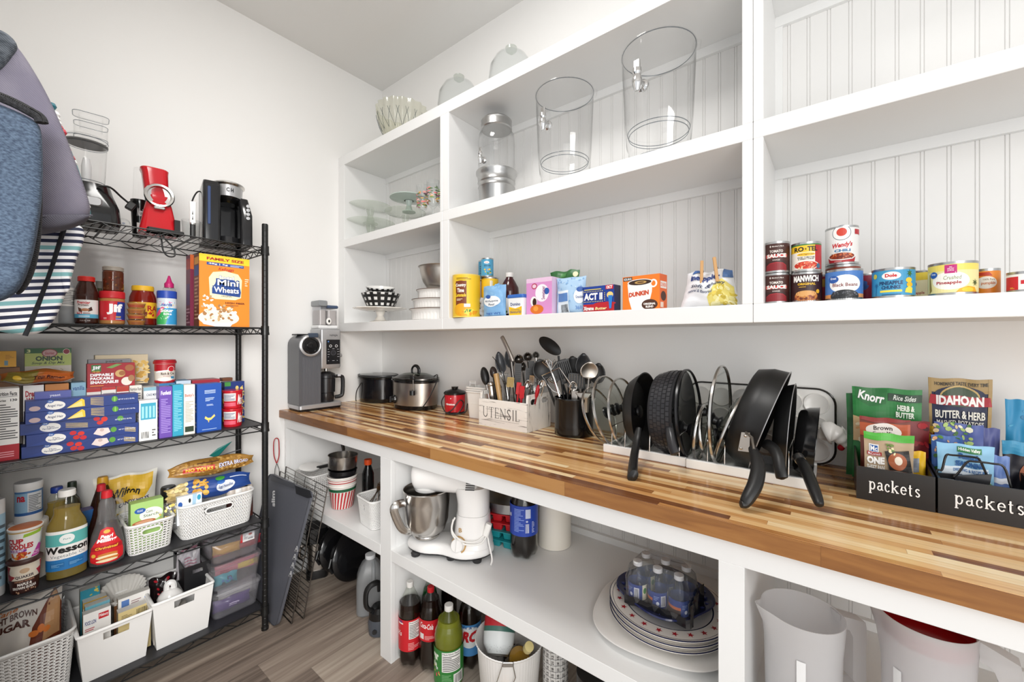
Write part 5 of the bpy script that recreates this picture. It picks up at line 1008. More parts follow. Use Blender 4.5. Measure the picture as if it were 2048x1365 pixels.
# wide unit, middle shelf: drink dispensers
def spigot(t, x, y, z, s=1, rz=0):
    m = M().at((x, y, z), rz=rz); T = m.T
    m.T = T @ Matrix.Rotation(R(90), 4, 'X'); m.lathe([(.017 * s, -.004), (.017 * s, .004), (.011 * s, .008), (.010 * s, .030), (0, .030)], 'chrome', 24)
    m.T = T @ Matrix.Translation((0, -.032 * s, 0)); m.lathe([(0, -.030 * s), (.007 * s, -.028 * s), (.013 * s, -.010 * s), (.014 * s, .004 * s), (.010 * s, .016 * s), (.013 * s, .022 * s), (.012 * s, .034 * s), (0, .036 * s)], 'chrome', 24)
    m.box(-.009 * s, .009 * s, -.004 * s, .004 * s, .034 * s, .058 * s, 'chrome', .002)
    m.build('spigot', t)
def dispenser(label, px0, px1, pt, Y, pxs, pys, s=1.0):
    x, y, r = cyl(px0, px1, Y=Y); h = zat(pt, x, y) - ZMi
    t = thing('drink_dispenser', label, 'drink dispenser', (x, y, ZMi), face_cam(x, y), 'clear plastic drink dispensers')
    M().lathe([(r * .80, .001), (r * .82, h * .02), (r * .80, h * .14), (r * .86, h * .18), (r * .92, h * .4), (r * .99, h * .97), (r * 1.01, h), (r * .98, h), (r * .97, h * .97), (r * .90, h * .4), (r * .87, h * .33), (r * .84, h * .30), (0, h * .30)], 'clear', 64, cap=False).build('body', t, angle=50)
    m = M()
    for rr_, zz_ in ((.83, .30), (.80, .27), (.82, .03)): m.tube([(r * rr_ * cos(i * pi / 24), r * rr_ * sin(i * pi / 24), h * zz_) for i in range(48)], .0014, 'edge_glass', 6, closed=True)
    m.build('base_ring', t, angle=60)
    m = M().lathe([(r * .975, h * 1.0), (r * 1.015, h * 1.0), (r * 1.015, h * 1.012), (r * .5, h * 1.014), (0, h * 1.014)], 'clear', 64, cap=False)
    m.tube([(r * .985 * cos(i * pi / 24), r * .985 * sin(i * pi / 24), h * 1.004) for i in range(48)], .0016, 'edge_glass', 6, closed=True); m.box(r * .9, r * 1.1, -.02, .02, h * .985, h * 1.02, 'clear', .003); m.build('lid', t)
    dx, dy = (pxs - (px0 + px1) / 2) / (px1 - px0) * 2, 0
    M().lathe([(r * .025, h * .17), (r * .03, h * .95)], 'clear', 20).build('ice_core', t) if False else None
    a = math.asin(max(-1, min(1, dx * .92))); zsp = zat(pys, x, y) - ZMi
    spigot(t, sin(a) * r * .90, -cos(a) * r * .90, zsp, s, a); return t
dispenser('clear plastic drink dispenser in the middle of the three, right of the jar dispenser', 1071, 1188, 192, 1.41, 1092, 272, 1.0)
dispenser('largest clear plastic drink dispenser, furthest right on the wide unit', 1243, 1394, 108, 1.41, 1283, 200, 1.15)
x, y, r = cyl(953, 1033, Y=1.41); h = zat(242, x, y) - ZMi; zz = lambda py: zat(py, x, y) - ZMi
t = thing('jar_dispenser', 'jar-shaped glass drink dispenser with a metal screw lid on a metal base', 'drink dispenser', (x, y, ZMi), face_cam(x, y))
M().lathe([(r * .86, 0), (r * .9, .003)] + rib(.004, zz(358), .9 * r / 1, 1) if False else [(r * .84, 0), (r * .9, zz(380)), (r * .93, zz(380) + .004), (r * .9, zz(380) + .008), (r * .92, zz(370)), (r * .95, zz(370) + .004), (r * .92, zz(370) + .008), (r * .97, zz(355)), (r * 1.03, zz(351)), (r * 1.03, zz(347)), (r * .95, zz(349)), (r * .9, zz(365)), (0, zz(365))], 'tin', 48, cap=False).build('metal_base', t, angle=50)
M().lathe([(r * .84, zz(357)), (r * .90, zz(350)), (r * .92, zz(330)), (r * .92, zz(290)), (r * .88, zz(272)), (r * .72, zz(263)), (r * .70, zz(258)), (r * .68, zz(263)), (r * .85, zz(273)), (r * .89, zz(290)), (r * .89, zz(330)), (r * .8, zz(354)), (0, zz(354))], 'clear', 48, cap=False).build('glass_jar', t, angle=50)
M().lathe([(r * .74, zz(262)), (r * .78, zz(260)), (r * .76, zz(256)), (r * .78, zz(252)), (r * .76, zz(249)), (r * .78, zz(245)), (r * .72, zz(242)), (0, zz(241))], 'tin', 48).build('screw_lid', t)
m = M(); cr_ = [(.93 * r * sin(a), -.93 * r * cos(a), z) for a, z in ((-.75, zz(308)), (-.8, zz(292)), (-.55, zz(283)), (-.25, zz(280)), (.05, zz(279)), (.3, zz(284)), (.32, zz(300)), (.1, zz(306)), (-.3, zz(305)), (-.6, zz(307)))]
m.tube(cr_, .0016, 'clear', 6, closed=True).build('embossed_badge', t); spigot(t, -r * .62, -r * .68, zz(333), .8, -.6)

# wide unit, bottom shelf
def bbox(name, label, cat, px0, px1, pyt, zs, Yf, d, base, rz=0, **k):
    x0, x1 = on_y(px0, 0, Yf)[0], on_y(px1, 0, Yf)[0]; z = on_y((px0 + px1) / 2, pyt, Yf)[2]
    return carton(name, label, cat, ((x0 + x1) / 2, Yf + d / 2, zs), R(rz), x1 - x0 - .0006, d, z - zs, base, **k)
def can(label, px0, px1, pyt, zs, Y, prims, body='tin', col=None, name='food_can', turn=0, group=None, hh=None, rimc='tin'):
    x, y, r = cyl(px0, px1, Y=Y); h = hh or zat(pyt, x, y) - zs
    m = M().lathe([(r * .95, 0), (r, .001), (r, .004), (r * .985, .006), (r * .985, h - .006), (r, h - .004), (r, h - .0005), (r * .95, h - .0005), (r * .94, h - .004), (0, h - .004)], rimc, 48, cap=False)
    prints.asp = pi * r * .985 * .72 / (h - .012)
    P = [('r', -.5, 0, 1.5, 1, col)] + [(('r', p[1] or -.5, p[2], 1.5 if p[3] == 1 else p[3], p[4], p[5]) if p[0] == 'r' else p) for p in prims]
    prints(m, P, wrap(r * .985, .0062, h - .0062, 127.5), 17)
    o = m.build(name); put(o, (x, y, zs), face_cam(x, y) + R(turn), label, 'can', group); return zs + h + .0006, (x, y, r, h)
YS = 1.345
can('tall yellow lemonade mix canister at the left end of the wide shelf', 905, 961, 552, ZLo, 1.335, [('r', .12, .12, .50, .86, '#7a3a1c'), ('e', .3, .8, .2, .07, '#7a3a1c'), ('t', .12, .70, .48, .80, 'Country', '#f8f4e8', {'b': .04}), ('t', .18, .58, .42, .68, 'Time', '#f8f4e8', {'b': .04}), ('t', .12, .47, .48, .56, 'Lemonade', '#f4d030', {'b': .03, 'i': .2}), ('n', .16, .38, .46, .44, 2, '#e8d8b8'), ('e', .35, .15, .3, .16, '#e8a820'), ('e', .6, .1, .2, .08, '#f4d84a'), ('p', [(.42, .08), (.62, .10), (.66, .16), (.5, .17)], '#4a8a3a'), ('r', .42, .22, .62, .30, '#e8eef0'), ('d', .1, 0, .9, .12, 12, .05, ['#f4c820', '#e89a1c'], 2), ('n', .15, .9, .7, .96, 2, '#8a6a10')], col='#f0c52a', name='drink_mix_canister', rimc='#f0d060')
zc2, q = can('small yellow pineapple can under the blue juice cans', 962, 997, 557, ZLo, 1.42, [('n', .2, .5, .8, .8, 3, '#a87a1c')], col='#e8bc2a')
can('blue pineapple juice can in front, on the small yellow can', 962, 987, 518, zc2, 1.40, [('e', .45, .8, .2, .08, '#f4f4f2'), ('t', .34, .76, .56, .84, 'Dole', '#c8242c'), ('n', .25, .55, .75, .68, 2, '#1a4a6a'), ('d', .2, .0, .9, .4, 14, .07, ['#f0c830', '#3a7a3a', '#e8a020'], 3)], col='#4a9ac0', group=None)
can('blue juice can behind the front one, on the small yellow can', 957, 970, 522, zc2, 1.455, [('n', .2, .3, .8, .8, 4, '#1a4a6a')], col='#3a86ac')
bag('chips_bag', 'crinkled silver bag edge between the lemonade canister and the flour bag', 'bag', (on_y(960, 0, 1.36)[0], 1.375, ZLo), 0, .06, .095, .03, '#a8aab0', [('n', .1, .1, .6, .9, 7, '#4a4a52')], seed=31, wr=.003)
m_fl = [('r', 0, .0, 1, 1, '#7fb0dc'), ('d', 0, .4, 1, 1, 12, .12, ['#8abae2', '#75a8d6'], 3), ('e', .5, .48, .38, .17, '#f4f6f8'), ('e', .36, .63, .13, .06, '#2a5aa8'), ('t', .20, .44, .80, .52, 'All-Purpose', '#44546a'), ('t', .4, .35, .66, .42, 'Flour', '#44546a'), ('t', .25, .06, .85, .12, 'NET WT', '#2a5aa8')]
xf0, xf1 = on_y(960, 0, 1.31)[0], on_y(1005, 0, 1.31)[0]
bag('flour_bag', 'light blue paper flour bag clipped shut, in front of the juice cans', 'bag', ((xf0 + xf1) / 2, 1.335, ZLo), 0, xf1 - xf0, on_y(982, 570, 1.31)[2] - ZLo, .05, '#84b4de', m_fl, seed=32, wr=.001, pinch=.3)
xx = on_y(981, 0, 1.33)[0]; zf = on_y(982, 570, 1.31)[2]
put(M().box(-.004, .004, -.006, .006, -.012, .022, '#e8dfc8', .001).build('bag_clip'), (xx, 1.335, zf), 0, 'small cream clip standing on the flour bag', 'clip')
x, y, r = cyl(1000, 1038, Y=1.45); h = zat(545, x, y) - ZLo
t = thing('juice_bottle', 'dark red juice bottle with white cap behind the sugar tub', 'bottle', (x, y, ZLo), face_cam(x, y))
M().lathe([(r * .95, 0), (r, .004), (r, h * .55), (r * .95, h * .66), (r * .6, h * .80), (r * .36, h * .88), (r * .34, h * .9)], '#3a1014g', 40).build('bottle_body', t)
M().lathe([(r * .40, h * .89), (r * .42, h * .9), (r * .42, h * .985), (0, h)], '#e8e4e0', 24).build('cap', t)
m = M(); prints(m, [LAB('#e4e0dc'), ('d', .1, .1, .9, .7, 14, .09, ['#8a3028', '#4a7a3a'], 3)], wrap(r * 1.003, h * .08, h * .42, 150), 20); m.build('label', t)
x0 = on_y(1035, 0, 1.31)[0]
t = thing('sugar_tub', 'white sugar tub with blue lid and yellow label', 'tub', (x0, 1.325, ZLo), 0); w_ = on_y(1052, 0, 1.31)[0] - on_y(1019, 0, 1.31)[0]; h_ = on_y(1035, 590, 1.31)[2] - ZLo
S = lambda a, z: [(p[0] * a, p[1] * a * .8, z) for p in rrect(w_, w_, .012)]
m = M().loft([S(.88, 0), S(.97, h_ * .84)], '#eceef0'); prints(m, [('r', .08, .0, .95, .5, '#f0c020'), ('p', [(.08, .5), (.95, .5), (.52, .38)], '#f4f4f4'), ('t', .2, .54, .85, .72, 'Domino', '#24387a', {'b': .02}), ('t', .12, .1, .92, .24, 'GRANULATED', '#24387a', {'b': .02}), ('n', .2, .3, .8, .34, 1, '#24387a')], lambda u, v, k: ((u - .5) * w_ * (.84 + .09 * v), -w_ * .4 * (.88 + .09 * v) - k - .0004, v * h_ * .84)); m.build('tub_body', t)
M().loft([S(.99, h_ * .83), S(1.02, h_ * .85), S(1.02, h_ * .96), S(.97, h_)], '#2f66b8').build('lid', t)
bbox('sweetener_box', 'pink sweetener box with a coffee cup picture', 'box', 1052.5, 1105, 556, ZLo, 1.31, .05, '#d892c8', rz=-2, sides='#e8c8e0', top='#e0b8d8', fr=[('r', 0, .88, 1, 1, '#e6c4de'), ('e', .62, .58, .26, .24, '#f4eef4'), ('e', .80, .62, .1, .09, '#2a5aa8'), ('t', .60, .40, .74, .76, 'Sweetener', '#8a3a78', {'r': 90, 'b': .02}), ('e', .32, .78, .11, .08, '#b02040'), ('e', .32, .78, .08, .055, '#e8c8d8'), ('e', .30, .36, .13, .14, '#f0f0ec'), ('e', .33, .34, .08, .11, '#3a2018'), ('e', .42, .14, .26, .13, '#d8742c'), ('e', .38, .16, .1, .07, '#e89a40')])
xs0, xs1 = on_y(1106, 0, 1.31)[0], on_y(1164, 0, 1.31)[0]
bag('sugar_bag', 'light blue patterned paper sugar bag beside the pink sweetener box', 'bag', ((xs0 + xs1) / 2, 1.34, ZLo), R(3), xs1 - xs0, on_y(1135, 553, 1.31)[2] - ZLo, .055, '#a9c8e4', [('d', .02, .3, .98, 1, 36, .035, ['#8ab4dc', '#c0d8ee', '#7aa6d2'], 3), ('r', .1, .02, .52, .62, '#dfe8f0'), ('r', .12, .32, .5, .55, '#5a84c0'), ('bar', .24, .03, .5, .24, BLK), ('e', .86, .46, .16, .20, '#eef2f8'), ('e', .88, .64, .1, .07, '#2a5aa8'), ('t', .76, .40, .98, .48, 'Granulated', '#2a4a8a'), ('t', .74, .1, .92, .2, '368', '#5a84c0')], seed=33, wr=.001, pinch=.25)
bag('frozen_bag', 'green produce bag peeking over the sweetener box and sugar bag', 'bag', (on_y(1130, 0, 1.44)[0], 1.44, ZLo), 0, .13, on_y(1130, 542, 1.44)[2] - ZLo, .05, '#2f6a36', [('e', .9, .9, .08, .06, '#e8dcb0'), ('r', .4, .86, .6, .95, '#4a8a4a')], seed=34, wr=.003, top=1.05)
bbox('popcorn_box', 'blue and red popcorn box with marquee lights', 'box', 1166, 1231, 572, ZLo, 1.315, .045, '#1d3f96', rz=-5, sides='#24345a', top='#2a4aa0', fr=[('r', 0, 0, 1, .30, '#b8202a'), ('e', .7, .30, .35, .07, '#b8202a'), ('r', .0, .36, .72, .80, '#1a3486')] + [('e', .03 + .055 * i, yy_, .011, .02, '#f0e070') for i in range(12) for yy_ in (.40, .80)] + [('e', .71, .43 + .07 * i, .011, .02, '#f0e070') for i in range(5)] + [('t', .03, .46, .64, .74, 'ACT II', '#f4f4f4', {'b': .05}), ('r', .74, .84, .98, .99, '#d0242c'), ('t', .77, .86, .95, .97, '12CT', '#ffffff', {'b': .04}), ('n', .04, .86, .6, .93, 1, '#e8d060'), ('t', .02, .06, .36, .22, 'Xtreme', '#f4f4f0', {'b': .04}), ('t', .40, .07, .78, .18, 'Butter', '#f0e0a0', {'b': .03, 'i': .2}), ('e', .88, .62, .1, .12, '#f0d080'), ('p', [(.86, .1), (.92, .1), (.96, .6), (.82, .6)], '#2a7ac8')])
bbox('coffee_pod_box', 'orange coffee pod box with a picture of a white mug', 'box', 1245, 1323, 551, ZLo, 1.315, .055, '#ee7c22', rz=-6, sides='#e46a34', top='#f09040', fr=[('r', .02, .87, .27, .98, BLK), ('t', .04, .89, .25, .96, 'KEURIG', '#f0f0f0', {'b': .02}), ('p', [(.14, .76), (.82, .82), (.80, .5), (.72, .15), (.64, 0), (.26, 0), (.18, .3)], '#f4f2ee'), ('e', .84, .74, .10, .12, '#f4f2ee'), ('e', .84, .74, .055, .075, '#ee7c22'), ('e', .48, .80, .34, .10, '#f4f2ee'), ('e', .48, .80, .31, .08, '#3a2418'), ('e', .5, .80, .16, .045, '#c09a58'), ('e', .5, .80, .1, .025, '#6a4a2a'),
      ('t', .18, .40, .72, .54, 'DUNKIN', '#c84a28', {'b': .06, 's': .05}), ('e', .74, .14, .21, .15, '#4a2a1c'), ('t', .58, .13, .90, .19, 'ORIGINAL', '#f4f0ec', {'b': .04}), ('t', .64, .05, .84, .11, 'BLEND', '#f4f0ec', {'b': .04})], sr=[('r', .1, .6, .9, .8, '#f0ece8'), ('t', .15, .64, .85, .76, 'DUNKIN', '#e46a34', {'b': .03}), ('e', .5, .38, .35, .14, '#4a2a24'), ('r', .1, .05, .5, .2, '#f0d8c8')])
xp0, xp1 = on_y(1352, 0, 1.33)[0], on_y(1478, 0, 1.33)[0]
fb = bag('pineapple_bag', 'white and yellow dried pineapple bag clipped with two clothespins', 'bag', ((xp0 + xp1) / 2, 1.375, ZLo), R(2), xp1 - xp0, on_y(1420, 540, 1.35)[2] - ZLo, .085, '#eeeff2', [('p', [(.52, .05), (.95, .05), (.98, .55), (.78, .72), (.62, .58), (.5, .3)], '#e8d878'), ('d', .52, .06, .96, .55, 40, .05, ['#d8c048', '#f0e69a', '#c8b040', '#f4eebc'], 3), ('t', .14, .68, .74, .88, 'ineapple-', '#2a3f80', {'b': .04, 's': .05}), ('t', .16, .52, .58, .62, 'soft &', '#3a4460', {'i': .3, 'b': .01}), ('t', .52, .55, .84, .66, 'chewy', '#3a4460', {'i': .3, 'b': .01}), ('t', .1, .40, .6, .48, 'natural & flavored', '#4a5470', {'i': .3}), ('p', [(.15, .88), (.35, .95), (.3, 1), (.18, 1)], '#3a66a8'), ('p', [(.8, .75), (1, .8), (1, 1), (.82, 1)], '#4a6a9a')], seed=35, wr=.004, top=.72)
for px, py, lb, ry_ in ((1404, 520, 'left wooden clothespin clipped on the white pineapple bag', .02), (1432, 513, 'right wooden clothespin clipped on the white pineapple bag', -.12)):
    x, Y_, z = on_y(px, py + 26, 1.345)
    m = M().box(-.0045, .0045, -.0075, -.0012, -.038, .036, '#c99a62', .001).box(-.0045, .0045, .0012, .0075, -.038, .036, '#b98850', .001)
    m.tube([(-.0055, -.006, -.004), (-.0055, .006, -.001), (.0055, .006, .001), (.0055, -.006, .004)], .0009, 'wire', 6)
    put(m.build('clothespin'), (x, Y_ - .004, z), R(15), lb, 'clothespin', 'wooden clothespins', ry=ry_)

# right unit, bottom shelf: food cans
TS = [('r', 0, 0, 1, .36, '#3a1c18'), ('p', [(.12, .0), (.88, .0), (.86, .18), (.72, .28), (.5, .31), (.28, .28), (.14, .18)], '#a8242c'), ('p', [(.12, .0), (.88, .0), (.86, .16), (.72, .25), (.5, .275), (.28, .25), (.14, .16)], '#8a1c24'), ('t', .27, .66, .73, .76, 'TOMATO', '#f0e8e0', {'b': .03}), ('p', [(.12, .47), (.88, .48), (.9, .58), (.12, .60)], '#c8322c'), ('t', .16, .47, .86, .62, 'SAUCE', '#f6f0ea', {'b': .06}), ('t', .36, .87, .76, .92, "Member's Mark", '#f0e8e0'), ('s', (.3, .895, .03, .05, 4, .6), '#f0e8e0'), ('t', .38, .36, .62, .41, '8 OUNCES', '#f0e8e0'), ('e', .18, .36, .07, .06, '#5a3a34')]
TS_ = [p for p in TS if not (p[0] == 'e')]
GVL = [('e', .28, .74, .13, .13, '#2a5aa8'), ('t', .19, .74, .37, .82, 'Great', '#f0f4f8', {'b': .02}), ('t', .21, .66, .35, .71, 'Value', '#f0f4f8')]
za, q = can('lower of the two stacked brown tomato sauce cans at the left end', 1525.5, 1580, 549, ZLo, YS, TS_, col='#46241e', group='brown tomato sauce cans')
can('upper of the two stacked brown tomato sauce cans at the left end', 1526, 1580, 487, za, YS, TS_, col='#46241e', group='brown tomato sauce cans')
za, q = can('dark brown sloppy joe sauce can under the yellow and green tomato can', 1580, 1645, 547, ZLo, YS + .005, [('t', .12, .70, .88, .95, 'MANWICH', '#f6f2ec', {'b': .05}), ('t', .26, .57, .78, .66, 'ORIGINAL', '#e8b828', {'b': .04}), ('n', .3, .49, .7, .54, 1, '#d8a828'), ('e', .5, .14, .34, .22, '#b8713a'), ('e', .5, .24, .30, .12, '#d8a060'), ('d', .18, .02, .82, .14, 24, .05, ['#8a3a20', '#6a2a18', '#c8823a'], 3), ('e', .85, .32, .06, .08, '#e8b028')], col='#35191a')
can('diced tomato can with yellow band on top of the dark brown can', 1582, 1643, 488, za, YS + .005, [LAB('#efe8dc'), ('r', 0, .68, 1, 1, '#f0c22e'), ('r', .78, 0, 1, 1, '#b8202a'), ('r', 0, .95, 1, 1, '#3a7a3a'), ('t', .12, .71, .44, .90, 'RO', BLK, {'b': .04}), ('s', (.49, .8, .04, .06), '#6a4a1a'), ('t', .54, .71, .86, .90, 'TEL', BLK, {'b': .04}), ('e', .5, .59, .28, .07, '#f0c22e'), ('t', .28, .555, .72, .625, 'Original', '#8a4a1a', {'b': .02}), ('t', .24, .44, .76, .50, 'DICED TOMATOES', BLK), ('t', .26, .38, .74, .43, '& GREEN CHILIES', BLK), ('e', .5, .16, .42, .17, '#f4efe6'), ('e', .5, .16, .38, .15, '#c83a24'), ('d', .2, .04, .8, .28, 40, .035, ['#e05030', '#f08a60', '#b82a1c', '#e8d0b0'], 3), ('e', .9, .12, .08, .1, '#3a6a8a')], col='#efe8dc')
can('red can behind, between the dark brown can and the black beans', 1636, 1660, 550, ZLo, 1.46, [('r', 0, .6, 1, .9, '#d8b040')], col='#a01e2a')
can('red and yellow can behind the diced tomato can', 1622, 1652, 488, ZLo + .11, 1.46, [], col='#b02028') if False else None
zb_, q = can('brown and orange can hidden behind the black beans, under the chili can', 1650, 1722, 533, ZLo, 1.43, [('e', .5, .8, .3, .12, '#d8862a')], col='#8a3a22')
can('white chili can with red lettering, highest of the cans', 1650, 1718, 457, zb_, 1.43, [('e', .5, .86, .26, .22, '#3a4a5a'), ('e', .5, .86, .245, .205, '#f4f2ee'), ('e', .5, .88, .14, .12, '#d0402c'), ('t', .24, .40, .80, .58, "Wendy's", '#c8242c', {'b': .04, 'i': .2, 's': .04}), ('t', .30, .30, .74, .38, 'CHILI', '#3a7aa8', {'b': .05}), ('e', .5, .17, .38, .11, '#f0ece6'), ('e', .5, .18, .36, .095, '#8a3018'), ('d', .22, .11, .78, .25, 40, .03, ['#c85a30', '#6a2010', '#e08a50'], 3), ('p', [(.10, .15), (.2, .08), (.5, .05), (.8, .08), (.9, .15), (.86, .0), (.14, .0)], '#b8202a'), ('n', .3, .015, .7, .04, 1, '#f0d8d0'), ('r', .88, .8, 1, .95, '#b8202a')], col='#eeedea', name='chili_can')
can('blue black beans can in front of the chili can', 1650, 1727, 541, ZLo, YS - .005, [('r', 0, 0, 1, .14, '#d8945a'), ('e', .53, .52, .40, .34, '#f2f1ee'), ('t', .22, .42, .84, .55, 'Black Beans', '#7a2a30', {'b': .02}), ('e', .52, .06, .36, .24, '#26282c'), ('d', .22, .0, .82, .24, 50, .025, ['#4a4c52', '#18191c', '#6a6c74'], 3)] + [('e', .24, .70, .14, .14, '#2a5aa8'), ('t', .16, .70, .32, .78, 'Great', '#f0f4f8', {'b': .02})], col='#4a7cc0')
can('maroon can peeking out between the black beans and the blue pineapple can', 1706, 1764, 549, ZLo, 1.46, [('e', .35, .6, .2, .2, '#2a5aa8'), ('r', .5, .6, 1, .9, '#8a1c3c')], col='#8a1c3c')
can('blue pineapple chunks can with palm trees', 1743, 1832, 539, ZLo, YS, [('e', .46, .78, .20, .16, '#f6f4ee'), ('t', .33, .72, .58, .86, 'Dole', '#c8242c', {'b': .05}), ('t', .20, .42, .70, .57, 'PINEAPPLE', '#16406a', {'b': .05}), ('t', .25, .25, .65, .39, 'CHUNKS', '#16406a', {'b': .05}), ('r', .22, .13, .68, .21, '#f0d84a'), ('n', .26, .02, .66, .08, 1, '#16406a'), ('p', [(.09, .02), (.12, .02), (.13, .38), (.11, .38)], '#2a6a9a'), ('s', (.12, .42, .07, .12, 7, .35), '#2a6a9a'), ('s', (.86, .84, .08, .16, 7, .4), '#3a6a2a'), ('e', .84, .58, .08, .1, '#f0c838'), ('e', .86, .40, .08, .1, '#e8b828'), ('p', [(.74, .1), (.92, .06), (.94, .26), (.84, .36), (.76, .24)], '#f4d850'), ('e', .08, .80, .06, .1, '#d8c84a')], col='#3f97c2')
can('yellow pineapple can mostly hidden behind the crushed pineapple', 1810, 1890, 543, ZLo, 1.47, [LAB('#e8e2b8'), ('e', .22, .55, .1, .14, '#2a5aa8'), ('r', 0, .7, 1, 1, '#e0c840'), ('t', .14, .12, .5, .26, 'Pineapple', '#a02838')], col='#e8d868')
can('wide pale yellow crushed pineapple can with a pink flag', 1855, 1958, 527, ZLo, YS, [('r', 0, .78, 1, 1, '#ecd868'), ('e', .46, .42, .36, .32, '#f4f2ea'), ('r', .36, .68, .58, .98, '#c0287a'), ('t', .41, .74, .53, .92, 'IN\nFRUIT\nJUICE', '#f4e0ec'), ('t', .34, .46, .66, .60, 'Crushed', '#7a8a50', {'i': .2, 'b': .0}), ('t', .20, .27, .66, .41, 'Pineapple', '#a82838', {'b': .03}), ('p', [(.56, .0), (.62, .12), (.78, .2), (.94, .16), (1, .0)], '#e8a820'), ('e', .78, .08, .12, .08, '#f0c838'), ('s', (.95, .32, .08, .14, 7, .35), '#4a5a2a'), ('p', [(0, .0), (.08, .1), (.02, .7), (0, .7)], '#8a7a3a')] + [('e', .13, .66, .09, .12, '#2a5aa8'), ('t', .08, .66, .18, .73, 'Great', '#f0f4f8')], col='#e9dfa0')
can('orange pumpkin can, to the right of the crushed pineapple', 1944, 2002, 539, ZLo, 1.40, [('e', .5, .48, .36, .28, '#f4f0e6'), ('t', .34, .36, .80, .52, 'pumpkin', '#c8702a', {'b': .03}), ('t', .4, .58, .78, .66, '100% Pure', '#8a7a60'), ('p', [(.1, .8), (.7, .78), (.6, .95), (.1, .95)], '#b83a24')], col='#e88a2a')
can('red and white can cut off by the right edge of the photo', 2012, 2090, 544, ZLo, YS, [('r', 0, .0, .34, .85, '#c8242c'), ('r', .40, .35, .8, .6, '#c8242c'), ('n', .1, .08, .3, .2, 2, '#e8c040')], col='#efedea')

# ================================================================ on the worktop
ZC_ = ZW + .0006
# ---- frozen drink / coffee machine against the left wall
t = thing('coffee_machine', 'grey ribbed and silver coffee machine with a black control panel and clear hoppers', 'coffee machine', (-2.2645, 1.098, ZC_), R(88))
G, D_ = '#55565as', '#2c2c2f'
Sx = lambda x0, x1, y0, y1, z, r=.015: [(p[0], p[1], z) for p in rrect(x1 - x0, y1 - y0, r, 4, (x0 + x1) / 2, (y0 + y1) / 2)]
M().loft([Sx(-.112, .112, -.075, .072, 0), Sx(-.115, .115, -.078, .074, .012)], '#161617').build('foot_plate', t)
M().loft([Sx(-.1175, .1175, -.0785, .0765, .012), Sx(-.1175, .1175, -.0785, .0765, .03), Sx(-.113, .113, -.074, .073, .034)], 'silver').build('base_tray', t)
# ribbed body with rounded barrel top: outline in xz extruded in y
oz, orr = .350, .058
prof_ = [(-.1165, .034), (-.002, .034), (-.002, oz)] + [(-.0592 + orr * cos(R(a)), oz + orr * sin(R(a))) for a in range(15, 180, 15)] + [(-.1165, oz)]
m = M().prism(prof_, -.074, .072, G, 'y')
for i in range(12): x_ = -.098 + i * .0078; m.box(x_, x_ + .0042, -.0756, -.073, .036, .288, '#606166s')
m.build('body', t, angle=20)
m = M().at((-.0592, -.074, oz), rx=R(90)); m.lathe([(.048, -.004), (.0575, 0), (.0575, .012), (.050, .016), (.046, .014), (.044, .003), (0, .003)], 'silver', 48, cap=False)
m.lathe([(.044, .0035), (.0435, .011), (.036, .012), (.034, .006), (.018, .0062), (.018, .010), (.010, .0105), (.009, .007), (0, .007)], '#161618g', 48).build('pod_holder', t)
M().at((-.048, -.085, oz + .055)).box(-.026, .026, -.008, .012, -.012, .012, '#3b4656g', .004).build('release_catch', t)
M().box(-.105, -.045, -.02, .05, .405, .413, '#19191b', .003).build('reservoir_lid', t)
# head and panel
m = M().loft([Sx(.0, .112, -.064, .072, .222, .012), Sx(.0, .116, -.068, .072, .232, .012), Sx(.0, .116, -.068, .072, .436, .012), Sx(.004, .112, -.064, .07, .443, .012)], 'silver'); m.build('head', t)
m = M().box(.030, .108, -.0695, -.066, .245, .382, '#1b1b1eg', .002)
prints(m, [('e', .3, .74, .10, .055, '#d8d8d8'), ('e', .3, .74, .07, .038, '#1b1b1e'), ('e', .72, .74, .10, .055, '#d8d8d8'), ('e', .72, .74, .07, .038, '#1b1b1e'), ('e', .5, .46, .19, .10, '#4a4a50'), ('e', .5, .46, .16, .085, '#222226'), ('e', .14, .92, .05, .03, '#4a78b8')] + [('n', a, b, a + .16, b + .03, 1, '#b8b8bc') for a, b in ((.1, .6), (.42, .62), (.76, .6), (.08, .5), (.78, .5), (.08, .4), (.78, .4), (.1, .3), (.78, .3), (.1, .14), (.42, .14), (.74, .14))], lambda u, v, k: (.030 + u * .078, -.0697 - k, .245 + v * .137)); m.build('control_panel', t, smooth=False)
m = M(); prints(m, [('t', 0, 0, 1, 1, 'NINJA', '#33333a', {'b': .01})], lambda u, v, k: (.05 + u * .045, -.0683 - k, .398 + v * .013)); m.build('lettering', t, smooth=False)
M().lathe([(.008, .20), (.008, .222), (.020, .2225)], 'steel', 24).at((.05, -.02, 0)); mm_ = M().at((.052, -.02, 0)); mm_.lathe([(.010, .205), (.010, .222)], 'steel', 20).build('spindle', t)
m = M().at((.052, -.022, 0)); m.lathe([(.038, .036), (.040, .04), (.041, .085), (.046, .088), (.048, .165), (.051, .168), (.051, .182), (.044, .192), (.02, .203), (0, .203)], '#232224g', 40).build('blending_cup', t)
m = M().tube([(.095, -.03, .172), (.128, -.035, .172), (.140, -.037, .155), (.138, -.037, .075), (.125, -.035, .058), (.098, -.03, .055)], .008, '#1b1b1d', 10, flat=1.4); m.box(.108, .126, -.045, -.022, .172, .184, '#c8c8cc', .002); m.build('cup_handle', t)
M().tube([(.122, -.03, .425), (.1225, -.035, .35), (.119, -.04, .30)], .0055, 'steel', 10).build('side_lever', t); mm_ = M(); mm_.ball((.121, -.04, .292), .013, 'silver', 16).build('lever_knob', t)
M().box(-.0, .11, -.045, .06, .4435, .462, '#e8e8e8', .005).build('hopper_base', t)
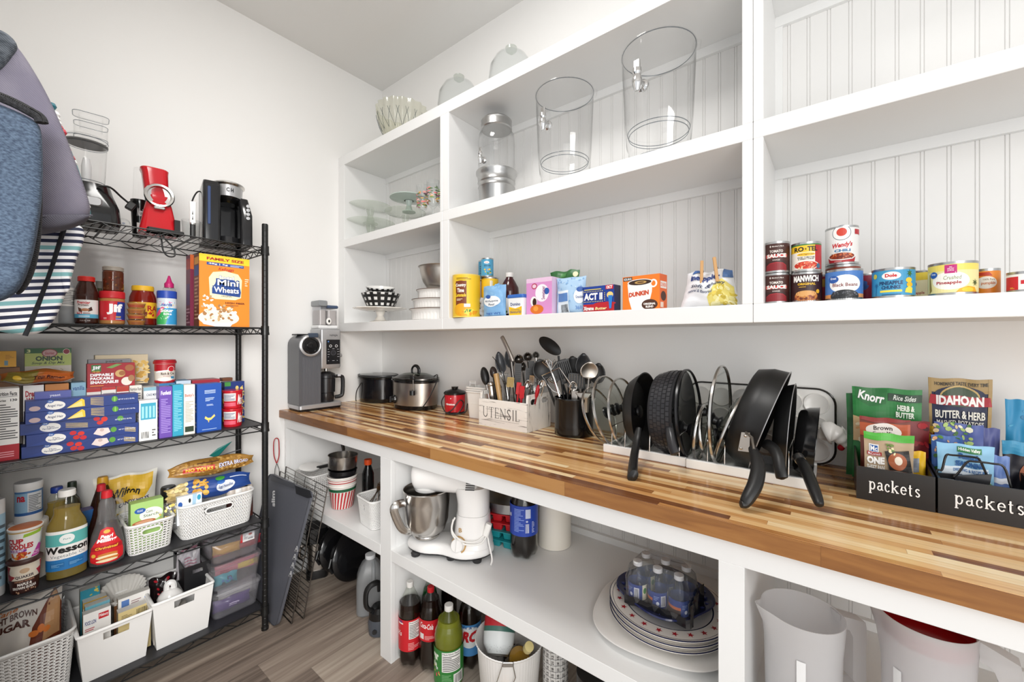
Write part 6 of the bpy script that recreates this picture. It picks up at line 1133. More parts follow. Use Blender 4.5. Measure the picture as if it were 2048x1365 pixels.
m = M(); S2 = lambda x0, x1, y0, y1, z: Sx(x0, x1, y0, y1, z, .012)
for x0, x1, zt_ in ((.004, .048, .585), (.052, .108, .570)):
    m.loft([S2(x0, x1, -.04, .055, .462), S2(x0, x1, -.04, .055, zt_ - .02)], 'frost_tub', cap1=False)
    m.loft([S2(x0 + .002, x1 - .002, -.037, .052, .465), S2(x0 + .002, x1 - .002, -.037, .052, .545)], '#b9b4b0', cap1=True)
m.build('bean_hoppers', t)
M().box(.0, .05, -.044, .058, .568, .600, '#8a8d90s', .005).build('hopper_lid', t); M().box(.05, .112, -.044, .058, .558, .575, '#46546es', .005).build('hopper_lid', t)
mm_ = M().at((.052, -.046, .485), rx=R(90)); mm_.lathe([(.018, -.002), (.019, .008), (.008, .010, '#2a2a2a'), (0, .010)], '#ecebe8', 28, sx=.7).build('hopper_knob', t)

# ---- slow cookers
def cooker(name, label, x, y, rx_, ry_, h, body, lidh, foot, base=None, knob=True):
    t = thing(name, label, 'slow cooker', (x, y, ZC_))
    sy = ry_ / rx_
    M().lathe([(rx_ * .88, 0), (rx_ * .93, .004), (rx_ * .95, .022), (rx_ * .96, .024)], '#141415g', 56, sy=sy).build('foot_ring', t)
    M().lathe([(rx_ * .96, .024), (rx_ * .98, h * .97), (rx_ * .96, h)], body, 64, sy=sy, cap=False).build('housing', t)
    M().lathe([(rx_ * .96, h * .985), (rx_ * 1.04, h * .99), (rx_ * 1.05, h + .008), (rx_ * .98, h + .012), (rx_ * .9, h + .012), (rx_ * .86, h * .6), (0, h * .58)], '#161617g', 64, sy=sy).build('stoneware_insert', t)
    M().lathe([(rx_ * 1.0, h + .0125), (rx_ * 1.02, h + .015), (rx_ * .98, h + .02), (rx_ * .90, h + .022), (rx_ * .5, h + lidh * .85), (0, h + lidh)], 'smoke_glass', 64, sy=sy, cap=False).build('glass_lid', t)
    M().lathe([(rx_ * 1.0, h + .012), (rx_ * 1.03, h + .014), (rx_ * 1.02, h + .021), (rx_ * .97, h + .022)], 'dark_chrome' if body == 'brushed' else '#2a2a2c', 64, sy=sy, cap=False).build('lid_rim', t)
    return t
x1, y1_ = on_z(829, 821, ZW)[:2]
xs_, ys_, rs_ = cyl(772, 884, Y=1.455)
t = cooker('slow_cooker', 'stainless steel oval slow cooker with black base and glass lid', xs_, 1.462, rs_ * .98, rs_ * .72, .150, 'brushed', .05, 1)
M().tube([(-.03, 0, .192), (-.03, 0, .215), (-.018, 0, .23), (0, 0, .235), (.018, 0, .23), (.03, 0, .215), (.03, 0, .192)], .006, '#141415g', 10, flat=1.5).build('lid_handle', t)
mm_ = M().at((-rs_ * .38, -rs_ * .66, .052), rz=-.35, rx=R(90)); mm_.lathe([(.024, -.004), (.022, .004), (.018, .006), (.017, .018), (0, .019)], '#151516g', 28); mm_.box(-.003, .003, -.016, .016, .018, .024, '#26262a', .001); mm_.build('control_knob', t)
for sg in (-1, 1): mm_ = M().at((sg * rs_ * 1.02 * (.62 if sg > 0 else 1), -rs_ * (.62 if sg > 0 else 0), .10), rz=(-.75 if sg > 0 else 0)); mm_.loft([[(p[0], p[1], z) for p in rrect(.05, .03, .012)] for z in (-.012, .012)], '#161617g'); mm_.build('side_handle', t)
m = M(); m.tube([(rs_ * .66, -rs_ * .62, .105), (rs_ * .66, -rs_ * .62, .185), (rs_ * .55, -rs_ * .5, .195)], .003, 'steel', 8); m.box(rs_ * .5, rs_ * .72, -rs_ * .66, -rs_ * .60, .17, .19, '#161617', .004); m.build('lid_latch', t)
M().tube([(rs_ * .8, rs_ * .2, .18), (rs_ * 1.1, rs_ * .1, .19), (rs_ * 1.25, -rs_ * .1, .15), (rs_ * 1.15, -rs_ * .3, .08), (rs_ * 1.0, -rs_ * .45, .03), (rs_ * .9, -rs_ * .52, .012)], .003, BLK, 8).build('cord', t)
xs2, ys2, rs2 = cyl(706, 812, Y=1.475)
t = cooker('slow_cooker', 'black oval slow cooker in the corner behind the steel one', xs2 - .02, 1.475, rs2 * .90, rs2 * .68, .145, '#17171ag', .025, 1)
M().tube([(-rs2 * .1, -rs2 * .68, .12), (-rs2 * .3, -rs2 * .75, .07), (-rs2 * .45, -rs2 * .70, .02), (-rs2 * .4, -rs2 * .72, .005)], .0028, BLK, 8).build('cord', t)
xs3, ys3, rs3 = cyl(890, 932, Y=1.48)
t = thing('mini_slow_cooker', 'tiny red slow cooker with a black lid and wrapped cord', 'slow cooker', (xs3, 1.475, ZC_), face_cam(xs3, 1.475))
m = M().lathe([(rs3 * .9, 0, '#151515'), (rs3 * .95, .012, '#c0202ag'), (rs3, .095), (rs3 * .97, .10)], '#c0202ag', 40)
prints(m, [('t', .12, .42, .5, .56, 'gimme', '#f0f0f0', {'b': .04}), ('e', .35, .85, .02, .03, '#f0f0f0')], wrap(rs3 * .97, .012, .095, 150, 0, rs3), 20); m.build('housing', t)
M().lathe([(rs3 * 1.05, .10), (rs3 * 1.06, .108), (rs3 * .9, .116), (rs3 * .4, .125), (rs3 * .3, .128), (rs3 * .34, .138), (0, .14)], '#161617g', 40).build('lid', t)
M().tube([(-rs3 * .9, -rs3 * .2, .10), (-rs3 * 1.25, -rs3 * .4, .06), (-rs3 * .8, -rs3 * 1.0, .012), (rs3 * .2, -rs3 * 1.2, .008), (rs3 * .8, -rs3 * .9, .05), (rs3 * .5, -rs3 * 1.05, .075), (-rs3 * .2, -rs3 * 1.12, .03), (-rs3 * .7, -rs3 * 1.0, .006), (rs3 * .9, -rs3 * .8, .008), (rs3 * 1.2, -rs3 * .3, .05)], .003, BLK, 8).build('cord', t)
# nested white tubs
x, y = on_z(947, 838, ZW)[:2]; y += .055
for i in range(3):
    t_ = M(); S = lambda a, z: [(p[0] * a, p[1] * a, z) for p in rrect(.125, .105, .02)]
    z0 = i * .010; hh = .125
    if i == 0: t_.loft([S(.80, 0), S(.97, hh)], '#eceae6', cap1=False)
    t_.loft([S(.97, hh + z0 - .003), S(1.04, hh + z0), S(1.04, hh + z0 + .006), S(.94, hh + z0 + .006), S(.9, hh * .55 + z0), S(.8, .06 + z0)], '#eceae6', cap0=False)
    if i == 2:
        for a in (-.018, 0, .018): t_.tube([(-.055 , -.02 + 0, hh + z0 + .004), (-.055 + .0, -.02, hh + z0 + .02 + (a + .018) * .3), (-.02, -.02, hh + z0 + .02 + (a + .018) * .3), (-.02, -.02, hh + z0 + .004)], .002, '#eceae6', 6)
    put(t_.build('plastic_tub'), (x, y, ZC_ + i * .0004), R(6), ['outermost white plastic tub of the nested three beside the utensil crate', 'middle white plastic tub of the nested three beside the utensil crate', 'innermost white plastic tub with a slotted grip'][i], 'tub', 'nested white tubs')

# ---- utensil crate
m, n, l, b = newmat('white_wash'); tc = n.new('ShaderNodeTexCoord'); mp = n.new('ShaderNodeMapping'); mp.inputs['Scale'].default_value = (8, 30, 90)
nz = n.new('ShaderNodeTexNoise'); nz.inputs['Scale'].default_value = 1; nz.inputs['Detail'].default_value = 7; nz.inputs['Distortion'].default_value = 1
cr = n.new('ShaderNodeValToRGB'); e = cr.color_ramp.elements; e[0].position = .30; e[0].color = lin('#7a7470'); e[1].position = .42; e[1].color = lin('#e9e5df')
l.new(tc.outputs['Object'], mp.inputs[0]); l.new(mp.outputs[0], nz.inputs['Vector']); l.new(nz.outputs[0], cr.inputs[0]); l.new(cr.outputs[0], b.inputs['Base Color']); b.inputs['Roughness'].default_value = .75; _m['white_wash'] = m
m2 = m.copy(); m2.name = 'white_wash_upright'; [q for q in m2.node_tree.nodes if q.type == 'MAPPING'][0].inputs['Scale'].default_value = (60, 90, 7); _m['white_wash_upright'] = m2
CX0, CX1, CY0, CY1 = -1.247, -.981, 1.338, 1.520
cw, cdp = CX1 - CX0, CY1 - CY0; t = thing('utensil_crate', 'whitewashed wooden crate lettered UTENSIL', 'crate', ((CX0 + CX1) / 2, (CY0 + CY1) / 2, ZC_))
# serif capitals drawn as strokes: (points, width)
def strokes(L, x0, y0, sx, sy, col, aspect=1):
    out = []
    for pts, w_ in L:
        for (a, b_), (c, d) in zip(pts, pts[1:]):
            dx, dy = (c - a) * sx * aspect, (d - b_) * sy; q = hypot(dx, dy) or 1; nx, ny = -dy / q * w_ / 2, dx / q * w_ / 2; ex, ey = dx / q * w_ * .18, dy / q * w_ * .18
            P_ = [((a * sx) * aspect - ex, b_ * sy - ey), ((c * sx) * aspect + ex, d * sy + ey)]
            out.append(('p', [(x0 + (P_[0][0] + nx) / aspect, y0 + P_[0][1] + ny), (x0 + (P_[1][0] + nx) / aspect, y0 + P_[1][1] + ny), (x0 + (P_[1][0] - nx) / aspect, y0 + P_[1][1] - ny), (x0 + (P_[0][0] - nx) / aspect, y0 + P_[0][1] - ny)], col))
    return out
A_ = lambda cx, cy, rx, ry, a0, a1, n=9: [(cx + rx * cos(R(a0 + (a1 - a0) * i / n)), cy + ry * sin(R(a0 + (a1 - a0) * i / n))) for i in range(n + 1)]
T1, T2 = .026, .011
CAP = {'U': [([(.18, 1), (.18, .3)] + A_(.5, .3, .32, .3, 180, 360) , T1), ([(.82, .3), (.82, 1)], T2), ([(.04, 1), (.32, 1)], T2), ([(.70, 1), (.94, 1)], T2)],
       'T': [([(.5, 1), (.5, 0)], T1), ([(.08, 1), (.92, 1)], T2), ([(.08, 1), (.08, .84)], T2), ([(.92, 1), (.92, .84)], T2), ([(.34, 0), (.66, 0)], T2)],
       'E': [([(.22, 1), (.22, 0)], T1), ([(.08, 1), (.84, 1), (.84, .84)], T2), ([(.08, 0), (.88, 0), (.88, .17)], T2), ([(.22, .52), (.66, .52)], T2), ([(.66, .62), (.66, .42)], T2)],
       'N': [([(.14, 1), (.86, 0)], T1), ([(.18, .95), (.18, 0)], T2), ([(.86, 0), (.86, 1)], T2), ([(.02, 1), (.18, 1)], T2), ([(.06, 0), (.30, 0)], T2), ([(.72, 1), (.98, 1)], T2)],
       'S': [(A_(.5, .75, .30, .24, 30, 180, 8) + [(.22, .70), (.78, .34)] + A_(.5, .26, .30, .26, 0, -150, 8), .026), ([(.78, .98), (.78, .80)], T2), ([(.2, .02), (.2, .22)], T2)],
       'I': [([(.5, 1), (.5, 0)], T1), ([(.3, 1), (.7, 1)], T2), ([(.3, 0), (.7, 0)], T2)],
       'L': [([(.24, 1), (.24, 0)], T1), ([(.08, 1), (.42, 1)], T2), ([(.08, 0), (.86, 0), (.86, .2)], T2)]}
def words(D, s, x0, y0, W_, H_, col, adv, aspect):
    tot = sum(adv[c] for c in s); x = x0; out = []
    for c in s: w_ = W_ * adv[c] / tot; out += strokes(D[c], x, y0, w_ * .92, H_, col, aspect); x += w_
    return out
hF = .120
ut = words(CAP, 'UTENSIL', .09, .36, .80, .36, '#2c2a2c', dict(U=1.1, T=1, E=.9, N=1.15, S=.85, I=.5, L=.9), cw / hF) + [('r', .2, .28, .86, .286, '#2c2a2c')]
m = M().box(-cw / 2, cw / 2, -cdp / 2, -cdp / 2 + .010, 0, hF, 'white_wash', .0015)
ut = [('p', [(x_, y_ - .10 * (0)) for x_, y_ in p[1]], p[2]) if p[0] == 'p' else p for p in ut]
prints(m, ut, front(cw, cdp, hF)); m.build('front_board', t)
M().box(-cw / 2, cw / 2, cdp / 2 - .010, cdp / 2, 0, hF, 'white_wash', .0015).build('back_board', t)
M().box(-cw / 2 + .005, cw / 2 - .005, -cdp / 2 + .01, cdp / 2 - .01, .002, .010, 'white_wash').build('base', t)
for sg in (-1, 1):
    a, b_ = sg * (cw / 2 - .011), sg * cw / 2; x0_, x1_ = min(a, b_), max(a, b_)
    for (u0, u1) in ((-cdp / 2 + .0105, -.001), (.001, cdp / 2 - .0105)):
        hs_ = .152; m = M(); mid = (u0 + u1) / 2; hw = (u1 - u0) / 2
        # board with a rounded grip slot
        for q0, q1, z0, z1 in ((u0, u1, 0, .108), (u0, mid - hw * .62, .108, .136), (mid + hw * .62, u1, .108, .136)): m.box(x0_, x1_, q0, q1, z0, z1, 'white_wash_upright')
        m.prism([(u0, .136), (u1, .136), (u1 - .004, hs_), (u0 + .004, hs_)], x0_, x1_, 'white_wash_upright', 'x')
        m.tube([(b_ - sg * .001, p[0], p[1]) for p in rrect(hw * 1.2, .027, .012, 4, mid, .122)], .0028, 'white_wash_upright', 6, closed=True)
        m.build('end_board', t)

# ---- crock
x, y, r = cyl(1108, 1188, Y=1.45); hC = .150
t = thing('utensil_crock', 'shiny black ceramic crock full of utensils', 'crock', (x, y, ZC_)); KX, KY, KR = x, y, r
M().lathe([(r * .9, 0), (r * .97, .004), (r * .98, .012), (r * .96, hC * .3), (r * .97, hC * .9), (r, hC * .95), (r, hC), (r * .95, hC), (r * .93, hC * .9), (r * .92, .012), (0, .012)], '#0e0e10g', 56, cap=False).build('crock_body', t, angle=50)

# ---- utensils: foot point inside the holder, then a pixel path on planes Y
def P3(px, py, Y): return Vector(on_y(px, py, Y))
def utensil(name, label, cat, foot, tip, Y, shaft, rs, head=None, group=None, hm=None, hw=.03, hl=.04, curve=0, r1=None, thick=.003, flat=1):
    """shaft from foot to the pixel tip on plane Y; head = bowl / turner / ball / loop / none"""
    a = Vector(foot); c = P3(tip[0], tip[1], Y); d = (c - a); L = d.length; d.normalize()
    t = bpy.data.objects.new(name, None); COL.objects.link(t); tag(t, label, cat, group); t.location = a
    c = c - a; N_ = 6; path = [c * (i / N_) + Vector((curve * sin(pi * i / N_), 0, 0)) for i in range(N_ + 1)]
    M().tube(path, rs, shaft, 10, r1=r1, flat=flat).build('handle', t)
    if head:
        side = Vector((-d.y, d.x, 0)) if abs(d.z) < .1 else Vector((cos(YAW), sin(YAW), 0)); side = (side - d * side.dot(d)).normalized(); nrm = d.cross(side).normalized()
        m = M(); m.T = Matrix.Translation(c) @ Matrix((side, d, -nrm)).transposed().to_4x4()      # x across, y along the shaft, z to the viewer
        if head == 'bowl':
            rows = 8; cols = 12; V = []
            for j in range(rows + 1):
                v = j / rows; wv = hw * max(0.0, sin(pi * min(1, .08 + v * .92))) ** .6 if 0 < j < rows else hw * .12
                V.append([(wv * (2 * i / cols - 1), -hl * .1 + v * hl * 2, -thick * 4 * (1 - (2 * i / cols - 1) ** 2) * sin(pi * v)) for i in range(cols + 1)])
            m.loft(V, hm or shaft, closed=False, cap0=False, cap1=False); m.build('head', t, solid=thick, angle=60)
        elif head == 'turner':
            m.T = m.T @ Matrix.Identity(4); pts = rrect(hw * 2, hl * 2, hw * .3, 4, 0, hl * .9); m.prism(pts, -thick / 2, thick / 2, hm or shaft)
            m.build('head', t)
        elif head == 'slots':
            for k in range(-3, 4): m.box(hw * k / 3.5 - hw * .08, hw * k / 3.5 + hw * .08, 0, hl * 2, -thick / 2, thick / 2, hm or shaft)
            m.box(-hw, hw, hl * 2, hl * 2.2, -thick / 2, thick / 2, hm or shaft); m.box(-hw, hw, -hl * .2, 0, -thick / 2, thick / 2, hm or shaft); m.build('head', t)
        elif head == 'holes':
            m.prism(rrect(hw * 2, hl * 2, hw * .3, 4, 0, hl * .9), -thick / 2, thick / 2, hm or shaft); rn = random.Random(4)
            for i in range(6):
                for j in range(9): m.at(); m.T = Matrix.Translation(c) @ Matrix((side, d, -nrm)).transposed().to_4x4(); m.ball(((i - 2.5) * hw * .3, hl * (.15 + j * .19), thick * .5), hw * .09, 'steel' if hm == '#1c1c1e' else '#5a4a30', 5)
            m.build('head', t)
        elif head == 'whisk':
            for k in range(6):
                an = pi * k / 6; m.tube([(hw * sin(pi * s / 10) ** .8 * cos(an), hl * 2 * s / 10 * 1.0, hw * sin(pi * s / 10) ** .8 * sin(an)) for s in range(6)] + [(-hw * sin(pi * s / 10) ** .8 * cos(an), hl * 2 * s / 10, -hw * sin(pi * s / 10) ** .8 * sin(an)) for s in range(5, -1, -1)], .0011, hm or 'steel', 6)
            m.build('head', t)
        elif head == 'ball':
            m.ball((0, hl * .6, 0), hw, hm or shaft, 20, 1, hl / hw, 1) ; m.build('head', t)
        elif head == 'ladle':
            m.T = m.T @ Matrix.Translation((0, hw * .6, 0)) @ Matrix.Rotation(R(-25), 4, 'X')
            m.lathe([(0, -hw * .62), (hw * .5, -hw * .52), (hw * .85, -hw * .25), (hw, 0), (hw * .96, 0), (hw * .8, -hw * .22), (hw * .46, -hw * .46), (0, -hw * .56)], hm or shaft, 36); m.build('head', t, angle=60)
    return t
cxm, cym, zf_ = (CX0 + CX1) / 2, (CY0 + CY1) / 2, ZC_ + .016
GU, GK = 'utensils in the crate', 'utensils in the crock'
BKU = '#121213'
def cr_(fx, fy, *a, **k): return utensil(*a[:3], (CX0 + .02 + fx * (cw - .04), CY0 + .02 + fy * (cdp - .04), zf_), *a[3:], group=GU, **k)
def ck_(an, rr, *a, **k): return utensil(*a[:3], (KX + KR * rr * cos(R(an)), KY + KR * rr * sin(R(an)), ZC_ + .016), *a[3:], group=GK, **k)
cr_(.14, .15, 'meat_tenderizer', 'utensil with a black bulb grip leaning left out of the crate', 'utensil', (972, 764), 1.40, 'steel', .006, head='ball', hm=BKU, hw=.020, hl=.045)
cr_(.24, .35, 'pizza_cutter', 'utensil with a dark brown ribbed grip beside the black bulb grip', 'utensil', (988, 752), 1.43, 'dark_chrome', .008, head='ball', hm='#352a28g', hw=.017, hl=.028)
cr_(.42, .12, 'pastry_brush', 'wooden handled utensil with a black collar', 'utensil', (992, 748), 1.39, '#b8925f', .009, r1=.0125)
cr_(.10, .30, 'jar_opener', 'stubby steel and glass utensil at the left of the crate', 'utensil', (982, 772), 1.38, 'steel', .014, head='ball', hm='steel', hw=.016, hl=.012)
cr_(.35, .70, 'serving_spoon', 'large dark grey spoon standing tallest at the left of the crate', 'spoon', (1005, 745), 1.46, '#3c3e43s', .006, head='bowl', hm='#3c3e43s', hw=.024, hl=.052)
cr_(.50, .85, 'serving_spoon', 'dark grey spoon behind the steel tongs', 'spoon', (1022, 735), 1.49, '#38393es', .006, head='bowl', hm='#3c3e43s', hw=.021, hl=.045)
t = cr_(.72, .22, 'tongs', 'steel tongs with a flat bright top and dark arms leaning left', 'tongs', (1021, 712), 1.40, 'dark_chrome', .007, flat=1.8, hw=.01)
aT = Vector(t.location); M().tube([P3(1026, 724, 1.40) - aT, P3(1018, 704, 1.40) - aT, P3(1007, 680, 1.40) - aT, P3(1004, 675, 1.40) - aT], .0095, 'brushed', 10, flat=1.5).build('end_cap', t)
cr_(.62, .55, 'ladle', 'steel ladle with a round bowl behind the tongs', 'ladle', (1038, 728), 1.47, 'dark_chrome', .004, head='bowl', hm='dark_chrome', hw=.024, hl=.022)
cr_(.80, .80, 'skimmer', 'steel ladle behind the red spatulas', 'ladle', (1056, 722), 1.49, 'dark_chrome', .004, head='bowl', hm='dark_chrome', hw=.022, hl=.02)
cr_(.95, .85, 'ladle', 'small steel ladle near the right end of the crate', 'ladle', (1072, 716), 1.49, 'steel', .0035, head='bowl', hm='dark_chrome', hw=.015, hl=.014)
cr_(.50, .10, 'skimmer', 'gold perforated slotted scoop with a black shaft', 'skimmer', (1020, 774), 1.365, BLK, .003, head='holes', hm='#b39a62g', hw=.015, hl=.022, thick=.002)
tR = cr_(.70, .10, 'spatula', 'red spatula leaning left at the front of the crate', 'spatula', (1036, 788), 1.365, '#b81c28', .004, head='turner', hm='#c21f2cs', hw=.010, hl=.026, thick=.004)
cr_(.78, .16, 'spatula', 'second red spatula, to the right of the leaning one', 'spatula', (1043, 796), 1.365, '#b81c28', .005, head='turner', hm='#c21f2cs', hw=.010, hl=.027, thick=.004)
cr_(.98, .30, 'spatula', 'narrow dark red utensil at the right end of the crate', 'spatula', (1073, 792), 1.40, '#8a1820', .004, head='ball', hm='#b01c28s', hw=.009, hl=.030)
cr_(.42, .50, 'whisk', 'steel wire whisk standing in the middle of the crate', 'whisk', (1012, 770), 1.43, 'steel', .005, head='whisk', hw=.02, hl=.05)
cr_(.55, .40, 'grater', 'black perforated hand grater in the crate', 'grater', (1034, 770), 1.43, 'dark_chrome', .004, head='holes', hm='#1c1c1e', hw=.015, hl=.05, thick=.002)
cr_(.86, .45, 'grater', 'steel hand grater with fine holes', 'grater', (1058, 776), 1.44, 'steel', .004, head='holes', hm='#1c1c1e', hw=.016, hl=.045, thick=.002)
for i, (fx, fy, px, py) in enumerate(((.60, .2, 1052, 775), (.66, .7, 1062, 768), (.92, .2, 1080, 775), (.9, .6, 1088, 770), (.3, .3, 1000, 782), (.75, .35, 1068, 783))):
    cr_(fx, fy, 'table_fork' if i % 2 else 'steel_spoon', ['short steel spoon handle left of the graters', 'steel fork behind the graters', 'steel spoon leaning to the right end of the crate', 'steel fork leaning furthest right in the crate', 'short steel spoon near the wooden handle', 'steel fork between the spatulas and the right end'][i], 'cutlery', (px, py), 1.40 + .015 * i, 'steel', .0035, head='bowl' if i % 2 == 0 else 'slots', hm='steel', hw=.011, hl=.018, thick=.0015)
t = thing('egg_ring', 'thin curved steel wire utensil above the brown grip', 'utensil', (0, 0, 0), group=GU); m = M()
for dd in (0, .012): m.tube([P3(985, 714, 1.44 + dd), P3(992, 722, 1.44 + dd), P3(1000, 733, 1.44 + dd), P3(1006, 760, 1.44 + dd), Vector((CX0 + .07 + dd, CY0 + .08, zf_))], .0016, 'dark_chrome', 6)
m.build('wires', t)
# crock utensils
t = ck_(150, .5, 'ladle', 'black spoon held highest, tilted over the crock', 'spoon', (1117, 712), 1.46, BKU, .0045, curve=-.004)
aT = Vector(t.location); c1, c2 = P3(1079, 677, 1.46) - aT, P3(1121, 708, 1.46) - aT; dd = (c2 - c1); mid = (c1 + c2) / 2; Ld = dd.length; dd.normalize(); up_ = Vector((0, -1, .25)).normalized(); sd = dd.cross(up_).normalized()
m = M(); m.T = Matrix.Translation(mid) @ Matrix((dd, sd, dd.cross(sd))).transposed().to_4x4(); m.lathe([(0, -.012), (Ld * .3, -.008), (Ld * .5, 0), (Ld * .48, .001), (Ld * .3, -.005), (0, -.009)], BKU, 36, sy=.45); m.build('head', t, angle=60)
ck_(170, .7, 'serving_spoon', 'big round black spoon at the left of the crock', 'spoon', (1091, 758), 1.42, BKU, .005, head='bowl', hm=BKU, hw=.042, hl=.045, thick=.003)
ck_(100, .6, 'spatula', 'wide black turner standing in the crock', 'turner', (1122, 758), 1.47, BKU, .005, head='turner', hm=BKU, hw=.038, hl=.038)
ck_(60, .5, 'slotted_spoon', 'black slotted spoon in the crock', 'spoon', (1136, 762), 1.46, BKU, .005, head='slots', hm=BKU, hw=.028, hl=.040)
ck_(20, .6, 'spatula', 'tall black spatula at the middle right of the crock', 'spatula', (1152, 756), 1.48, BKU, .005, head='bowl', hm=BKU, hw=.036, hl=.048)
ck_(10, .4, 'pasta_spoon', 'black pointed spoon behind the steel ladle', 'spoon', (1166, 752), 1.47, BKU, .005, head='bowl', hm='#2a2b2es', hw=.032, hl=.048)
ck_(-10, .75, 'ladle', 'bright steel ladle bowl leaning right out of the crock', 'ladle', (1178, 757), 1.42, 'steel', .004, head='bowl', hm='brushed', hw=.036, hl=.034, thick=.002)
ck_(0, .8, 'serving_spoon', 'black spoon behind the bright steel ladle', 'spoon', (1192, 766), 1.49, BKU, .005, head='bowl', hm=BKU, hw=.032, hl=.042)
ck_(-60, .6, 'slotted_turner', 'black perforated turner low in the crock', 'turner', (1152, 776), 1.42, 'dark_chrome', .004, head='holes', hm='#1c1c1e', hw=.034, hl=.030)
ck_(200, .4, 'serving_spoon', 'dark steel spoon behind the black turner', 'spoon', (1139, 740), 1.50, 'dark_chrome', .004, head='bowl', hm='dark_chrome', hw=.015, hl=.022)
ck_(120, .8, 'whisk', 'steel wire whisk at the left of the crock behind the big round spoon', 'whisk', (1112, 768), 1.47, 'steel', .005, head='whisk', hw=.024, hl=.03)
ck_(80, .8, 'spatula', 'dark square turner at the back of the crock', 'turner', (1128, 744), 1.51, BKU, .005, head='turner', hm='#202124', hw=.030, hl=.028)
ck_(40, .8, 'skimmer', 'round black skimmer at the back right of the crock', 'skimmer', (1168, 768), 1.51, BKU, .005, head='holes', hm='#1c1c1e', hw=.030, hl=.030)
ck_(-40, .3, 'steel_spoon', 'short steel spoon low in the crock', 'spoon', (1147, 782), 1.41, 'steel', .004, head='bowl', hm='steel', hw=.016, hl=.02)
cr_(.20, .8, 'whisk', 'small steel whisk at the back left of the crate', 'whisk', (996, 770), 1.48, 'steel', .004, head='whisk', hw=.016, hl=.03)
cr_(.88, .7, 'grater', 'narrow black hand grater behind the ladles', 'grater', (1064, 752), 1.48, 'dark_chrome', .004, head='holes', hm='#1c1c1e', hw=.014, hl=.035, thick=.002)
cr_(.66, .85, 'steel_spoon', 'dark steel spoon at the back of the crate behind the tongs', 'spoon', (1046, 742), 1.50, 'dark_chrome', .004, head='bowl', hm='dark_chrome', hw=.017, hl=.022)
cr_(.9, .5, 'spatula', 'black handled spatula between the ladles and the right end of the crate', 'spatula', (1082, 756), 1.45, BKU, .005, head='turner', hm='#222326', hw=.016, hl=.03)
t = thing('potato_masher', 'steel wire masher with a looped top leaning left out of the crock', 'masher', (0, 0, 0), group=GK); m = M()
Q = lambda px, py, Y=1.385: P3(px, py, Y)
m.tube([Q(1083, 752), Q(1119, 736), Q(1142, 770)], .0022, 'chrome', 8); m.tube([Q(1083, 752), Q(1104, 780), Q(1122, 795, 1.40), Vector((KX - .03, KY - .02, ZC_ + .02))], .0022, 'chrome', 8)
m.tube([Q(1142, 770), Q(1138, 790, 1.40), Vector((KX + .01, KY - .03, ZC_ + .02))], .0022, 'chrome', 8); m.build('frame', t)
m = M()
for k, (a1, a2) in enumerate(((-14, 2), (-8, 10), (8, 14))): m.tube([Q(1103, 741)] + [Q(1096 + a1 + 15 * (1 - cos(s * pi / 4)) / 1.6 * (1 if k < 2 else .6), 739 - 20 * sin(s * pi / 4)) for s in range(1, 4)] + [Q(1103, 741)], .0016, 'chrome', 6)
m.tube([Q(1092, 722), Q(1100, 738), Q(1112, 770, 1.39), Vector((KX - .01, KY - .03, ZC_ + .02))], .004, 'chrome', 10); m.build('beater', t)
x_, y_ = on_y(1163, 0, 1.40)[0], 1.41
t = thing('measuring_scoop', 'square steel scoop standing upright in the crock', 'scoop', (x_, y_ + .012, ZC_ + .10), R(14), GK)
m = M().loft([Sx(-.016, .016, -.010, .010, 0, .004), Sx(-.018, .018, -.012, .012, .055, .004), Sx(-.032, .032, -.018, .018, .075, .005)], 'brushed', cap1=False); m.build('scoop_body', t, solid=.0012)
m = M().loft([Sx(-.045, -.028, -.006, .006, -.08, .003), Sx(-.050, -.026, -.008, .008, .03, .004), Sx(-.052, -.022, -.008, .008, .08, .004)], 'brushed'); m.build('scoop_handle', t)

# ---- pan organiser
RX0, RX1, RY0, RY1 = -.616, -.036, 1.281, 1.47
t = thing('pan_rack', 'long white pan organiser with steel wire dividers', 'rack', (0, 0, ZC_)); xm = on_y(1372, 0, RY0)[0]
for x0_, x1_, yo in ((RX0, xm, 0), (xm + .0006, RX1, -.006)):
    m = M().box(x0_, x1_, RY0 + yo, RY0 + yo + .012, 0, .027, '#efeeec', .002).box(x0_, x1_, RY1 - .012, RY1, 0, .026, '#efeeec', .002).box(x0_, x1_, RY0 + .012, RY1 - .012, 0, .003, '#efeeec')
    m.box(x0_, x0_ + .006, RY0 + .011, RY1 - .011, 0, .022, '#efeeec').box(x1_ - .006, x1_, RY0 + .011, RY1 - .011, 0, .022, '#efeeec'); m.build('base', t, smooth=False)
for px in (1227, 1253, 1302, 1361, 1417, 1451, 1578):
    xx = on_y(px, 0, RY0 + .02)[0]; M().tube([(xx, RY0 + .006, .02), (xx, RY0 + .010, .075), (xx, RY0 + .02, .09), (xx, RY1 - .02, .09), (xx, RY1 - .010, .075), (xx, RY1 - .006, .02)], .0018, 'steel', 8).build('divider', t)
YD = 1.376
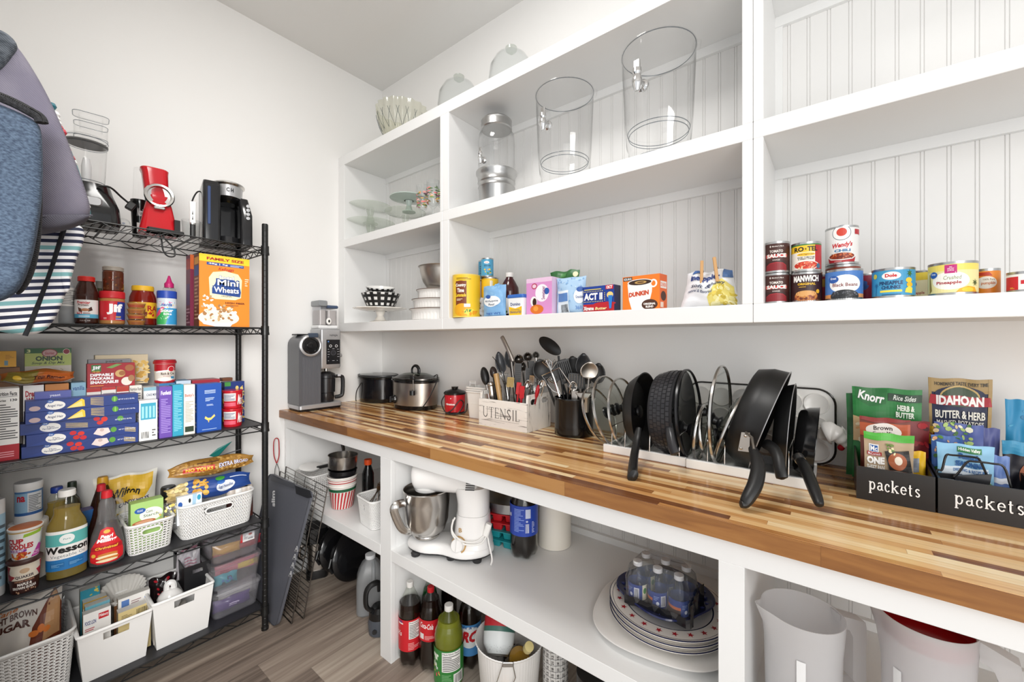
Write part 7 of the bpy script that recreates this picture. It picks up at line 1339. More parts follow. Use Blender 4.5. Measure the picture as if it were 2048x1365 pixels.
def disk(name, label, cat, px, r, tilt, kind, yaw=0, group=None, zc=None, Y=YD, lift=.0, deep=.05, knob=(-1), mtl='#141415', handle=None, flare=.82, rim='steel'):
    """pan or lid standing on edge; axis along X tilted by `tilt` degrees, opening to +X"""
    x = on_y(px, 0, Y)[0]; z = ZC_ + .0045 + r * abs(cos(R(tilt))) + lift + (deep * sin(R(tilt)) if kind == 'pan' and tilt > 0 else .004 * abs(sin(R(tilt))))
    t = thing(name, label, cat, (x, Y, z), yaw, group, ry=R(90 + tilt))
    if kind == 'lid':
        s = knob
        M().lathe([(r * .985, -.0035), (r, -.002), (r, .004), (r * .975, .006), (r * .955, .003), (r * .955, 0)], rim, 72, cap=False).build('rim', t, angle=50)
        M().lathe([(r * .965, 0), (r * .8, s * .012), (r * .4, s * .024), (0, s * .028)], 'lid_glass', 60, cap=False).build('glass', t, angle=60)
        m = M(); z0 = s * .027; m.lathe([(.0, z0), (.022, z0 + s * .001), (.020, z0 + s * .006), (.012, z0 + s * .012), (.014, z0 + s * .022), (.022, z0 + s * .030), (.020, z0 + s * .036), (0, z0 + s * .038)], '#19191bs', 28); m.build('knob', t)
    else:
        M().lathe([(0, 0), (r * flare * .9, 0), (r * flare, .004), (r * (flare + .1), deep * .5), (r * .985, deep - .002), (r, deep), (r * .975, deep), (r * (flare + .07), deep * .5), (r * (flare - .03), .006), (0, .005)], mtl, 72).build('pan_body', t, angle=50)
    return t
def rel(t, pts): bpy.context.view_layer.update(); I_ = t.matrix_world.inverted(); return [I_ @ Vector(p) for p in pts]
def handle(t, pts, r, mt=BKU, flat=1.4, nm='handle'):
    rr = r if callable(r) else (lambda u: r)
    M().tube(smooth_path(rel(t, pts), 6), lambda u: rr(u) * (1 if u < .94 else max(.15, sqrt(max(0, 1 - ((u - .94) / .062) ** 2)))), mt, 14, flat=flat).build(nm, t)
GP, GL = 'pans standing in the organiser', 'glass lids standing in the organiser'
disk('glass_lid', 'leftmost glass lid in the organiser, leaning furthest left', 'lid', 1199, .108, -24, 'lid', group=GL, knob=1, lift=.0)
disk('glass_lid', 'second glass lid from the left, taller than the first', 'lid', 1220, .126, -14, 'lid', group=GL, knob=1)
disk('glass_lid', 'third glass lid, just left of the first frying pan', 'lid', 1247, .122, -9, 'lid', group=GL, knob=1)
t = disk('frying_pan', 'small black frying pan, first from the left, with a straight black handle', 'pan', 1267, .132, -3, 'pan', group=GP, deep=.045, flare=.80)
handle(t, [on_y(1277, 858, 1.262), on_y(1273, 885, 1.235), on_y(1268, 915, 1.18), on_y(1265, 945, 1.10), on_y(1266, 954, 1.065)], lambda u: .0095 + .004 * u)
t = disk('saute_pan', 'deep black pan with a hammered basket-weave outer wall', 'pan', 1318, .138, -2, 'pan', group=GP, deep=.082, flare=.88, mtl='#232326m')
m = M()
for j in range(5):
    for i in range(56):
        a = 2 * pi * (i + .5 * (j % 2)) / 56; z = .012 + j * .013; rr = .138 * (.885 + .1 * min(1, z / .041) * .92) + .0018; w_ = .0062
        m.poly([(rr * cos(a - .045), rr * sin(a - .045), z), (rr * cos(a + .045), rr * sin(a + .045), z), ((rr + .0016) * cos(a + .045), (rr + .0016) * sin(a + .045), z + .010), ((rr + .0016) * cos(a - .045), (rr + .0016) * sin(a - .045), z + .010)], '#2c2c30s')
m.build('hammered_pattern', t)
handle(t, [on_y(1336, 850, 1.262), on_y(1340, 870, 1.235), on_y(1345, 893, 1.215), on_y(1352, 911, 1.205)], .0105, '#2a2a2ds')
t = disk('pot_lid', 'black-rimmed glass lid behind the hammered pan', 'lid', 1378, .142, -4, 'lid', group=None, knob=-1, rim='#19191bs')
disk('glass_lid', 'small glass lid with a black knob, fourth lid from the left', 'lid', 1402, .088, 6, 'lid', group=GL, knob=-1)
disk('glass_lid', 'small glass lid behind the knobbed one', 'lid', 1412, .080, -8, 'lid', group=GL, knob=1)
disk('glass_lid', 'tallest glass lid with a bright steel rim in the middle of the organiser', 'lid', 1441, .150, 1, 'lid', group=GL, knob=-1)
disk('glass_lid', 'tilted glass lid leaning on the largest pan', 'lid', 1461, .118, 20, 'lid', group=GL, knob=-1)
t = disk('frying_pan', 'largest black pan, tilted to the right, with a riveted curved handle', 'pan', 1482, .152, 19, 'pan', group=GP, deep=.078, flare=.86, mtl='#141415')
M().lathe([(.1505, .076), (.1535, .0775), (.1535, .0788), (.1495, .0788)], 'silver', 72, cap=False).build('bright_rim', t)
handle(t, [on_y(1505, 897, 1.17), on_y(1512, 915, 1.14), on_y(1516, 940, 1.105), on_y(1510, 970, 1.07), on_y(1497, 995, 1.045), on_y(1488, 1008, 1.035), on_y(1480, 1008, 1.03)], lambda u: .0085 + .006 * sin(pi * min(1, u * 1.1)), flat=1.15)
M().tube(rel(t, [on_y(1492, 866, 1.216), on_y(1504, 876, 1.19), on_y(1508, 900, 1.15)]), .0035, 'brushed', 8).build('handle_shank', t)
m = M(); c4 = [Vector(on_y(px, py, 1.2165)) for px, py in ((1476, 902), (1499, 905), (1500, 866), (1483, 865))]; I_ = rel(t, c4)
m.poly(I_, 'brushed'); m.build('rivet_plate', t, solid=.002, smooth=False)
m = M(); [m.ball(p_, .0045, 'steel', 12) for p_ in rel(t, [on_y(1482, 897, 1.215), on_y(1491, 872, 1.2145)])]; m.build('rivets', t)
t = disk('frying_pan', 'shallow black pan with a bright thin rim, right of the largest pan', 'pan', 1553, .128, 4, 'pan', group=GP, deep=.035, flare=.84)
M().lathe([(.1270, .034), (.1298, .035), (.1298, .0362), (.126, .0362)], 'silver', 72, cap=False).build('bright_rim', t)
handle(t, [on_y(1532, 888, 1.252), on_y(1546, 897, 1.222), on_y(1556, 915, 1.195), on_y(1560, 940, 1.175), on_y(1565, 960, 1.165)], .0098)
t = disk('frying_pan', 'small black pan at the right end of the organiser with a long slim handle', 'pan', 1592, .098, 5, 'pan', group=GP, deep=.045, flare=.84, mtl='#161617g')
handle(t, [on_y(1598, 918, 1.268), on_y(1607, 930, 1.235), on_y(1616, 950, 1.20), on_y(1628, 980, 1.155), on_y(1637, 1004, 1.125), on_y(1639, 1013, 1.115)], lambda u: .0065 + .0055 * sin(pi * min(1, .15 + u * .85)), flat=1.1)
M().lathe([(.011, 0), (.0135, .002), (.0135, .010), (.011, .012)], 'silver', 20).at(); m = M(); m.tube(rel(t, [on_y(1596, 914, 1.272), on_y(1601, 922, 1.258)]), .0125, 'tin', 14); m.build('ferrule', t)

# ---- deviled-egg tray leaning on the wall
xl, xr = on_y(1372, 0, 1.56)[0], on_y(1674, 0, 1.55)[0]; wT = xr - xl; hT_ = .235
t = thing('egg_tray', 'white egg tray with a black edge, leaning on the wall behind the pans', 'tray', ((xl + xr) / 2, 1.548, ZC_), 0, rx=R(-6))
m = M(); m.loft([[(p[0] * a, y_, p[1]) for p in rrect(wT * 1, hT_ * 1, .05, 6, 0, hT_ / 2)] for a, y_ in ((1, 0), (1, .008))], '#f1efebg'); m.build('tray_body', t)
M().tube([(p[0], -.001, p[1]) for p in rrect(wT * .985, hT_ * .97, .048, 8, 0, hT_ / 2)], .0030, '#26221fg', 8, closed=True).build('black_edge', t)
m = M()
for i in range(6):
    for j in range(3): m.at((-wT / 2 + .05 + i * (wT - .10) / 5, -.0005, .045 + j * .07), rx=R(90)); m.lathe([(.0335, -.0003), (.033, .004), (.031, .0055), (.029, .0045), (.02, .0012), (.0, .0004)], '#f4f2eeg', 28)
m.build('egg_wells', t)
# hen ornament at the tray's right edge
xh, zh_ = on_y(1658, 0, 1.50)[0], on_y(1665, 872, 1.50)[2]
t = thing('hen_figure', 'small white ceramic hen head with red comb and beak at the tray edge', 'figurine', (xh, 1.505, zh_))
m = M(); pth = [on_y(px, py, 1.50) for px, py in ((1648, 868), (1660, 866), (1672, 870), (1684, 880), (1694, 890), (1700, 895))]; rad = [.030, .033, .026, .018, .012, .007]
m.tube([(p[0] - xh, p[1] - 1.505, p[2] - zh_) for p in pth], lambda u: rad[min(5, int(u * 5 + .5))], '#f2f0ecg', 20); o = m.build('body', t, subsurf=1, angle=180)
P_ = lambda px, py, dy=0: (on_y(px, py, 1.50 + dy)[0] - xh, dy - .005, on_y(px, py, 1.50 + dy)[2] - zh_)
m = M().loft([[P_(1684, 852), P_(1696, 866), P_(1690, 880), P_(1680, 872)], [P_(1684, 852, .008), P_(1696, 866, .008), P_(1690, 880, .008), P_(1680, 872, .008)]], '#f2f0ecg'); m.build('crest', t)
m = M().ball(P_(1703, 894), .008, '#a81c28g', 12); m.ball(P_(1682, 896), .009, '#a81c28g', 12); m.build('red_wattles', t)
m = M().ball(P_(1696, 889, -.012), .0022, BLK, 8); m.build('eye', t)
M().box(-.03, .004, .01, .044, -.02, .018, '#f2f0ecg', .006).build('neck_base', t)

# ---- packet bins
LOW = {'p': [([(.18, .72), (.18, -.42)], 0.037), (A_(.48, .34, .30, .36, 150, -150, 14), 0.031), ([(.02, .72), (.18, .72)], 0.022), ([(.02, -.42), (.36, -.42)], 0.025)],
       'a': [(A_(.46, .52, .26, .20, 150, 0, 7) + [(.72, .10), (.90, 0.012)], 0.034), (A_(.40, .20, .26, .20, 80, 330, 12), 0.031), ([(.42, .40), (.72, .42)], 0.019)],
       'c': [(A_(.5, .34, .34, .36, 50, 320, 16), 0.031), ([(.72, .62), (.72, .50)], 0.031)],
       'k': [([(.18, 1.12), (.18, 0)], 0.037), ([(.02, 1.12), (.18, 1.12)], 0.022), ([(.04, 0), (.34, 0)], 0.025), ([(.18, .28), (.72, .70)], 0.025), ([(.36, .42), (.80, 0)], 0.037), ([(.56, .70), (.88, .70)], 0.022), ([(.64, 0), (.94, 0)], 0.025)],
       'e': [([(.18, .38), (.82, .38)] , 0.022), (A_(.5, .35, .34, .35, 0, 320, 16), 0.031)],
       't': [([(.36, .98), (.36, .16), (.46, .0), (.66, 0.012)], 0.034), ([(.12, .70), (.66, .70)], 0.022)],
       's': [(A_(.5, .54, .26, .17, 30, 180, 7) + [(.26, .48), (.74, .24)] + A_(.5, .18, .26, .18, 0, -150, 7), 0.031)]}
bx0, bx1, by0, bh = .0445, .178, 1.288, .078
for i, (a, b_, lb) in enumerate(((bx0, bx1, 'left black bin lettered packets, next to the pan organiser'), (bx1 + .004, bx1 + .152, 'right black bin lettered packets, at the edge of the photo'))):
    ww = b_ - a; fr = words(LOW, 'packets', .17, .37, .66, .30, '#f2f2f2', dict(p=1, a=.92, c=.85, k=1.05, e=.95, t=.75, s=.8), ww / bh)
    fr = [('p', [(u, v) for u, v in p[1]], p[2]) for p in fr]
    t = thing('packet_bin', lb, 'bin', ((a + b_) / 2, by0 + .115, ZC_), 0, 'black packet bins'); m = M(); BB = '#19191bs'; th = .004
    m.box(-ww / 2, ww / 2, -.115, -.115 + th, 0, bh, BB).box(-ww / 2, ww / 2, .115 - th, .115, 0, bh + .02, BB)
    prints(m, fr, lambda u, v, k: (-ww / 2 + u * ww, -.1151 - k, v * bh))
    for sg in (-1, 1): x0_ = -ww / 2 if sg < 0 else ww / 2 - th; m.prism([(-.115 + th, 0), (.115 - th, 0), (.115 - th, bh + .02), (-.115 + th, bh)], x0_, x0_ + th, BB, 'x')
    m.box(-ww / 2 + th, ww / 2 - th, -.115 + th, .115 - th, 0, th, BB); m.build('body', t, smooth=False)
def squeeze(prims, f):      # move the printing toward the upper part of a packet
    g = lambda v: 1 - (1 - v) * f; out = []
    for p in prims:
        if p[0] in ('r', 't', 'n', 'bar', 'd'): p = (p[0], p[1], g(p[2]), p[3], g(p[4])) + tuple(p[5:])
        elif p[0] == 'e': p = ('e', p[1], g(p[2]), p[3], p[4] * f, p[5])
        elif p[0] == 'p': p = ('p', [(u, g(v)) for u, v in p[1]], p[2])
        out.append(p)
    return out
def pk(name, label, px0, px1, pt, Y, base, prims, seed, z0=.006, d=.008, lean=.0, rz=0, group='seasoning packets', f=1, **k):
    prims = squeeze(prims, f)
    x0_, x1_ = on_y(px0, 0, Y)[0], on_y(px1, 0, Y)[0]; zt_ = on_y((px0 + px1) / 2, pt, Y)[2]
    return bag(name, label, 'packet', ((x0_ + x1_) / 2, Y, ZC_ + z0), rz, x1_ - x0_, zt_ - ZC_ - z0, d, base, prims, group=group, seed=seed, wr=.0012, pinch=.35, lean=lean, **k)
KN = [('r', 0, .45, 1, 1, '#1d7a34'), ('p', [(0, .50), (.5, .40), (1, .36), (1, .2), (0, .1)], '#d8b888'), ('d', .0, .12, .9, .45, 40, .06, ['#e8d8a8', '#b83028', '#d8a060', '#f0e4c0'], 3), ('t', .08, .78, .50, .93, 'Knorr', '#f4f4f2', {'i': .3, 'b': .03}), ('r', .52, .80, 1, .90, '#1a3a24'), ('t', .58, .82, .95, .89, 'Rice Sides', '#e8ece4', {'i': .3}), ('t', .66, .66, .92, .75, 'HERB &', '#e8f0e0', {'b': .04}), ('t', .64, .55, .92, .64, 'BUTTER', '#e8f0e0', {'b': .04}), ('p', [(.2, 1), (.5, .88), (.52, .76), (.3, .7), (.1, .8)], '#176a2c')][0:1] + [('p', [(.04, 1), (.52, .98), (.5, .74), (.26, .70), (.05, .8)], '#15692b'), ('p', [(0, .52), (.4, .44), (1, .40), (1, .15), (0, .1)], '#d8b888'), ('d', .0, .12, .9, .45, 40, .06, ['#e8d8a8', '#b83028', '#d8a060', '#f0e4c0'], 3), ('t', .08, .78, .48, .93, 'Knorr', '#f4f4f2', {'i': .3, 'b': .03, 's': -.05}), ('r', .53, .80, 1, .92, '#1a3a24'), ('t', .60, .82, .92, .90, 'Rice Sides', '#e8ece4', {'i': .3}), ('t', .66, .66, .90, .75, 'HERB &', '#e8f0e0', {'b': .04}), ('t', .64, .55, .90, .64, 'BUTTER', '#e8f0e0', {'b': .04})]
pk('rice_packet', 'green rice packet at the back left, behind the other green one', 1692, 1815, 790, 1.475, '#1f6a34', [('r', .0, .5, 1, .7, '#185a2a')], 41)
pk('rice_packet', 'tall green rice side packet with white script lettering', 1704, 1846, 778, 1.455, '#1f7a36', KN, 42, lean=.01, f=.66)
pk('gravy_packet', 'dark red packet behind the brown gravy mix', 1742, 1860, 840, 1.425, '#7a1c20', [('d', .7, .3, 1, 1, 10, .08, ['#a82028', '#4a1418'], 3)], 43)
pk('gravy_packet', 'brown gravy mix packet with a white oval', 1719, 1822, 838, 1.40, '#7a3a2c', [('p', [(.0, .55), (1, .45), (1, .9), (0, .85)], '#b8562f'), ('e', .48, .70, .36, .18, '#f0e8e0'), ('t', .28, .72, .66, .82, 'Brown', '#3a2420', {'b': .02}), ('t', .26, .60, .70, .69, 'Gravy Mix', '#3a2420', {'b': .01}), ('p', [(0, .92), (.5, .88), (1, .97), (1, 1), (0, 1)], '#8a2a24')], 44, lean=.01, f=.62)
pk('seasoning_packet', 'green-topped packet with a steak in a pan, front of the left bin', 1727, 1829, 868, 1.345, '#b8a083', [('r', 0, .86, 1, 1, '#4fae3c'), ('r', .10, .62, .30, .78, '#f0f0f0'), ('r', .12, .64, .28, .76, '#2a5aa0'), ('t', .13, .65, .27, .75, 'Mc', '#f0f0f0', {'b': .03}), ('r', .06, .56, .36, .63, '#a82028'), ('t', .08, .57, .34, .62, 'McCormick', '#f0e8e8'), ('t', .05, .40, .42, .54, 'ONE', '#f4f0ea', {'b': .06}), ('t', .05, .28, .42, .38, 'SHEET PAN', '#f0ece4', {'b': .03}), ('p', [(.42, .66), (.9, .72), (.98, .3), (.55, .2)], '#2a2624'), ('e', .68, .50, .19, .16, '#a85a34'), ('e', .70, .52, .08, .08, '#f0e0cc'), ('d', .45, .62, .62, .8, 14, .04, ['#6a8a3a', '#e8e0b0', '#4a6a2a'], 3)], 45, f=.86)
pk('seasoning_packet', 'yellow packet edge beside the steak packet', 1806, 1852, 902, 1.36, '#e8b822', [('r', .3, .55, .7, .85, '#8a909a'), ('n', .2, .1, .8, .4, 3, '#b88a10')], 46)
pk('potato_packet', 'tall gold and navy mashed potato packet at the back of the right bin', 1856, 1985, 758, 1.47, '#1d2444', [('r', 0, .84, 1, 1, '#a58a58'), ('r', 0, 0, .05, 1, '#a58a58'), ('r', .94, 0, 1, 1, '#a58a58'), ('t', .1, .92, .94, .96, 'HOMEMADE TASTE EVERY TIME', '#3a3224', {'b': .02}), ('e', .5, .82, .40, .10, '#1d2444'), ('e', .5, .80, .32, .12, '#c0a468'), ('e', .5, .79, .30, .11, '#3a4a34'), ('p', [(.0, .70), (1, .70), (.97, .80), (.03, .81)], '#a82430'), ('t', .12, .70, .88, .81, 'IDAHOAN', '#f2f0ee', {'b': .05}), ('t', .10, .55, .90, .64, 'BUTTER & HERB', '#ece8dc', {'b': .03}), ('t', .12, .48, .88, .53, 'MASHED POTATOES', '#ece8dc', {'b': .02}), ('n', .1, .4, .8, .46, 2, '#b8944a')], 47, f=.78)
pk('salad_packet', 'blue salad topping packet with greens, behind the ranch packet', 1868, 1968, 848, 1.42, '#4a5a9a', [('d', .0, .45, .75, 1, 60, .07, ['#5a8a3a', '#e8e4cc', '#3a6a2a', '#d8c090', '#a8c070'], 3), ('e', .55, .55, .2, .12, '#2a5aa8'), ('t', .43, .50, .67, .60, 'Great', '#e8f0f8')], 48)
pk('salad_packet', 'second blue salad packet, lower, at the left of the right bin', 1862, 1925, 872, 1.385, '#3f66a8', [('d', .05, .4, .95, 1, 50, .08, ['#5a8a3a', '#e8e4cc', '#3a6a2a', '#d8a070'], 4)], 49)
pk('seasoning_packet', 'yellow and navy packet reading 70 cal beside the green-topped packet', 1856, 1882, 852, 1.44, '#2a3a7a', [('r', 0, .72, 1, 1, '#e8b822'), ('t', .1, .80, .9, .90, '70 C', '#8a2020', {'b': .03})], 50)
pk('seasoning_packet', 'dark violet packet at the back right of the right bin', 1950, 2000, 856, 1.43, '#4f568e', [('r', .2, .3, .9, .5, '#3a4074')], 51)
pk('dressing_packet', 'light blue ranch seasoning packet at the front of the right bin', 1873, 1990, 890, 1.35, '#8cc0e0', [('p', [(.1, .55), (.9, .55), (.98, .0), (0, .0)], '#e4eef6'), ('r', .36, .84, .78, .95, '#2f7a44'), ('t', .38, .855, .76, .935, 'Hidden Valley', '#f0f6ee', {'b': .03}), ('t', .38, .71, .76, .82, 'Ranch', '#1f5a9a', {'b': .05}), ('t', .32, .56, .82, .67, 'SEASONING', '#1f5a9a', {'b': .05}), ('t', .28, .46, .9, .52, 'DRESSING & RECIPE MIX', '#2a6aa8', {'b': .02}), ('e', .8, .2, .2, .12, '#7aa85a')], 52, f=.80)
pk('seasoning_packet', 'blue and white striped packet at the right of the ranch packet', 1975, 2020, 912, 1.37, '#6a86c0', [('r', 0, .5, 1, .6, '#e8ecf4'), ('n', .1, .1, .9, .4, 4, '#3a4a8a')], 53)
pk('chips_packet', 'bright blue crinkled bag at the right edge above the right bin', 2010, 2075, 800, 1.49, '#2b8fc0', [('d', .1, .1, .9, .9, 14, .1, ['#1f78a8', '#4aa8d0'], 3)], 54, group=None)
pk('dark_packet', 'dark packet with a blue top at the right edge of the right bin', 2004, 2080, 884, 1.41, '#1d1c26', [('r', 0, .8, 1, 1, '#3a90b8'), ('e', .7, .5, .25, .2, '#a86a50')], 55, group=None)
for i, (pa, lb) in enumerate((([(1872, 948), (1876, 940), (1884, 940), (1892, 912), (1905, 911), (1948, 915), (1960, 922), (1974, 952)], 'black wire clip furthest left on the right packet bin'), ([(1908, 955), (1918, 945), (1934, 925), (1950, 924), (1985, 928), (2008, 935), (2022, 975)], 'black wire clip in front on the right packet bin'))):
    t = thing('bag_clip', lb, 'clip', (0, 0, 0), group='black wire clips'); YY = 1.325 - i * .012
    M().tube([on_y(px, py, YY) for px, py in pa], .0022, '#19191bs', 8).build('wire_handle', t)
    c = [on_y(px, py, YY) for px, py in (((1871, 946), (1925, 950), (1922, 972), (1876, 968)) if i == 0 else ((1908, 952), (1984, 950), (1980, 970), (1915, 972)))]
    m = M().loft([c, [(p[0], p[1] + .006, p[2]) for p in c]], '#232326s'); m.build('clip_body', t)

# ================================================================ base cabinet: shelf level
ZH = .457 + .0006
# ---- stand mixer
tm = thing('stand_mixer', 'white stand mixer with a steel bowl and gold-trimmed knob', 'mixer', (-1.196, 1.118, ZH), R(30)); tm.scale = (1.03, 1.03, 1.03); WM = '#efedebg'
def ell(cx, cy, a, b, z, n=28, e=1): return [(cx + a * (abs(cos(2 * pi * i / n)) ** e) * (1 if cos(2 * pi * i / n) >= 0 else -1), cy + b * (abs(sin(2 * pi * i / n)) ** e) * (1 if sin(2 * pi * i / n) >= 0 else -1), z) for i in range(n)]
def dumb(z, s=1, n=48):       # waisted base outline: small lobe under the bowl, larger lobe under the column
    out = []
    for i in range(n):
        a = 2 * pi * i / n; x = .172 * cos(a); wdt = .088 + .018 * cos(a) - .026 * math.exp(-((x + .02) / .06) ** 2); out.append((x * s, wdt * s * sin(a) * 1.0, z))
    return out
M().loft([dumb(.010, .97), dumb(.014, 1), dumb(.034, 1.0), dumb(.046, .95), dumb(.054, .80)], WM).build('base', tm, subsurf=1, angle=180)
for x, y in ((-.12, -.05), (-.12, .05), (.12, -.06), (.12, .06), (.02, -.055)): M().at((x, y, 0)).lathe([(.016, 0), (.018, .010), (.016, .012)], '#202022', 20).build('rubber_foot', tm)
M().loft([dumb(.008, .955), dumb(.013, .985)], '#2a2a2c').build('base_gasket', tm)
col = lambda cx, a, b, z: ell(cx, 0, a, b, z, 32, .8)
M().loft([col(.088, .078, .078, .045), col(.090, .070, .070, .075), col(.092, .062, .064, .16), col(.092, .058, .062, .1595)], WM, cap1=True).build('column', tm, angle=45)
M().loft([col(.092, .060, .063, .1605), col(.093, .060, .063, .20), col(.090, .063, .064, .235), col(.085, .066, .066, .262)], WM).build('upper_column', tm, angle=45)
M().tube([(.12, 0, .285), (.09, 0, .288), (.02, 0, .290), (-.06, 0, .290), (-.11, 0, .288), (-.145, 0, .284)], lambda u: .062 * (1 - (2 * u - 1) ** 8 * .35), WM, 28).build('head', tm, subsurf=1, angle=180)
M().at((-.09, 0, 0)).lathe([(.045, .232), (.05, .236), (.052, .246), (.046, .250)], '#dcdad8', 32).build('beater_hub', tm)
m = M().tube([(-.09, 0, .235), (-.09, 0, .17)], .006, 'chrome', 10); m.tube([(-.09 + .035 * sin(a * .5), 0, .17 - .05 + .05 * cos(a)) for a in [i * pi / 6 for i in range(-11, 12)]], .003, 'chrome', 8); m.build('beater', tm)
rb = .089
M().at((-.095, 0, 0)).lathe([(.045, .052), (.05, .056), (.052, .062), (.05, .066), (.070, .082), (rb * .93, .12), (rb * .99, .19), (rb, .232), (rb * 1.03, .236), (rb * 1.0, .239), (rb * .97, .235), (rb * .96, .19), (rb * .9, .12), (.0, .07)], 'steel', 64, cap=False).build('bowl', tm, angle=50)
m = M().tube([(-.155, -.072, .205), (-.175, -.098, .205), (-.182, -.104, .185), (-.165, -.085, .12), (-.148, -.068, .095), (-.135, -.05, .085)], .006, 'steel', 10, flat=2.6); m.build('bowl_handle', tm)
m = M().at((.055, -.068, .062), rx=R(78), rz=R(-12)); m.lathe([(.028, 0), (.030, .006)], '#b8935a', 36); m.lathe([(.025, .006), (.023, .024), (.02, .027), (0, .027)], WM, 36); m.box(-.0015, .0015, -.02, .02, .026, .029, '#dcdad8'); m.build('speed_knob', tm)
m = M()
for i in range(5): m.at((.095 + i * .001, -.0655, .262 + i * .008), rz=.05).box(-.018, .016, -.002, .002, 0, .003, '#3a3a3c')
m.build('vent_slots', tm)
M().tube([(.035, -.055, .155), (.025, -.062, .13), (.03, -.072, .10), (.06, -.084, .078), (.10, -.082, .07), (.135, -.07, .072), (.15, -.055, .085), (.155, -.045, .10)], .0032, '#eeece8', 8).build('cord', tm)
m = M().tube([(.03, -.06, .15), (.028, -.07, .11), (.07, -.086, .085), (.12, -.078, .082), (.152, -.05, .095), (.165, -.055, .06), (.178, -.07, .02), (.176, -.085, .004)], .0032, '#eeece8', 8); m.build('cord_loop', tm)
M().at((.158, -.052, .12), ry=.3).box(-.011, .011, -.011, .011, -.028, .02, '#f0eeea', .004).build('plug', tm)
m = M(); prints(m, [('t', 0, 0, 1, 1, 'B', '#b08a50', {'b': .02})], lambda u, v, k: (.052 + u * .012, -.0655 - k, .105 + v * .016)); m.build('emblem', tm, smooth=False)

# ---- trays and canisters behind the mixer
def tray(label, x, y, z, c, w=.115, d=.23, h=.026, rz=0, g=None):
    m = M()
    m.box(-w / 2, w / 2, -d / 2, d / 2, h - .004, h, c, .002)
    for i in range(2):
        for j in range(5):
            cx, cy = (i - .5) * w * .48, (j - 2) * d * .18; m.loft([[(cx + p[0] * s, cy + p[1] * s, zz) for p in rrect(w * .42, d * .15, .006)] for s, zz in ((.75, 0), (.95, h - .004))], c)
    for i in range(2):
        for j in range(5):
            cx, cy = (i - .5) * w * .48, (j - 2) * d * .18; m.poly([(cx + p[0] * .85, cy + p[1] * .85, h + .0003) for p in rrect(w * .42, d * .15, .006)], '#7a1018' if c == '#b81c24' else '#12626a')
    return put(m.build('ice_tray'), (x, y, z), rz, label, 'tray', g)
xt, yt = on_z(985, 1082, ZH)[:2]
zq_ = ZH
for i, (c, lb) in enumerate((('#1f8f96', 'bottom teal ice tray of the stack behind the mixer'), ('#1f8f96', 'upper teal ice tray of the stack behind the mixer'), ('#b81c24', 'lower red ice tray of the stack behind the mixer'), ('#b81c24', 'top red ice tray of the stack behind the mixer'))):
    tray(lb, -1.075 - .006 * (i % 2), 1.36, zq_, c, rz=R(12 + 3 * i), g='stacked ice trays', h=.034); zq_ += .0346
x, y = -1.085, 1.385
m = M(); m.lathe([(0, 0), (.125, 0), (.145, .004), (.15, .042), (.153, .044), (.148, .045), (.142, .008), (0, .005)], 'tin', 64, cap=False)
o = m.build('galvanized_tray'); put(o, (x, y, zq_ + .001), 0, 'round galvanized metal tray on top of the ice trays', 'tray')
x, y, r = cyl(982, 1018, Y=1.50)
t = thing('coffee_canister', 'tall black canister with a steel ring behind the ice trays', 'canister', (x, y, ZH))
M().lathe([(r * .95, .018), (r, .022), (r, .24), (r * .9, .25), (0, .25)], '#131314g', 40).build('body', t); M().lathe([(r * 1.0, .006), (r * 1.02, .010), (r * 1.02, .016), (r * .98, .019)], 'steel', 40).build('ring', t); M().lathe([(r * .96, 0), (r * .98, .006)], '#131314', 40).build('foot', t)

# ---- soda bottles
def soda(label, px0, px1, Y, zs, liquid, cap, lab, lz=(.22, .60), shell='clear_pet', turn=0, h=None, fill=.80, group=None, pyt=None, sx=1):
    x, y, r = cyl(px0, px1, Y=Y); h = h or (zat(pyt, x, y) - zs if pyt else .30)
    t = thing('soda_bottle', label, 'bottle', (x, y, zs), face_cam(x, y) + R(turn), group)
    def ring(rr, z, lob=0, n=50): return [(rr * (1 - lob * (.5 - .5 * cos(5 * 2 * pi * j / n))) * cos(2 * pi * j / n), rr * (1 - lob * (.5 - .5 * cos(5 * 2 * pi * j / n))) * sin(2 * pi * j / n), z) for j in range(n)]
    pf = [(.55, .012, .3), (.62, 0, .42), (.84, .02, .30), (.97, .07, .12), (1, .12, 0), (.985, .2, 0), (.985, .6, 0), (1, .62, 0), (.97, .68, 0), (.80, .78, 0), (.52, .87, 0), (.34, .925, 0), (.27, .95, 0)]
    M().loft([ring(a * r, b * h, c) for a, b, c in pf], shell, cap0=True, cap1=False).build('bottle_body', t, angle=60)
    lq = [(a * r * .965, b * h + .0022, c) for a, b, c in pf if b <= fill]; lastr = lq[-1][0]
    M().loft([ring(a, b, c) for a, b, c in lq] + [ring(lastr * (1 - (fill - .7) * .5 if fill > .7 else 1), fill * h, 0)], liquid).build('drink', t, angle=60)
    M().lathe([(r * .29, h * .935), (r * .30, h * .94), (r * .30, h * .995), (r * .27, h), (0, h)], cap, 28).build('cap', t)
    if lab:
        m = M(); prints.asp = 1.4; prints(m, [(('r', p[1] or -.45, p[2], 1.45 if p[3] == 1 else p[3], p[4], p[5]) if p[0] == 'r' else p) for p in lab], wrap(r * 1.003, lz[0] * h, lz[1] * h, 150), 20); m.build('label', t)
    return t
NFL = lambda a, b, c, d: [('r', a, b, c, d, '#ecebe8'), ('n', a + .02, b + .03, c - .02, d - .08, 9, '#4a4a4a'), ('t', a + .02, d - .07, c - .02, d - .02, 'Nutrition Facts', BLK)]
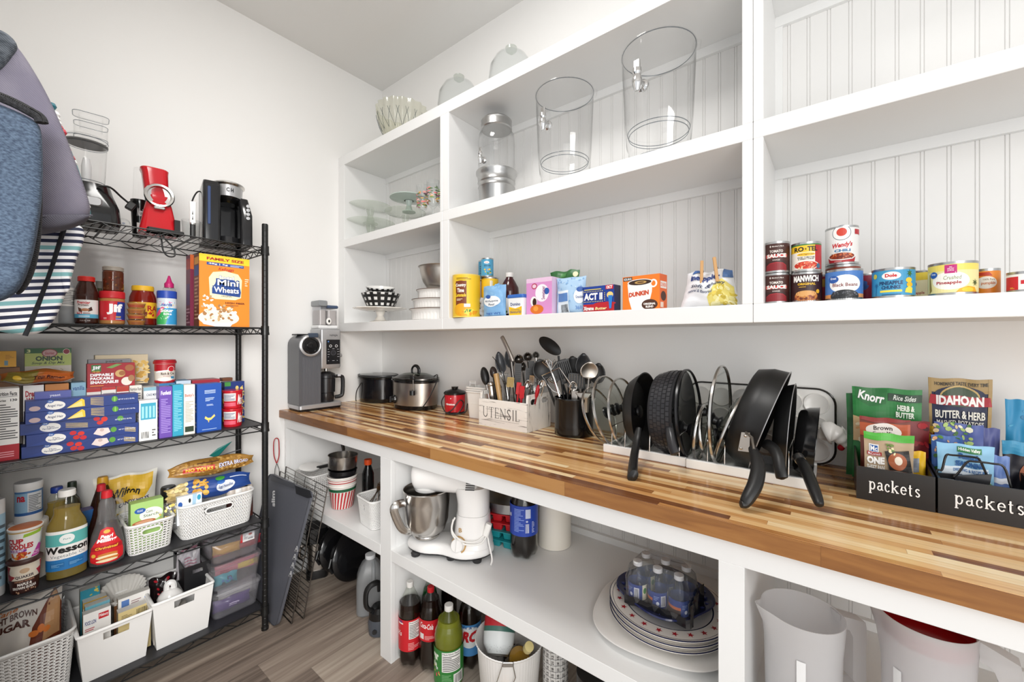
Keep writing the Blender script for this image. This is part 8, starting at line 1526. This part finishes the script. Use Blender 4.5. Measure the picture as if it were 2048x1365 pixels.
soda('cola bottle with a red label and white cap, nearest the cabinet post', 797, 843, 1.032, e_, '#1a0c08g', '#e6e4e0', [LAB('#c8202a'), ('t', .0, .48, .20, .64, "k's", '#f4f0ee', {'i': .1}), ('r', .04, .86, .26, .9, '#f0e8e0'), ('t', .02, .90, .24, .97, 'OVER', '#2a3a8a', {'b': .03})] + NFL(.46, .40, .98, .95) + [('r', .86, .06, 1.0, .28, '#e8e4e0'), ('bar', .88, .08, .99, .26, BLK), ('n', .44, .06, .82, .3, 5, '#e8a0a0')], pyt=1163, fill=.76)
soda('cola bottle with a red cap and red label in white script', 838, 885, 1.07, e_, '#160a07g', '#c01c26', [LAB('#c81e28'), ('t', .12, .60, .58, .86, 'Coca-Cola', '#f6f2f0', {'i': .35, 'b': .02, 's': -.08}), ('r', .1, .1, .26, .36, '#e8e4e0'), ('n', .3, .1, .6, .3, 4, '#e8b0b0'), ('n', .8, .2, .96, .8, 7, '#e8b0b0')], lz=(.40, .66), pyt=1173, fill=.86)
soda('green ginger ale bottle with a white cap, in front of the dark bottles', 868, 927, 1.045, e_, '#6f741cg', '#e8e6e2', [LAB('#2c7a34'), ('t', .0, .66, .22, .86, 'ger', '#e8efe0', {'b': .04}), ('t', .0, .48, .16, .66, 'ale', '#e8efe0', {'b': .03})] + NFL(.32, .42, .82, .96) + [('r', .62, .04, .92, .34, '#e8e8e4'), ('bar', .65, .07, .9, .31, BLK), ('d', .0, .2, .3, .5, 9, .03, ['#e8c060', '#d84a5a', '#f0f0f0'], 3), ('n', .32, .06, .58, .36, 7, '#7ab07a')], lz=(.14, .56), shell='clear_pet', pyt=1209, fill=.84)
soda('cola bottle with a light blue and white label, beside the white pail', 916, 962, 1.17, e_, '#130a08g', '#c8202a', [LAB('#4a8cc8'), ('e', .5, .60, .42, .34, '#e8ecee'), ('t', .22, .44, .80, .80, 'RC', '#c8202a', {'b': .06, 'i': .3}), ('t', .2, .85, .86, .96, 'Me & my', '#2a5a9a', {'i': .2, 'b': .02}), ('r', 0, .82, 1, .84, '#e8ecee')], lz=(.22, .62))
soda('dark green soda bottle at the back, beside the cabinet post', 843, 876, 1.14, e_, '#0f4a24g', '#1d5a30', None)
soda('dark cola bottle without a visible label behind the red-capped one', 882, 914, 1.22, e_, '#120a09g', '#1a1a1a', None, group=None)
soda('dark cola bottle with a blue label standing on the cabinet shelf', 1020, 1076, 1.275, ZH, '#120a09g', '#2a3a9a', [LAB('#2545a8'), ('t', -.02, .55, .10, .72, 'psi', '#e8ecf4', {'b': .03}), ('n', .22, .15, .5, .92, 16, '#8aa0dc'), ('r', .54, .6, .68, .9, '#c8d0e8'), ('bar', .54, .12, .64, .42, '#e8ecf4'), ('n', .72, .12, .80, .5, 8, '#c8d0e8'), ('e', .58, .5, .03, .03, '#c8d0e8')], lz=(.32, .70))
# ---- paper towel roll
x, y, r = cyl(1075, 1142, Y=1.43)
put(M().lathe([(.02, 0), (r, 0), (r * 1.0, .25), (.02, .25), (.02, 0)], '#ece6da', 48, cap=False).build('paper_roll'), (x, y, ZH), 0, 'cream paper towel roll standing at the back of the middle shelf', 'paper roll')
# ---- platter stack
PXc, PYc = -.400, 1.222
def sq(r, z, e=.72, n=64): return [(r * (abs(cos(2 * pi * i / n)) ** e) * (1 if cos(2 * pi * i / n) >= 0 else -1), r * (abs(sin(2 * pi * i / n)) ** e) * (1 if sin(2 * pi * i / n) >= 0 else -1), z) for i in range(n)]
m = M().loft([sq(.115, 0), sq(.13, .002), sq(.186, .018), sq(.190, .021), sq(.186, .023), sq(.13, .008), sq(.10, .007)], '#f1efecg'); o = m.build('serving_platter', angle=60)
put(o, (PXc, PYc, ZH), R(10), 'large plain white squarish platter at the bottom of the plate stack', 'platter')
zq_ = ZH + .0235
for i in range(3):
    m = M(); Rr = .166
    m.lathe([(0, 0), (.10, 0), (.105, .002), (.150, .014), (Rr, .017), (Rr + .0006, .019, '#1f2747g'), (Rr - .002, .0205, '#efeae3g'), (.158, .0188, '#1f2747g'), (.1565, .0186, '#efeae3g'), (.122, .0165, '#1f2747g'), (.1185, .0158, '#efeae3g'), (.098, .006), (0, .0055)], '#efeae3g', 96, cap=False)
    if i == 2:
        for k in range(22):
            a = 2 * pi * k / 22; c = .139; P_s = star(0, 0, .0095, .0095, 5, .42, 90 + k * 16)
            for j in range(10): m.poly([(c * cos(a), c * sin(a), .0182), (c * cos(a) + P_s[j][0], c * sin(a) + P_s[j][1], .0183), (c * cos(a) + P_s[(j + 1) % 10][0], c * sin(a) + P_s[(j + 1) % 10][1], .0183)], '#a01c24')
    put(m.build('star_plate', angle=40), (PXc + .018, PYc + .002, zq_), 0, ['lowest red-star dinner plate of the three on the white platter', 'middle red-star dinner plate of the three on the white platter', 'top red-star dinner plate, its ring of red stars in view'][i], 'plate', 'red-star plates'); zq_ += .0150
zq_ += .0052
t = thing('serving_dish', 'navy scalloped dish embossed with stars, on top of the star plates', 'dish', (PXc + .002, PYc + .018, zq_ - .009), R(20), None)
def scal(r, z, n=96): return [(r * (1 + .055 * cos(4 * 2 * pi * i / n)) * cos(2 * pi * i / n), r * (1 + .055 * cos(4 * 2 * pi * i / n)) * sin(2 * pi * i / n), z) for i in range(n)]
M().loft([scal(.08, 0), scal(.086, .003), scal(.126, .018), scal(.132, .024), scal(.130, .0275), scal(.120, .0265), scal(.085, .012), scal(.02, .010)], '#1c2350g').build('dish_body', t, angle=50)
m = M()
for k in range(26):
    a = 2 * pi * k / 26; c = .112 + .006 * (k % 2); P_s = star(0, 0, .006, .006, 5, .42, 90)
    q = [(c * cos(a) * 1.0 + p[0], c * sin(a) + p[1]) for p in P_s]; m.loft([[(p[0], p[1], .0215) for p in q], [(p[0], p[1], .0262) for p in q]], '#39427cg')
m.build('embossed_stars', t, smooth=False)
zw_ = zq_ - .009 + .0135
k_ = 0
cW = on_y(1323, 0, 1.215)[0]
for j in (1, 0):
    for i in range(3):
        x, y = PXc + .010 + (i - 1) * .058 + j * .004, PYc - .062 + j * .057; r, h = .0275, .110; k_ += 1
        pos = ['left', 'middle', 'right'][i] + (' bottle in the back row' if j else ' bottle in the front row') + ' of the shrink-wrapped mini water pack'
        t = thing('water_bottle', pos, 'water bottle', (x, y, zw_), face_cam(x, y) + R(40 * (i - 1) + 30), 'mini water bottles in shrink wrap')
        M().lathe([(r * .8, 0), (r, .006), (r, .012), (r * .94, .018), (r * .97, .062), (r, .068), (r * .97, .082), (r * .7, .098), (r * .42, .106), (r * .40, .110)], 'clear_pet', 32).build('bottle_body', t)
        M().lathe([(r * .46, .106), (r * .46, .118), (0, .1185)], '#e8e8e8', 24).build('cap', t)
        m = M(); prints.asp = 1.6; prints(m, [('r', -.6, 0, 1.6, 1, '#1d3f8c'), ('r', -.6, 0, .1, .4, '#2a1a1c'), ('r', -.6, .4, .1, .58, '#c86a3c'), ('r', .42, .1, .62, .8, '#e4e8f0'), ('bar', .44, .15, .6, .75, BLK), ('e', .3, .3, .06, .12, '#dfe4f0'), ('r', .75, .0, 1, 1, '#e8e4c8'), ('e', .87, .6, .08, .2, '#3a8a3a'), ('n', .15, .5, .38, .8, 3, '#8aa0d0')], wrap(r * .985, .018, .06, 150), 20); m.build('label', t)
m = M(); cx, cy = PXc + .012, PYc - .034
def wrp(z, w_, d_, r_, sd):
    rn = random.Random(sd); return [(cx + p[0] * (1 + rn.uniform(-.03, .03)), cy + p[1] * (1 + rn.uniform(-.03, .03)), z + rn.uniform(-.003, .003)) for p in rrect(w_, d_, r_, 5)]
m.loft([wrp(zw_ + .004, .180, .122, .03, 1), wrp(zw_ + .03, .184, .126, .03, 2), wrp(zw_ + .07, .182, .124, .03, 3), wrp(zw_ + .10, .168, .110, .03, 4), wrp(zw_ + .124, .13, .075, .02, 5), wrp(zw_ + .128, .05, .03, .01, 6)], 'film', cap0=False)
o = m.build('shrink_wrap', angle=20, smooth=True); tag(o, 'crinkled clear shrink wrap around the mini water bottles', 'plastic wrap')
m = M(); rn = random.Random(9)
m.loft([[(cx + (i / 10 - .5) * .17, cy - .0655 - .004 * sin(i * 2.1), zw_ + z_) for i in range(11)] for z_ in (.004, .03)], '#19191dg', closed=False, cap0=False, cap1=False); m.loft([[(cx + .095 + .004 * sin(i * 1.7), cy + (i / 8 - .5) * .13, zw_ + z_) for i in range(9)] for z_ in (.004, .035, .065)], '#19191dg', closed=False, cap0=False, cap1=False)
m.build('printed_band', bpy.data.objects['shrink_wrap'], angle=40)

# ---- left bay, shelf level
xb_, yb_ = on_z(622, 985, ZH)[:2]
t = basket('storage_basket', 'small white lattice basket at the left of the cabinet shelf', (-2.215, 1.10, ZH), R(0), .20, .20, .125, '#e9e8e6', cu=.011, cv=.011, hole=(.5, .5), taper=.86, handle=(0, .2), stagger=False)
x, y, r = cyl(590, 642, Y=1.14)
t = thing('spoon_rest', 'large white oval ladle resting on the small lattice basket', 'ladle', (-2.215, 1.05, ZH + .150), R(20), rx=R(12))
M().lathe([(0, -.018), (.035, -.014), (.06, -.002), (.066, .006), (.06, .007), (0, .012)], '#f0efedg', 40, sy=.72).build('bowl', t); M().tube([(.05, 0, .004), (.12, .01, .02), (.19, .02, .035)], .008, BLK, 10, flat=1.5).build('handle', t)
# nested holiday buckets with pans on top
x, y, r = cyl(654, 715, Y=1.08); z = ZH; hb = .115
def bucket(label, z0, r, band, stripes, dots=False, h=hb):
    m = M(); m.lathe([(r * .74, 0), (r * .76, .002), (r, h - .004), (r * 1.04, h), (r * 1.02, h + .004), (r * .98, h), (r * .74, .01), (0, .008)], '#ece7e0', 48, cap=False)
    P = []
    if stripes: P += [('p', [(i / 24, 0), ((i + .5) / 24, 0), ((i + 1.3) / 24, .78), ((i + .8) / 24, .78)], '#b8232c') for i in range(-1, 24)]
    P += [('r', 0, .80, 1, .93, band)]
    if dots: P += [('d', 0, .2, 1, .75, 60, .01, ['#b8232c', '#c8a08a'], 3)]
    prints(m, P, wrap(r * .76, .002, h - .004, 360, 0, r), 48); return put(m.build('snack_bucket'), (x, y, z0), face_cam(x, y), label, 'bucket', 'nested holiday snack buckets')
bucket('red and white striped bucket with a green rim, lowest of the nested buckets', z, r * .92, '#1f5a3a', True)
bucket('speckled white bucket nested in the striped one', z + .024, r * .95, '#ece7e0', False, True)
bucket('white bucket with a red rim band, topmost of the nested buckets', z + .042, r * .99, '#b8232c', False)
zp = z + .042 + hb + .006
for i, (lb, rr, hh) in enumerate((('dark pan resting in the top holiday bucket', .95, .03), ('polished steel saucepan on top of the holiday buckets', .98, .065))):
    t = thing('saucepan', lb, 'saucepan', (x, y, zp - .004), R(150), 'saucepans on the holiday buckets', rx=R(3))
    M().lathe([(0, 0), (r * rr * .9, 0), (r * rr * .97, .006), (r * rr, hh * .9), (r * rr * 1.03, hh), (r * rr * .98, hh), (r * rr * .95, .008), (0, .006)], 'steel' if i else '#1c1c1eg', 56, cap=False).build('pan_body', t, angle=50)
    M().tube([(r * rr, 0, hh * .85), (r * rr + .05, 0, hh * .95), (r * rr + .14, .01, hh * 1.0 + .01)], .006, BLK, 10, flat=1.6).build('handle', t)
    zp += .036
yb2 = 1.10
xw0, xw1 = on_y(702, 0, 1.0)[0], -1.545
t = basket('storage_basket', 'white finely woven basket of silverware at the right of the left bay', (-1.640, 1.115, ZH), R(-6), .15, .20, .125, '#ecebe9', cu=.0075, cv=.0075, hole=(.4, .4), taper=.88, handle=(0, .2), stagger=True, dense=False)
for i, (dx, dy, az, tl) in enumerate(((-.035, -.03, 200, 14), (-.02, -.04, 215, 18), (-.03, .0, 190, 10), (-.005, -.03, 230, 20), (.012, .01, 170, 12), (-.015, .03, 185, 8))):
    t = thing('table_fork', ['fork leaning furthest left in the silverware basket', 'fork with spread tines at the front of the silverware basket', 'fork standing behind the front forks in the silverware basket', 'fork lying toward the front right of the silverware basket', 'fork at the right of the silverware basket', 'fork at the back of the silverware basket'][i], 'fork', (-1.640 + dx, 1.115 + dy, ZH + .112), R(az), 'forks in the woven basket', rx=R(50 + tl))
    m = M().tube([(0, 0, -.03), (0, 0, .05)], .0028, 'steel', 8, flat=1.6); m.loft([[(p[0], p[1], z_) for p in rrect(w_, .002, .0009, 2)] for w_, z_ in ((.006, .045), (.022, .065), (.022, .075))], 'steel')
    for q in (-.009, -.003, .003, .009): m.box(q - .0014, q + .0014, -.0009, .0009, .075, .105, 'steel')
    m.build('fork_body', t)
x, y, r = cyl(724, 748, Y=1.22)
t = thing('sauce_bottle', 'dark bottle with a bright orange cap behind the silverware basket', 'bottle', (x, y, ZH), 0)
M().lathe([(r * .9, 0), (r, .005), (r, .13), (r * .6, .165), (r * .5, .18)], '#131313g', 32).build('bottle_body', t); M().lathe([(r * .62, .178), (r * .66, .182), (r * .64, .205), (0, .207)], '#e0501c', 24).build('cap', t)
bag('plastic_bag', 'crumpled clear plastic bag at the back of the left bay', 'bag', (-1.93, 1.42, ZH + .016), R(20), .26, .24, .14, 'poly_film', [('p', [(.2, .1), (.8, .15), (.7, .5), (.3, .45)], '#b83828')], seed=61, wr=.012)
bag('plastic_bag', 'dark plastic bag filling the back right of the left bay', 'bag', (-1.66, 1.43, ZH + .016), 0, .20, .29, .16, '#1e1d20g', [], seed=62, wr=.010)

# ================================================================ on the floor
# ---- grey flat appliance and cooling racks leaning at the cabinet end
A = Vector((-1.961, .777, .003)); B = Vector((-1.875, .895, .596)); Cc = Vector((-2.315, .885, .60)); Dd = Vector((-2.345, .775, .02))
t = thing('warming_griddle', 'flat grey electric griddle leaning between the wire rack and the cabinet', 'griddle', tuple(A))
nrm = (B - A).cross(Cc - A).normalized(); nrm = nrm if nrm.y < 0 else -nrm
def rq(cs, r, n=5):
    out = []
    for i, c in enumerate(cs):
        p, q = cs[i - 1], cs[(i + 1) % len(cs)]; a, b_ = c + (p - c).normalized() * r, c + (q - c).normalized() * r
        for k in range(n + 1): s_ = k / n; out.append(a * (1 - s_) ** 2 + c * 2 * s_ * (1 - s_) + b_ * s_ ** 2)
    return out
qs = [p - A for p in rq([A, B, Cc, Dd], .035)]
M().loft([[p + nrm * .002 for p in qs], [p + nrm * .006 for p in qs], [p * 1.0 - nrm * .010 for p in qs]], '#5c5e66').build('plate', t, angle=40)
def onp(px, py, lift=.0075):        # picture point on the griddle face
    d = Vector(ray(px, py)); o0 = Vector((0, 0, CAMZ)); tt = (A + nrm * lift - o0).dot(nrm) / d.dot(nrm); return o0 + d * tt - A
m = M().poly([onp(*p) for p in ((590, 972), (620, 982), (624, 996), (614, 997), (592, 988))], '#26272b'); m.poly([onp(*p) for p in ((541, 952), (590, 968), (588, 978), (541, 962))], '#4a4c52'); m.build('control_strip', t, smooth=False)
m = M()
for px, py in ((592, 1098), (588, 1114), (584, 1131), (580, 1148)):
    q = [onp(px - 3, py + 5, .008), onp(px + 4, py + 6, .008), onp(px + 2, py - 5, .008)]; m.tube(q, .0009, '#d8d8d8', 5, closed=True); m.tube([onp(px + .5, py - 1, .008), onp(px + .5, py + 3, .008)], .0009, '#d8d8d8', 5)
m.build('warning_marks', t)
m = M(); e1, e2 = (onp(544, 996) - onp(544, 1016)), (onp(552, 1003) - onp(544, 1000))
prints(m, [('t', 0, 0, 1, 1, 'slim', '#e8e8e8', {'b': .04})], lambda u, v, k: onp(543 + (1 - v) * 7, 1014 - u * 32, .008 + k)); m.build('lettering', t, smooth=False)
def grid(label, cs, nu, nv, mt='wire'):
    c = [Vector(p) for p in cs]; t = thing('cooling_rack', label, 'rack', tuple(c[0]), group='cooling racks'); c = [p - c[0] for p in c]
    at = lambda u, v: (c[0] * (1 - u) + c[1] * u) * (1 - v) + (c[3] * (1 - u) + c[2] * u) * v
    M().tube([at(0, 0), at(1, 0), at(1, 1), at(0, 1)], .003, mt, 8, closed=True).build('frame', t)
    m = M()
    for i in range(1, nu): m.tube([at(i / nu, 0), at(i / nu, 1)], .0013, mt, 5)
    for j in range(1, nv): m.tube([at(0, j / nv), at(1, j / nv)], .0016, mt, 5)
    m.build('wires', t); return t
f0 = on_z(583, 1248, .004)
grid('wire cooling rack directly behind the grey griddle', [(-2.28, f0[1] + .01, .004), f0, on_y(634, 984, .925), (-2.30, .93, .60)], 4, 26)
f0 = on_z(607, 1238, .004)
grid('wire cooling rack leaning on the cabinet frame, nearest the cabinet', [(-2.27, f0[1] + .005, .004), f0, on_y(655, 976, .955), (-2.29, .955, .62)], 4, 26)
t = thing('skimmer', 'red handled wire utensil standing against the left wall by the cabinet', 'utensil', (-2.33, .90, 0)); m = M()
V3 = lambda px, py: tuple(Vector(on_x(px, py, -2.335)) - Vector((-2.33, .90, 0)))
m.tube([V3(*p) for p in ((553, 927), (548, 912), (547, 890), (549, 880), (553, 877), (557, 880), (558, 892), (558, 912), (554, 926))], .0026, '#b0262c', 8); m.build('grip', t)
m = M().tube([V3(553, 926), V3(558, 938), V3(559, 960), (.01, -.02, .45), (.02, -.03, .002)], .0016, 'wire', 6); m.tube([V3(554, 926), V3(550, 938), V3(549, 960), (.0, -.04, .45), (.01, -.05, .002)], .0016, 'wire', 6); m.build('wires', t)
# ---- left bay, floor level
x, y = -2.245, 1.10
t = thing('carafe', 'black and steel coffee maker in the dark under the left shelf', 'coffee maker', (x, y, e_), face_cam(x, y))
M().loft([[(p[0], p[1], z_) for p in rrect(w_, .12, .02)] for w_, z_ in ((.105, 0), (.11, .004), (.11, .04), (.10, .045))], '#141415g').build('base', t); M().loft([[(p[0], p[1], z_) for p in rrect(w_, .11, .03)] for w_, z_ in ((.095, .045), (.098, .19))], 'brushed').build('body', t); M().loft([[(p[0], p[1], z_) for p in rrect(w_, .12, .02)] for w_, z_ in ((.11, .19), (.112, .25), (.10, .27))], '#141415g').build('top', t)
M().tube([(-.055, -.02, .12), (-.085, -.03, .12), (-.085, -.03, .17), (-.06, -.02, .18)], .009, 'brushed', 8).build('handle', t)
for i, (xx, rr, lb) in enumerate(((-2.135, .135, 'black lidded roaster pan standing on edge, left of the pair'), (-2.005, .135, 'black glossy roaster lid standing on edge, nearer the water jug'))):
    t = thing('roaster_pan', lb, 'roaster', (xx, 1.19, e_ + rr * 1.2 + .002), R(14), 'black roasters standing on edge', ry=R(82))
    M().lathe([(0, -.05), (rr * .6, -.046), (rr * .88, -.03), (rr * .97, 0), (rr, .004), (rr, .010), (rr * .97, .014), (rr * .85, .03), (rr * .5, .044), (0, .048)], '#111113g', 56, sy=1.2).build('shell', t, angle=50)
    M().tube([(-rr * .25 * 1, -rr * 1.17, .0), (0, -rr * 1.30, .0), (rr * .25, -rr * 1.17, 0)], .008, '#111113', 10).build('handle', t)
x, y, r = cyl(713, 768, Y=1.115)
t = thing('water_jug', 'translucent gallon jug of water behind the cabinet post', 'jug', (x, y, e_), face_cam(x, y))
J = lambda s, z: [(p[0] * s, p[1] * s, z) for p in rrect(2 * r, 1.9 * r, r * .5, 6)]
M().loft([J(.92, 0), J(1, .008), J(1, .14), J(.98, .150), J(.97, .165), J(.86, .19), J(.6, .225), J(.33, .242), J(.25, .25)], 'frost').build('jug_body', t); M().loft([J(.9, .004), J(.965, .012), J(.965, .105), J(.95, .106)], 'frost_tub').build('water', t)
M().tube([(r * .2, -r * .25, .235), (r * .22, -r * .75, .215), (r * .22, -r * 1.0, .175), (r * .22, -r * .98, .15)], .009, 'frost', 10).build('handle', t); M().lathe([(r * .36, .246), (r * .38, .25), (r * .38, .264), (0, .266)], '#e4e6e8', 28).build('cap', t)
x, y = on_y(757, 0, 1.05)[0], 1.055
t = thing('coffee_carafe', 'black handled coffee carafe half hidden by the cabinet post', 'carafe', (x, y, e_), face_cam(x, y))
M().lathe([(.042, 0), (.046, .004), (.05, .05), (.046, .07)], '#4b5058g', 32).build('body', t); M().lathe([(.046, .07), (.044, .10), (.03, .115), (0, .118)], '#141415g', 32).build('lid', t)
M().tube([(-.03, -.01, .10), (-.055, -.015, .13), (-.055, -.015, .19), (-.035, -.01, .215), (-.005, 0, .215), (.0, 0, .18)], .009, '#141415', 10, flat=1.4).build('handle', t); M().at((-.02, -.045, .03), rx=R(90)).lathe([(.010, 0), (.010, .004), (0, .004)], '#1a1a1c', 20).build('switch', t) if True else None
# ---- white ribbed pail with cans
x, y, r = cyl(951, 1086, Y=1.115); hP = .255
t = thing('ribbed_pail', 'white ribbed pail full of bottles under the middle shelf', 'pail', (x, y, e_), face_cam(x, y))
M().lathe([(r * .74, 0), (r * .78, .004), (r * .96, hP - .006), (r, hP - .004), (r * 1.02, hP), (r, hP + .003), (r * .95, hP - .004), (r * .74, .008), (0, .006)], '#eceae7', 192, cap=False, flute=.006, fn=64).build('pail_body', t, angle=60)
m = M().tube([(-.022, -r * 1.01, hP - .005), (-.035, -r * 1.02, hP - .045), (-.045, -r * 1.0, hP - .075), (.005, -r * .98, hP - .085), (.02, -r * 1.02, hP - .045), (.012, -r * 1.01, hP - .005)], .0016, 'steel', 6); m.build('bail_wire', t)
M().tube([(-.03, -r * 1.0, hP - .083), (.0, -r * .99, hP - .087)], .008, '#c89a6a', 12).build('wooden_grip', t); m = M().box(-.022, .014, -r * 1.03, -r * .99, hP - .012, hP + .004, 'tin', .002); m.build('bail_bracket', t)
PX_, PY_, PR_, PZ_ = x, y, r, e_
x, y = PX_ - .035, PY_ - .012
t = thing('beverage_can', 'red, blue and white party can tipped into the ribbed pail', 'can', (x, y, hP + .012), R(20), rx=R(-38), ry=R(-10))
m = M().lathe([(.0, -.075, 'tin'), (.026, -.068), (.034, -.072), (.036, -.066, '#d8dcdc'), (.052, -.04, '#d8dcdc'), (.055, -.005, '#3f6a60'), (.055, .01, '#b8202c'), (.055, .04, '#24386e'), (.05, .07)], '#d8dcdc', 48)
prints.asp = 3; prints(m, [('d', 0, .0, 1, 1, 150, .006, ['#3a3c40', '#8a8c90', '#f0f0f0'], 5)], wrap(.0385, -.063, -.042, 330, 0, .051), 44); m.build('can_body', t)
x, y = PX_ + .045, PY_ + .0
t = thing('wine_bottle', 'clear bottle of golden liquid lying in the ribbed pail', 'bottle', (x, y, .20), R(60), rx=R(40))
M().lathe([(0, -.07), (.034, -.07), (.038, -.06), (.038, .03), (.03, .055), (.013, .08), (.012, .12)], 'clear_pet', 32).build('bottle_body', t); M().lathe([(0, -.066), (.033, -.064), (.036, -.058), (.036, .0), (0, .0)], '#b98a22g', 32).build('drink', t); M().lathe([(.014, .10), (.015, .104), (.015, .13), (0, .132)], '#d8c88a', 24).build('cap', t)
bag('snack_packet', 'dark packet deep inside the ribbed pail', 'packet', (PX_, PY_ + .03, .09), 0, .10, .12, .05, '#2a1a18g', [], seed=71, wr=.003)
# ---- printed cylinder and green-labelled jar further right
def roll(x, y, r):
    m = M().lathe([(r, 0), (r, .29), (r * .9, .295), (0, .295)], '#dad8d4', 48)
    P = [('r', i / 8, 0, i / 8 + .006, 1, '#55555a') for i in range(9)] + [('r', 0, j / 14, 1, j / 14 + .004, '#55555a') for j in range(15)]
    for i in range(8):
        for j in range(14): P.append(('t', i / 8 + .03, j / 14 + .018, i / 8 + .085, j / 14 + .055, str([6, 8, 10, 12, 15, 18, 21, 24][i] + (13 - j) * 0 + [0, 1, 2, 3][j % 4] * 3), '#2a2a2e', {'r': 90, 'b': .02}))
    prints(m, P, wrap(r, .003, .287, 180), 24); return m.build('measuring_canister')
x, y, r = cyl(1086, 1136, Y=1.17); put(roll(x, y, r), (x, y, e_), face_cam(x, y), 'grey canister printed with a grid of numbers beside the pail', 'canister')
jar('pickle_jar', 'jar with a green and white label at the bottom, right of the numbered canister', 'jar', 1150, 1225, 1345, e_, Y=1.13, body='#3a3d38g', prof=[(.95, 0), (1, .02), (1, .82), (.9, .88), (.92, .9, '#1c1c1c'), (.92, 1)], prims=[LAB('#e4e8dc'), ('t', .1, .6, .6, .9, 'ORGANIC', '#7ab03a', {'b': .03}), ('n', .1, .1, .9, .5, 6, '#55585a')], lz=(.2, .85))
# ---- right bay: two frosted pitchers
def pitcher(label, px0, px1, Y, h, red=False, rzd=0):
    x, y, r = cyl(px0, px1, Y=Y); t = thing('pitcher', label, 'pitcher', (x, y, ZH), face_cam(x, y) + R(rzd), 'frosted plastic pitchers')
    n = 64
    def ring(rr, z, sp=0, side=-1):
        o = []
        for i in range(n):
            a = 2 * pi * i / n; d = math.atan2(sin(a - pi), cos(a - pi)); q = rr * (1 + sp * .31 * math.exp(-(d / .26) ** 2)); zz = z + sp * .012 * math.exp(-(d / .3) ** 2); o.append((q * cos(a), q * sin(a), zz))
        return o
    M().loft([ring(r * .86, 0), ring(r * .88, .004), ring(r * .93, h * .7), ring(r * .97, h * .85, .25), ring(r, h, 1), ring(r * .985, h, 1), ring(r * .95, h * .85, .25), ring(r * .91, h * .7), ring(r * .86, .008), ring(r * .01, .006)], 'frost_white', cap1=False, cap0=True).build('pitcher_body', t, angle=50)
    w_ = r * .62
    def hs(s, z0, z1): return [(r * .90, z1), (r * .90 + w_ * s, z1 - .006), (r * .90 + w_ * s, z0 + .008), (r * .90, z0)]
    Q = [(r * .93, h * .99), (r * 1.02 + w_, h * .93), (r * 1.05 + w_, h * .88), (r * 1.03 + w_, h * .30), (r * .90 + w_, h * .27), (r * .90, h * .30), (r * .90, h * .37), (r * .82 + w_, h * .38), (r * .86 + w_ * .7, h * .42), (r * .86 + w_ * .7, h * .80), (r * .86 + w_ * .55, h * .86), (r * .98, h * .88)]
    m = M(); yy = .014
    # hollow grip: outer skin ribbon and inner web
    m.loft([[(p[0], -yy, p[1]) for p in Q], [(p[0], yy, p[1]) for p in Q]], 'frost_white'); m.build('handle', t, angle=30)
    m = M(); prints(m, [('n', 0, 0, .6, 1, 2, '#c8ccce')], lambda u, v, k: (r * .95 * sin(-.1 + u * .4), -r * .95 * cos(-.1 + u * .4) - .002 - k, h * .5 + v * .012)); prints(m, [('r', 0, 0, 1, 1, '#e9e9e9')], lambda u, v, k: (r * .93 * sin(-.75 + u * .22), -r * .93 * cos(-.75 + u * .22) - .0035 - k, h * (.46 + v * .26)), 4); m.build('sticker', t, smooth=False)
    if red:
        M().lathe([(r * .90, h - .040), (r * .93, h - .036), (r * .935, h - .012), (r * .92, h - .010), (r * .90, h - .033), (0, h - .036)], '#a8141eg', 56, cap=False).build('red_insert_lid', t)
    return t
pitcher('frosted plastic pitcher with its spout to the left, nearest the cabinet post', 1522, 1694, 1.10, .246, rzd=34)
pitcher('frosted plastic pitcher with a red lid pushed inside it, at the right', 1755, 1962, 1.085, .318, True)
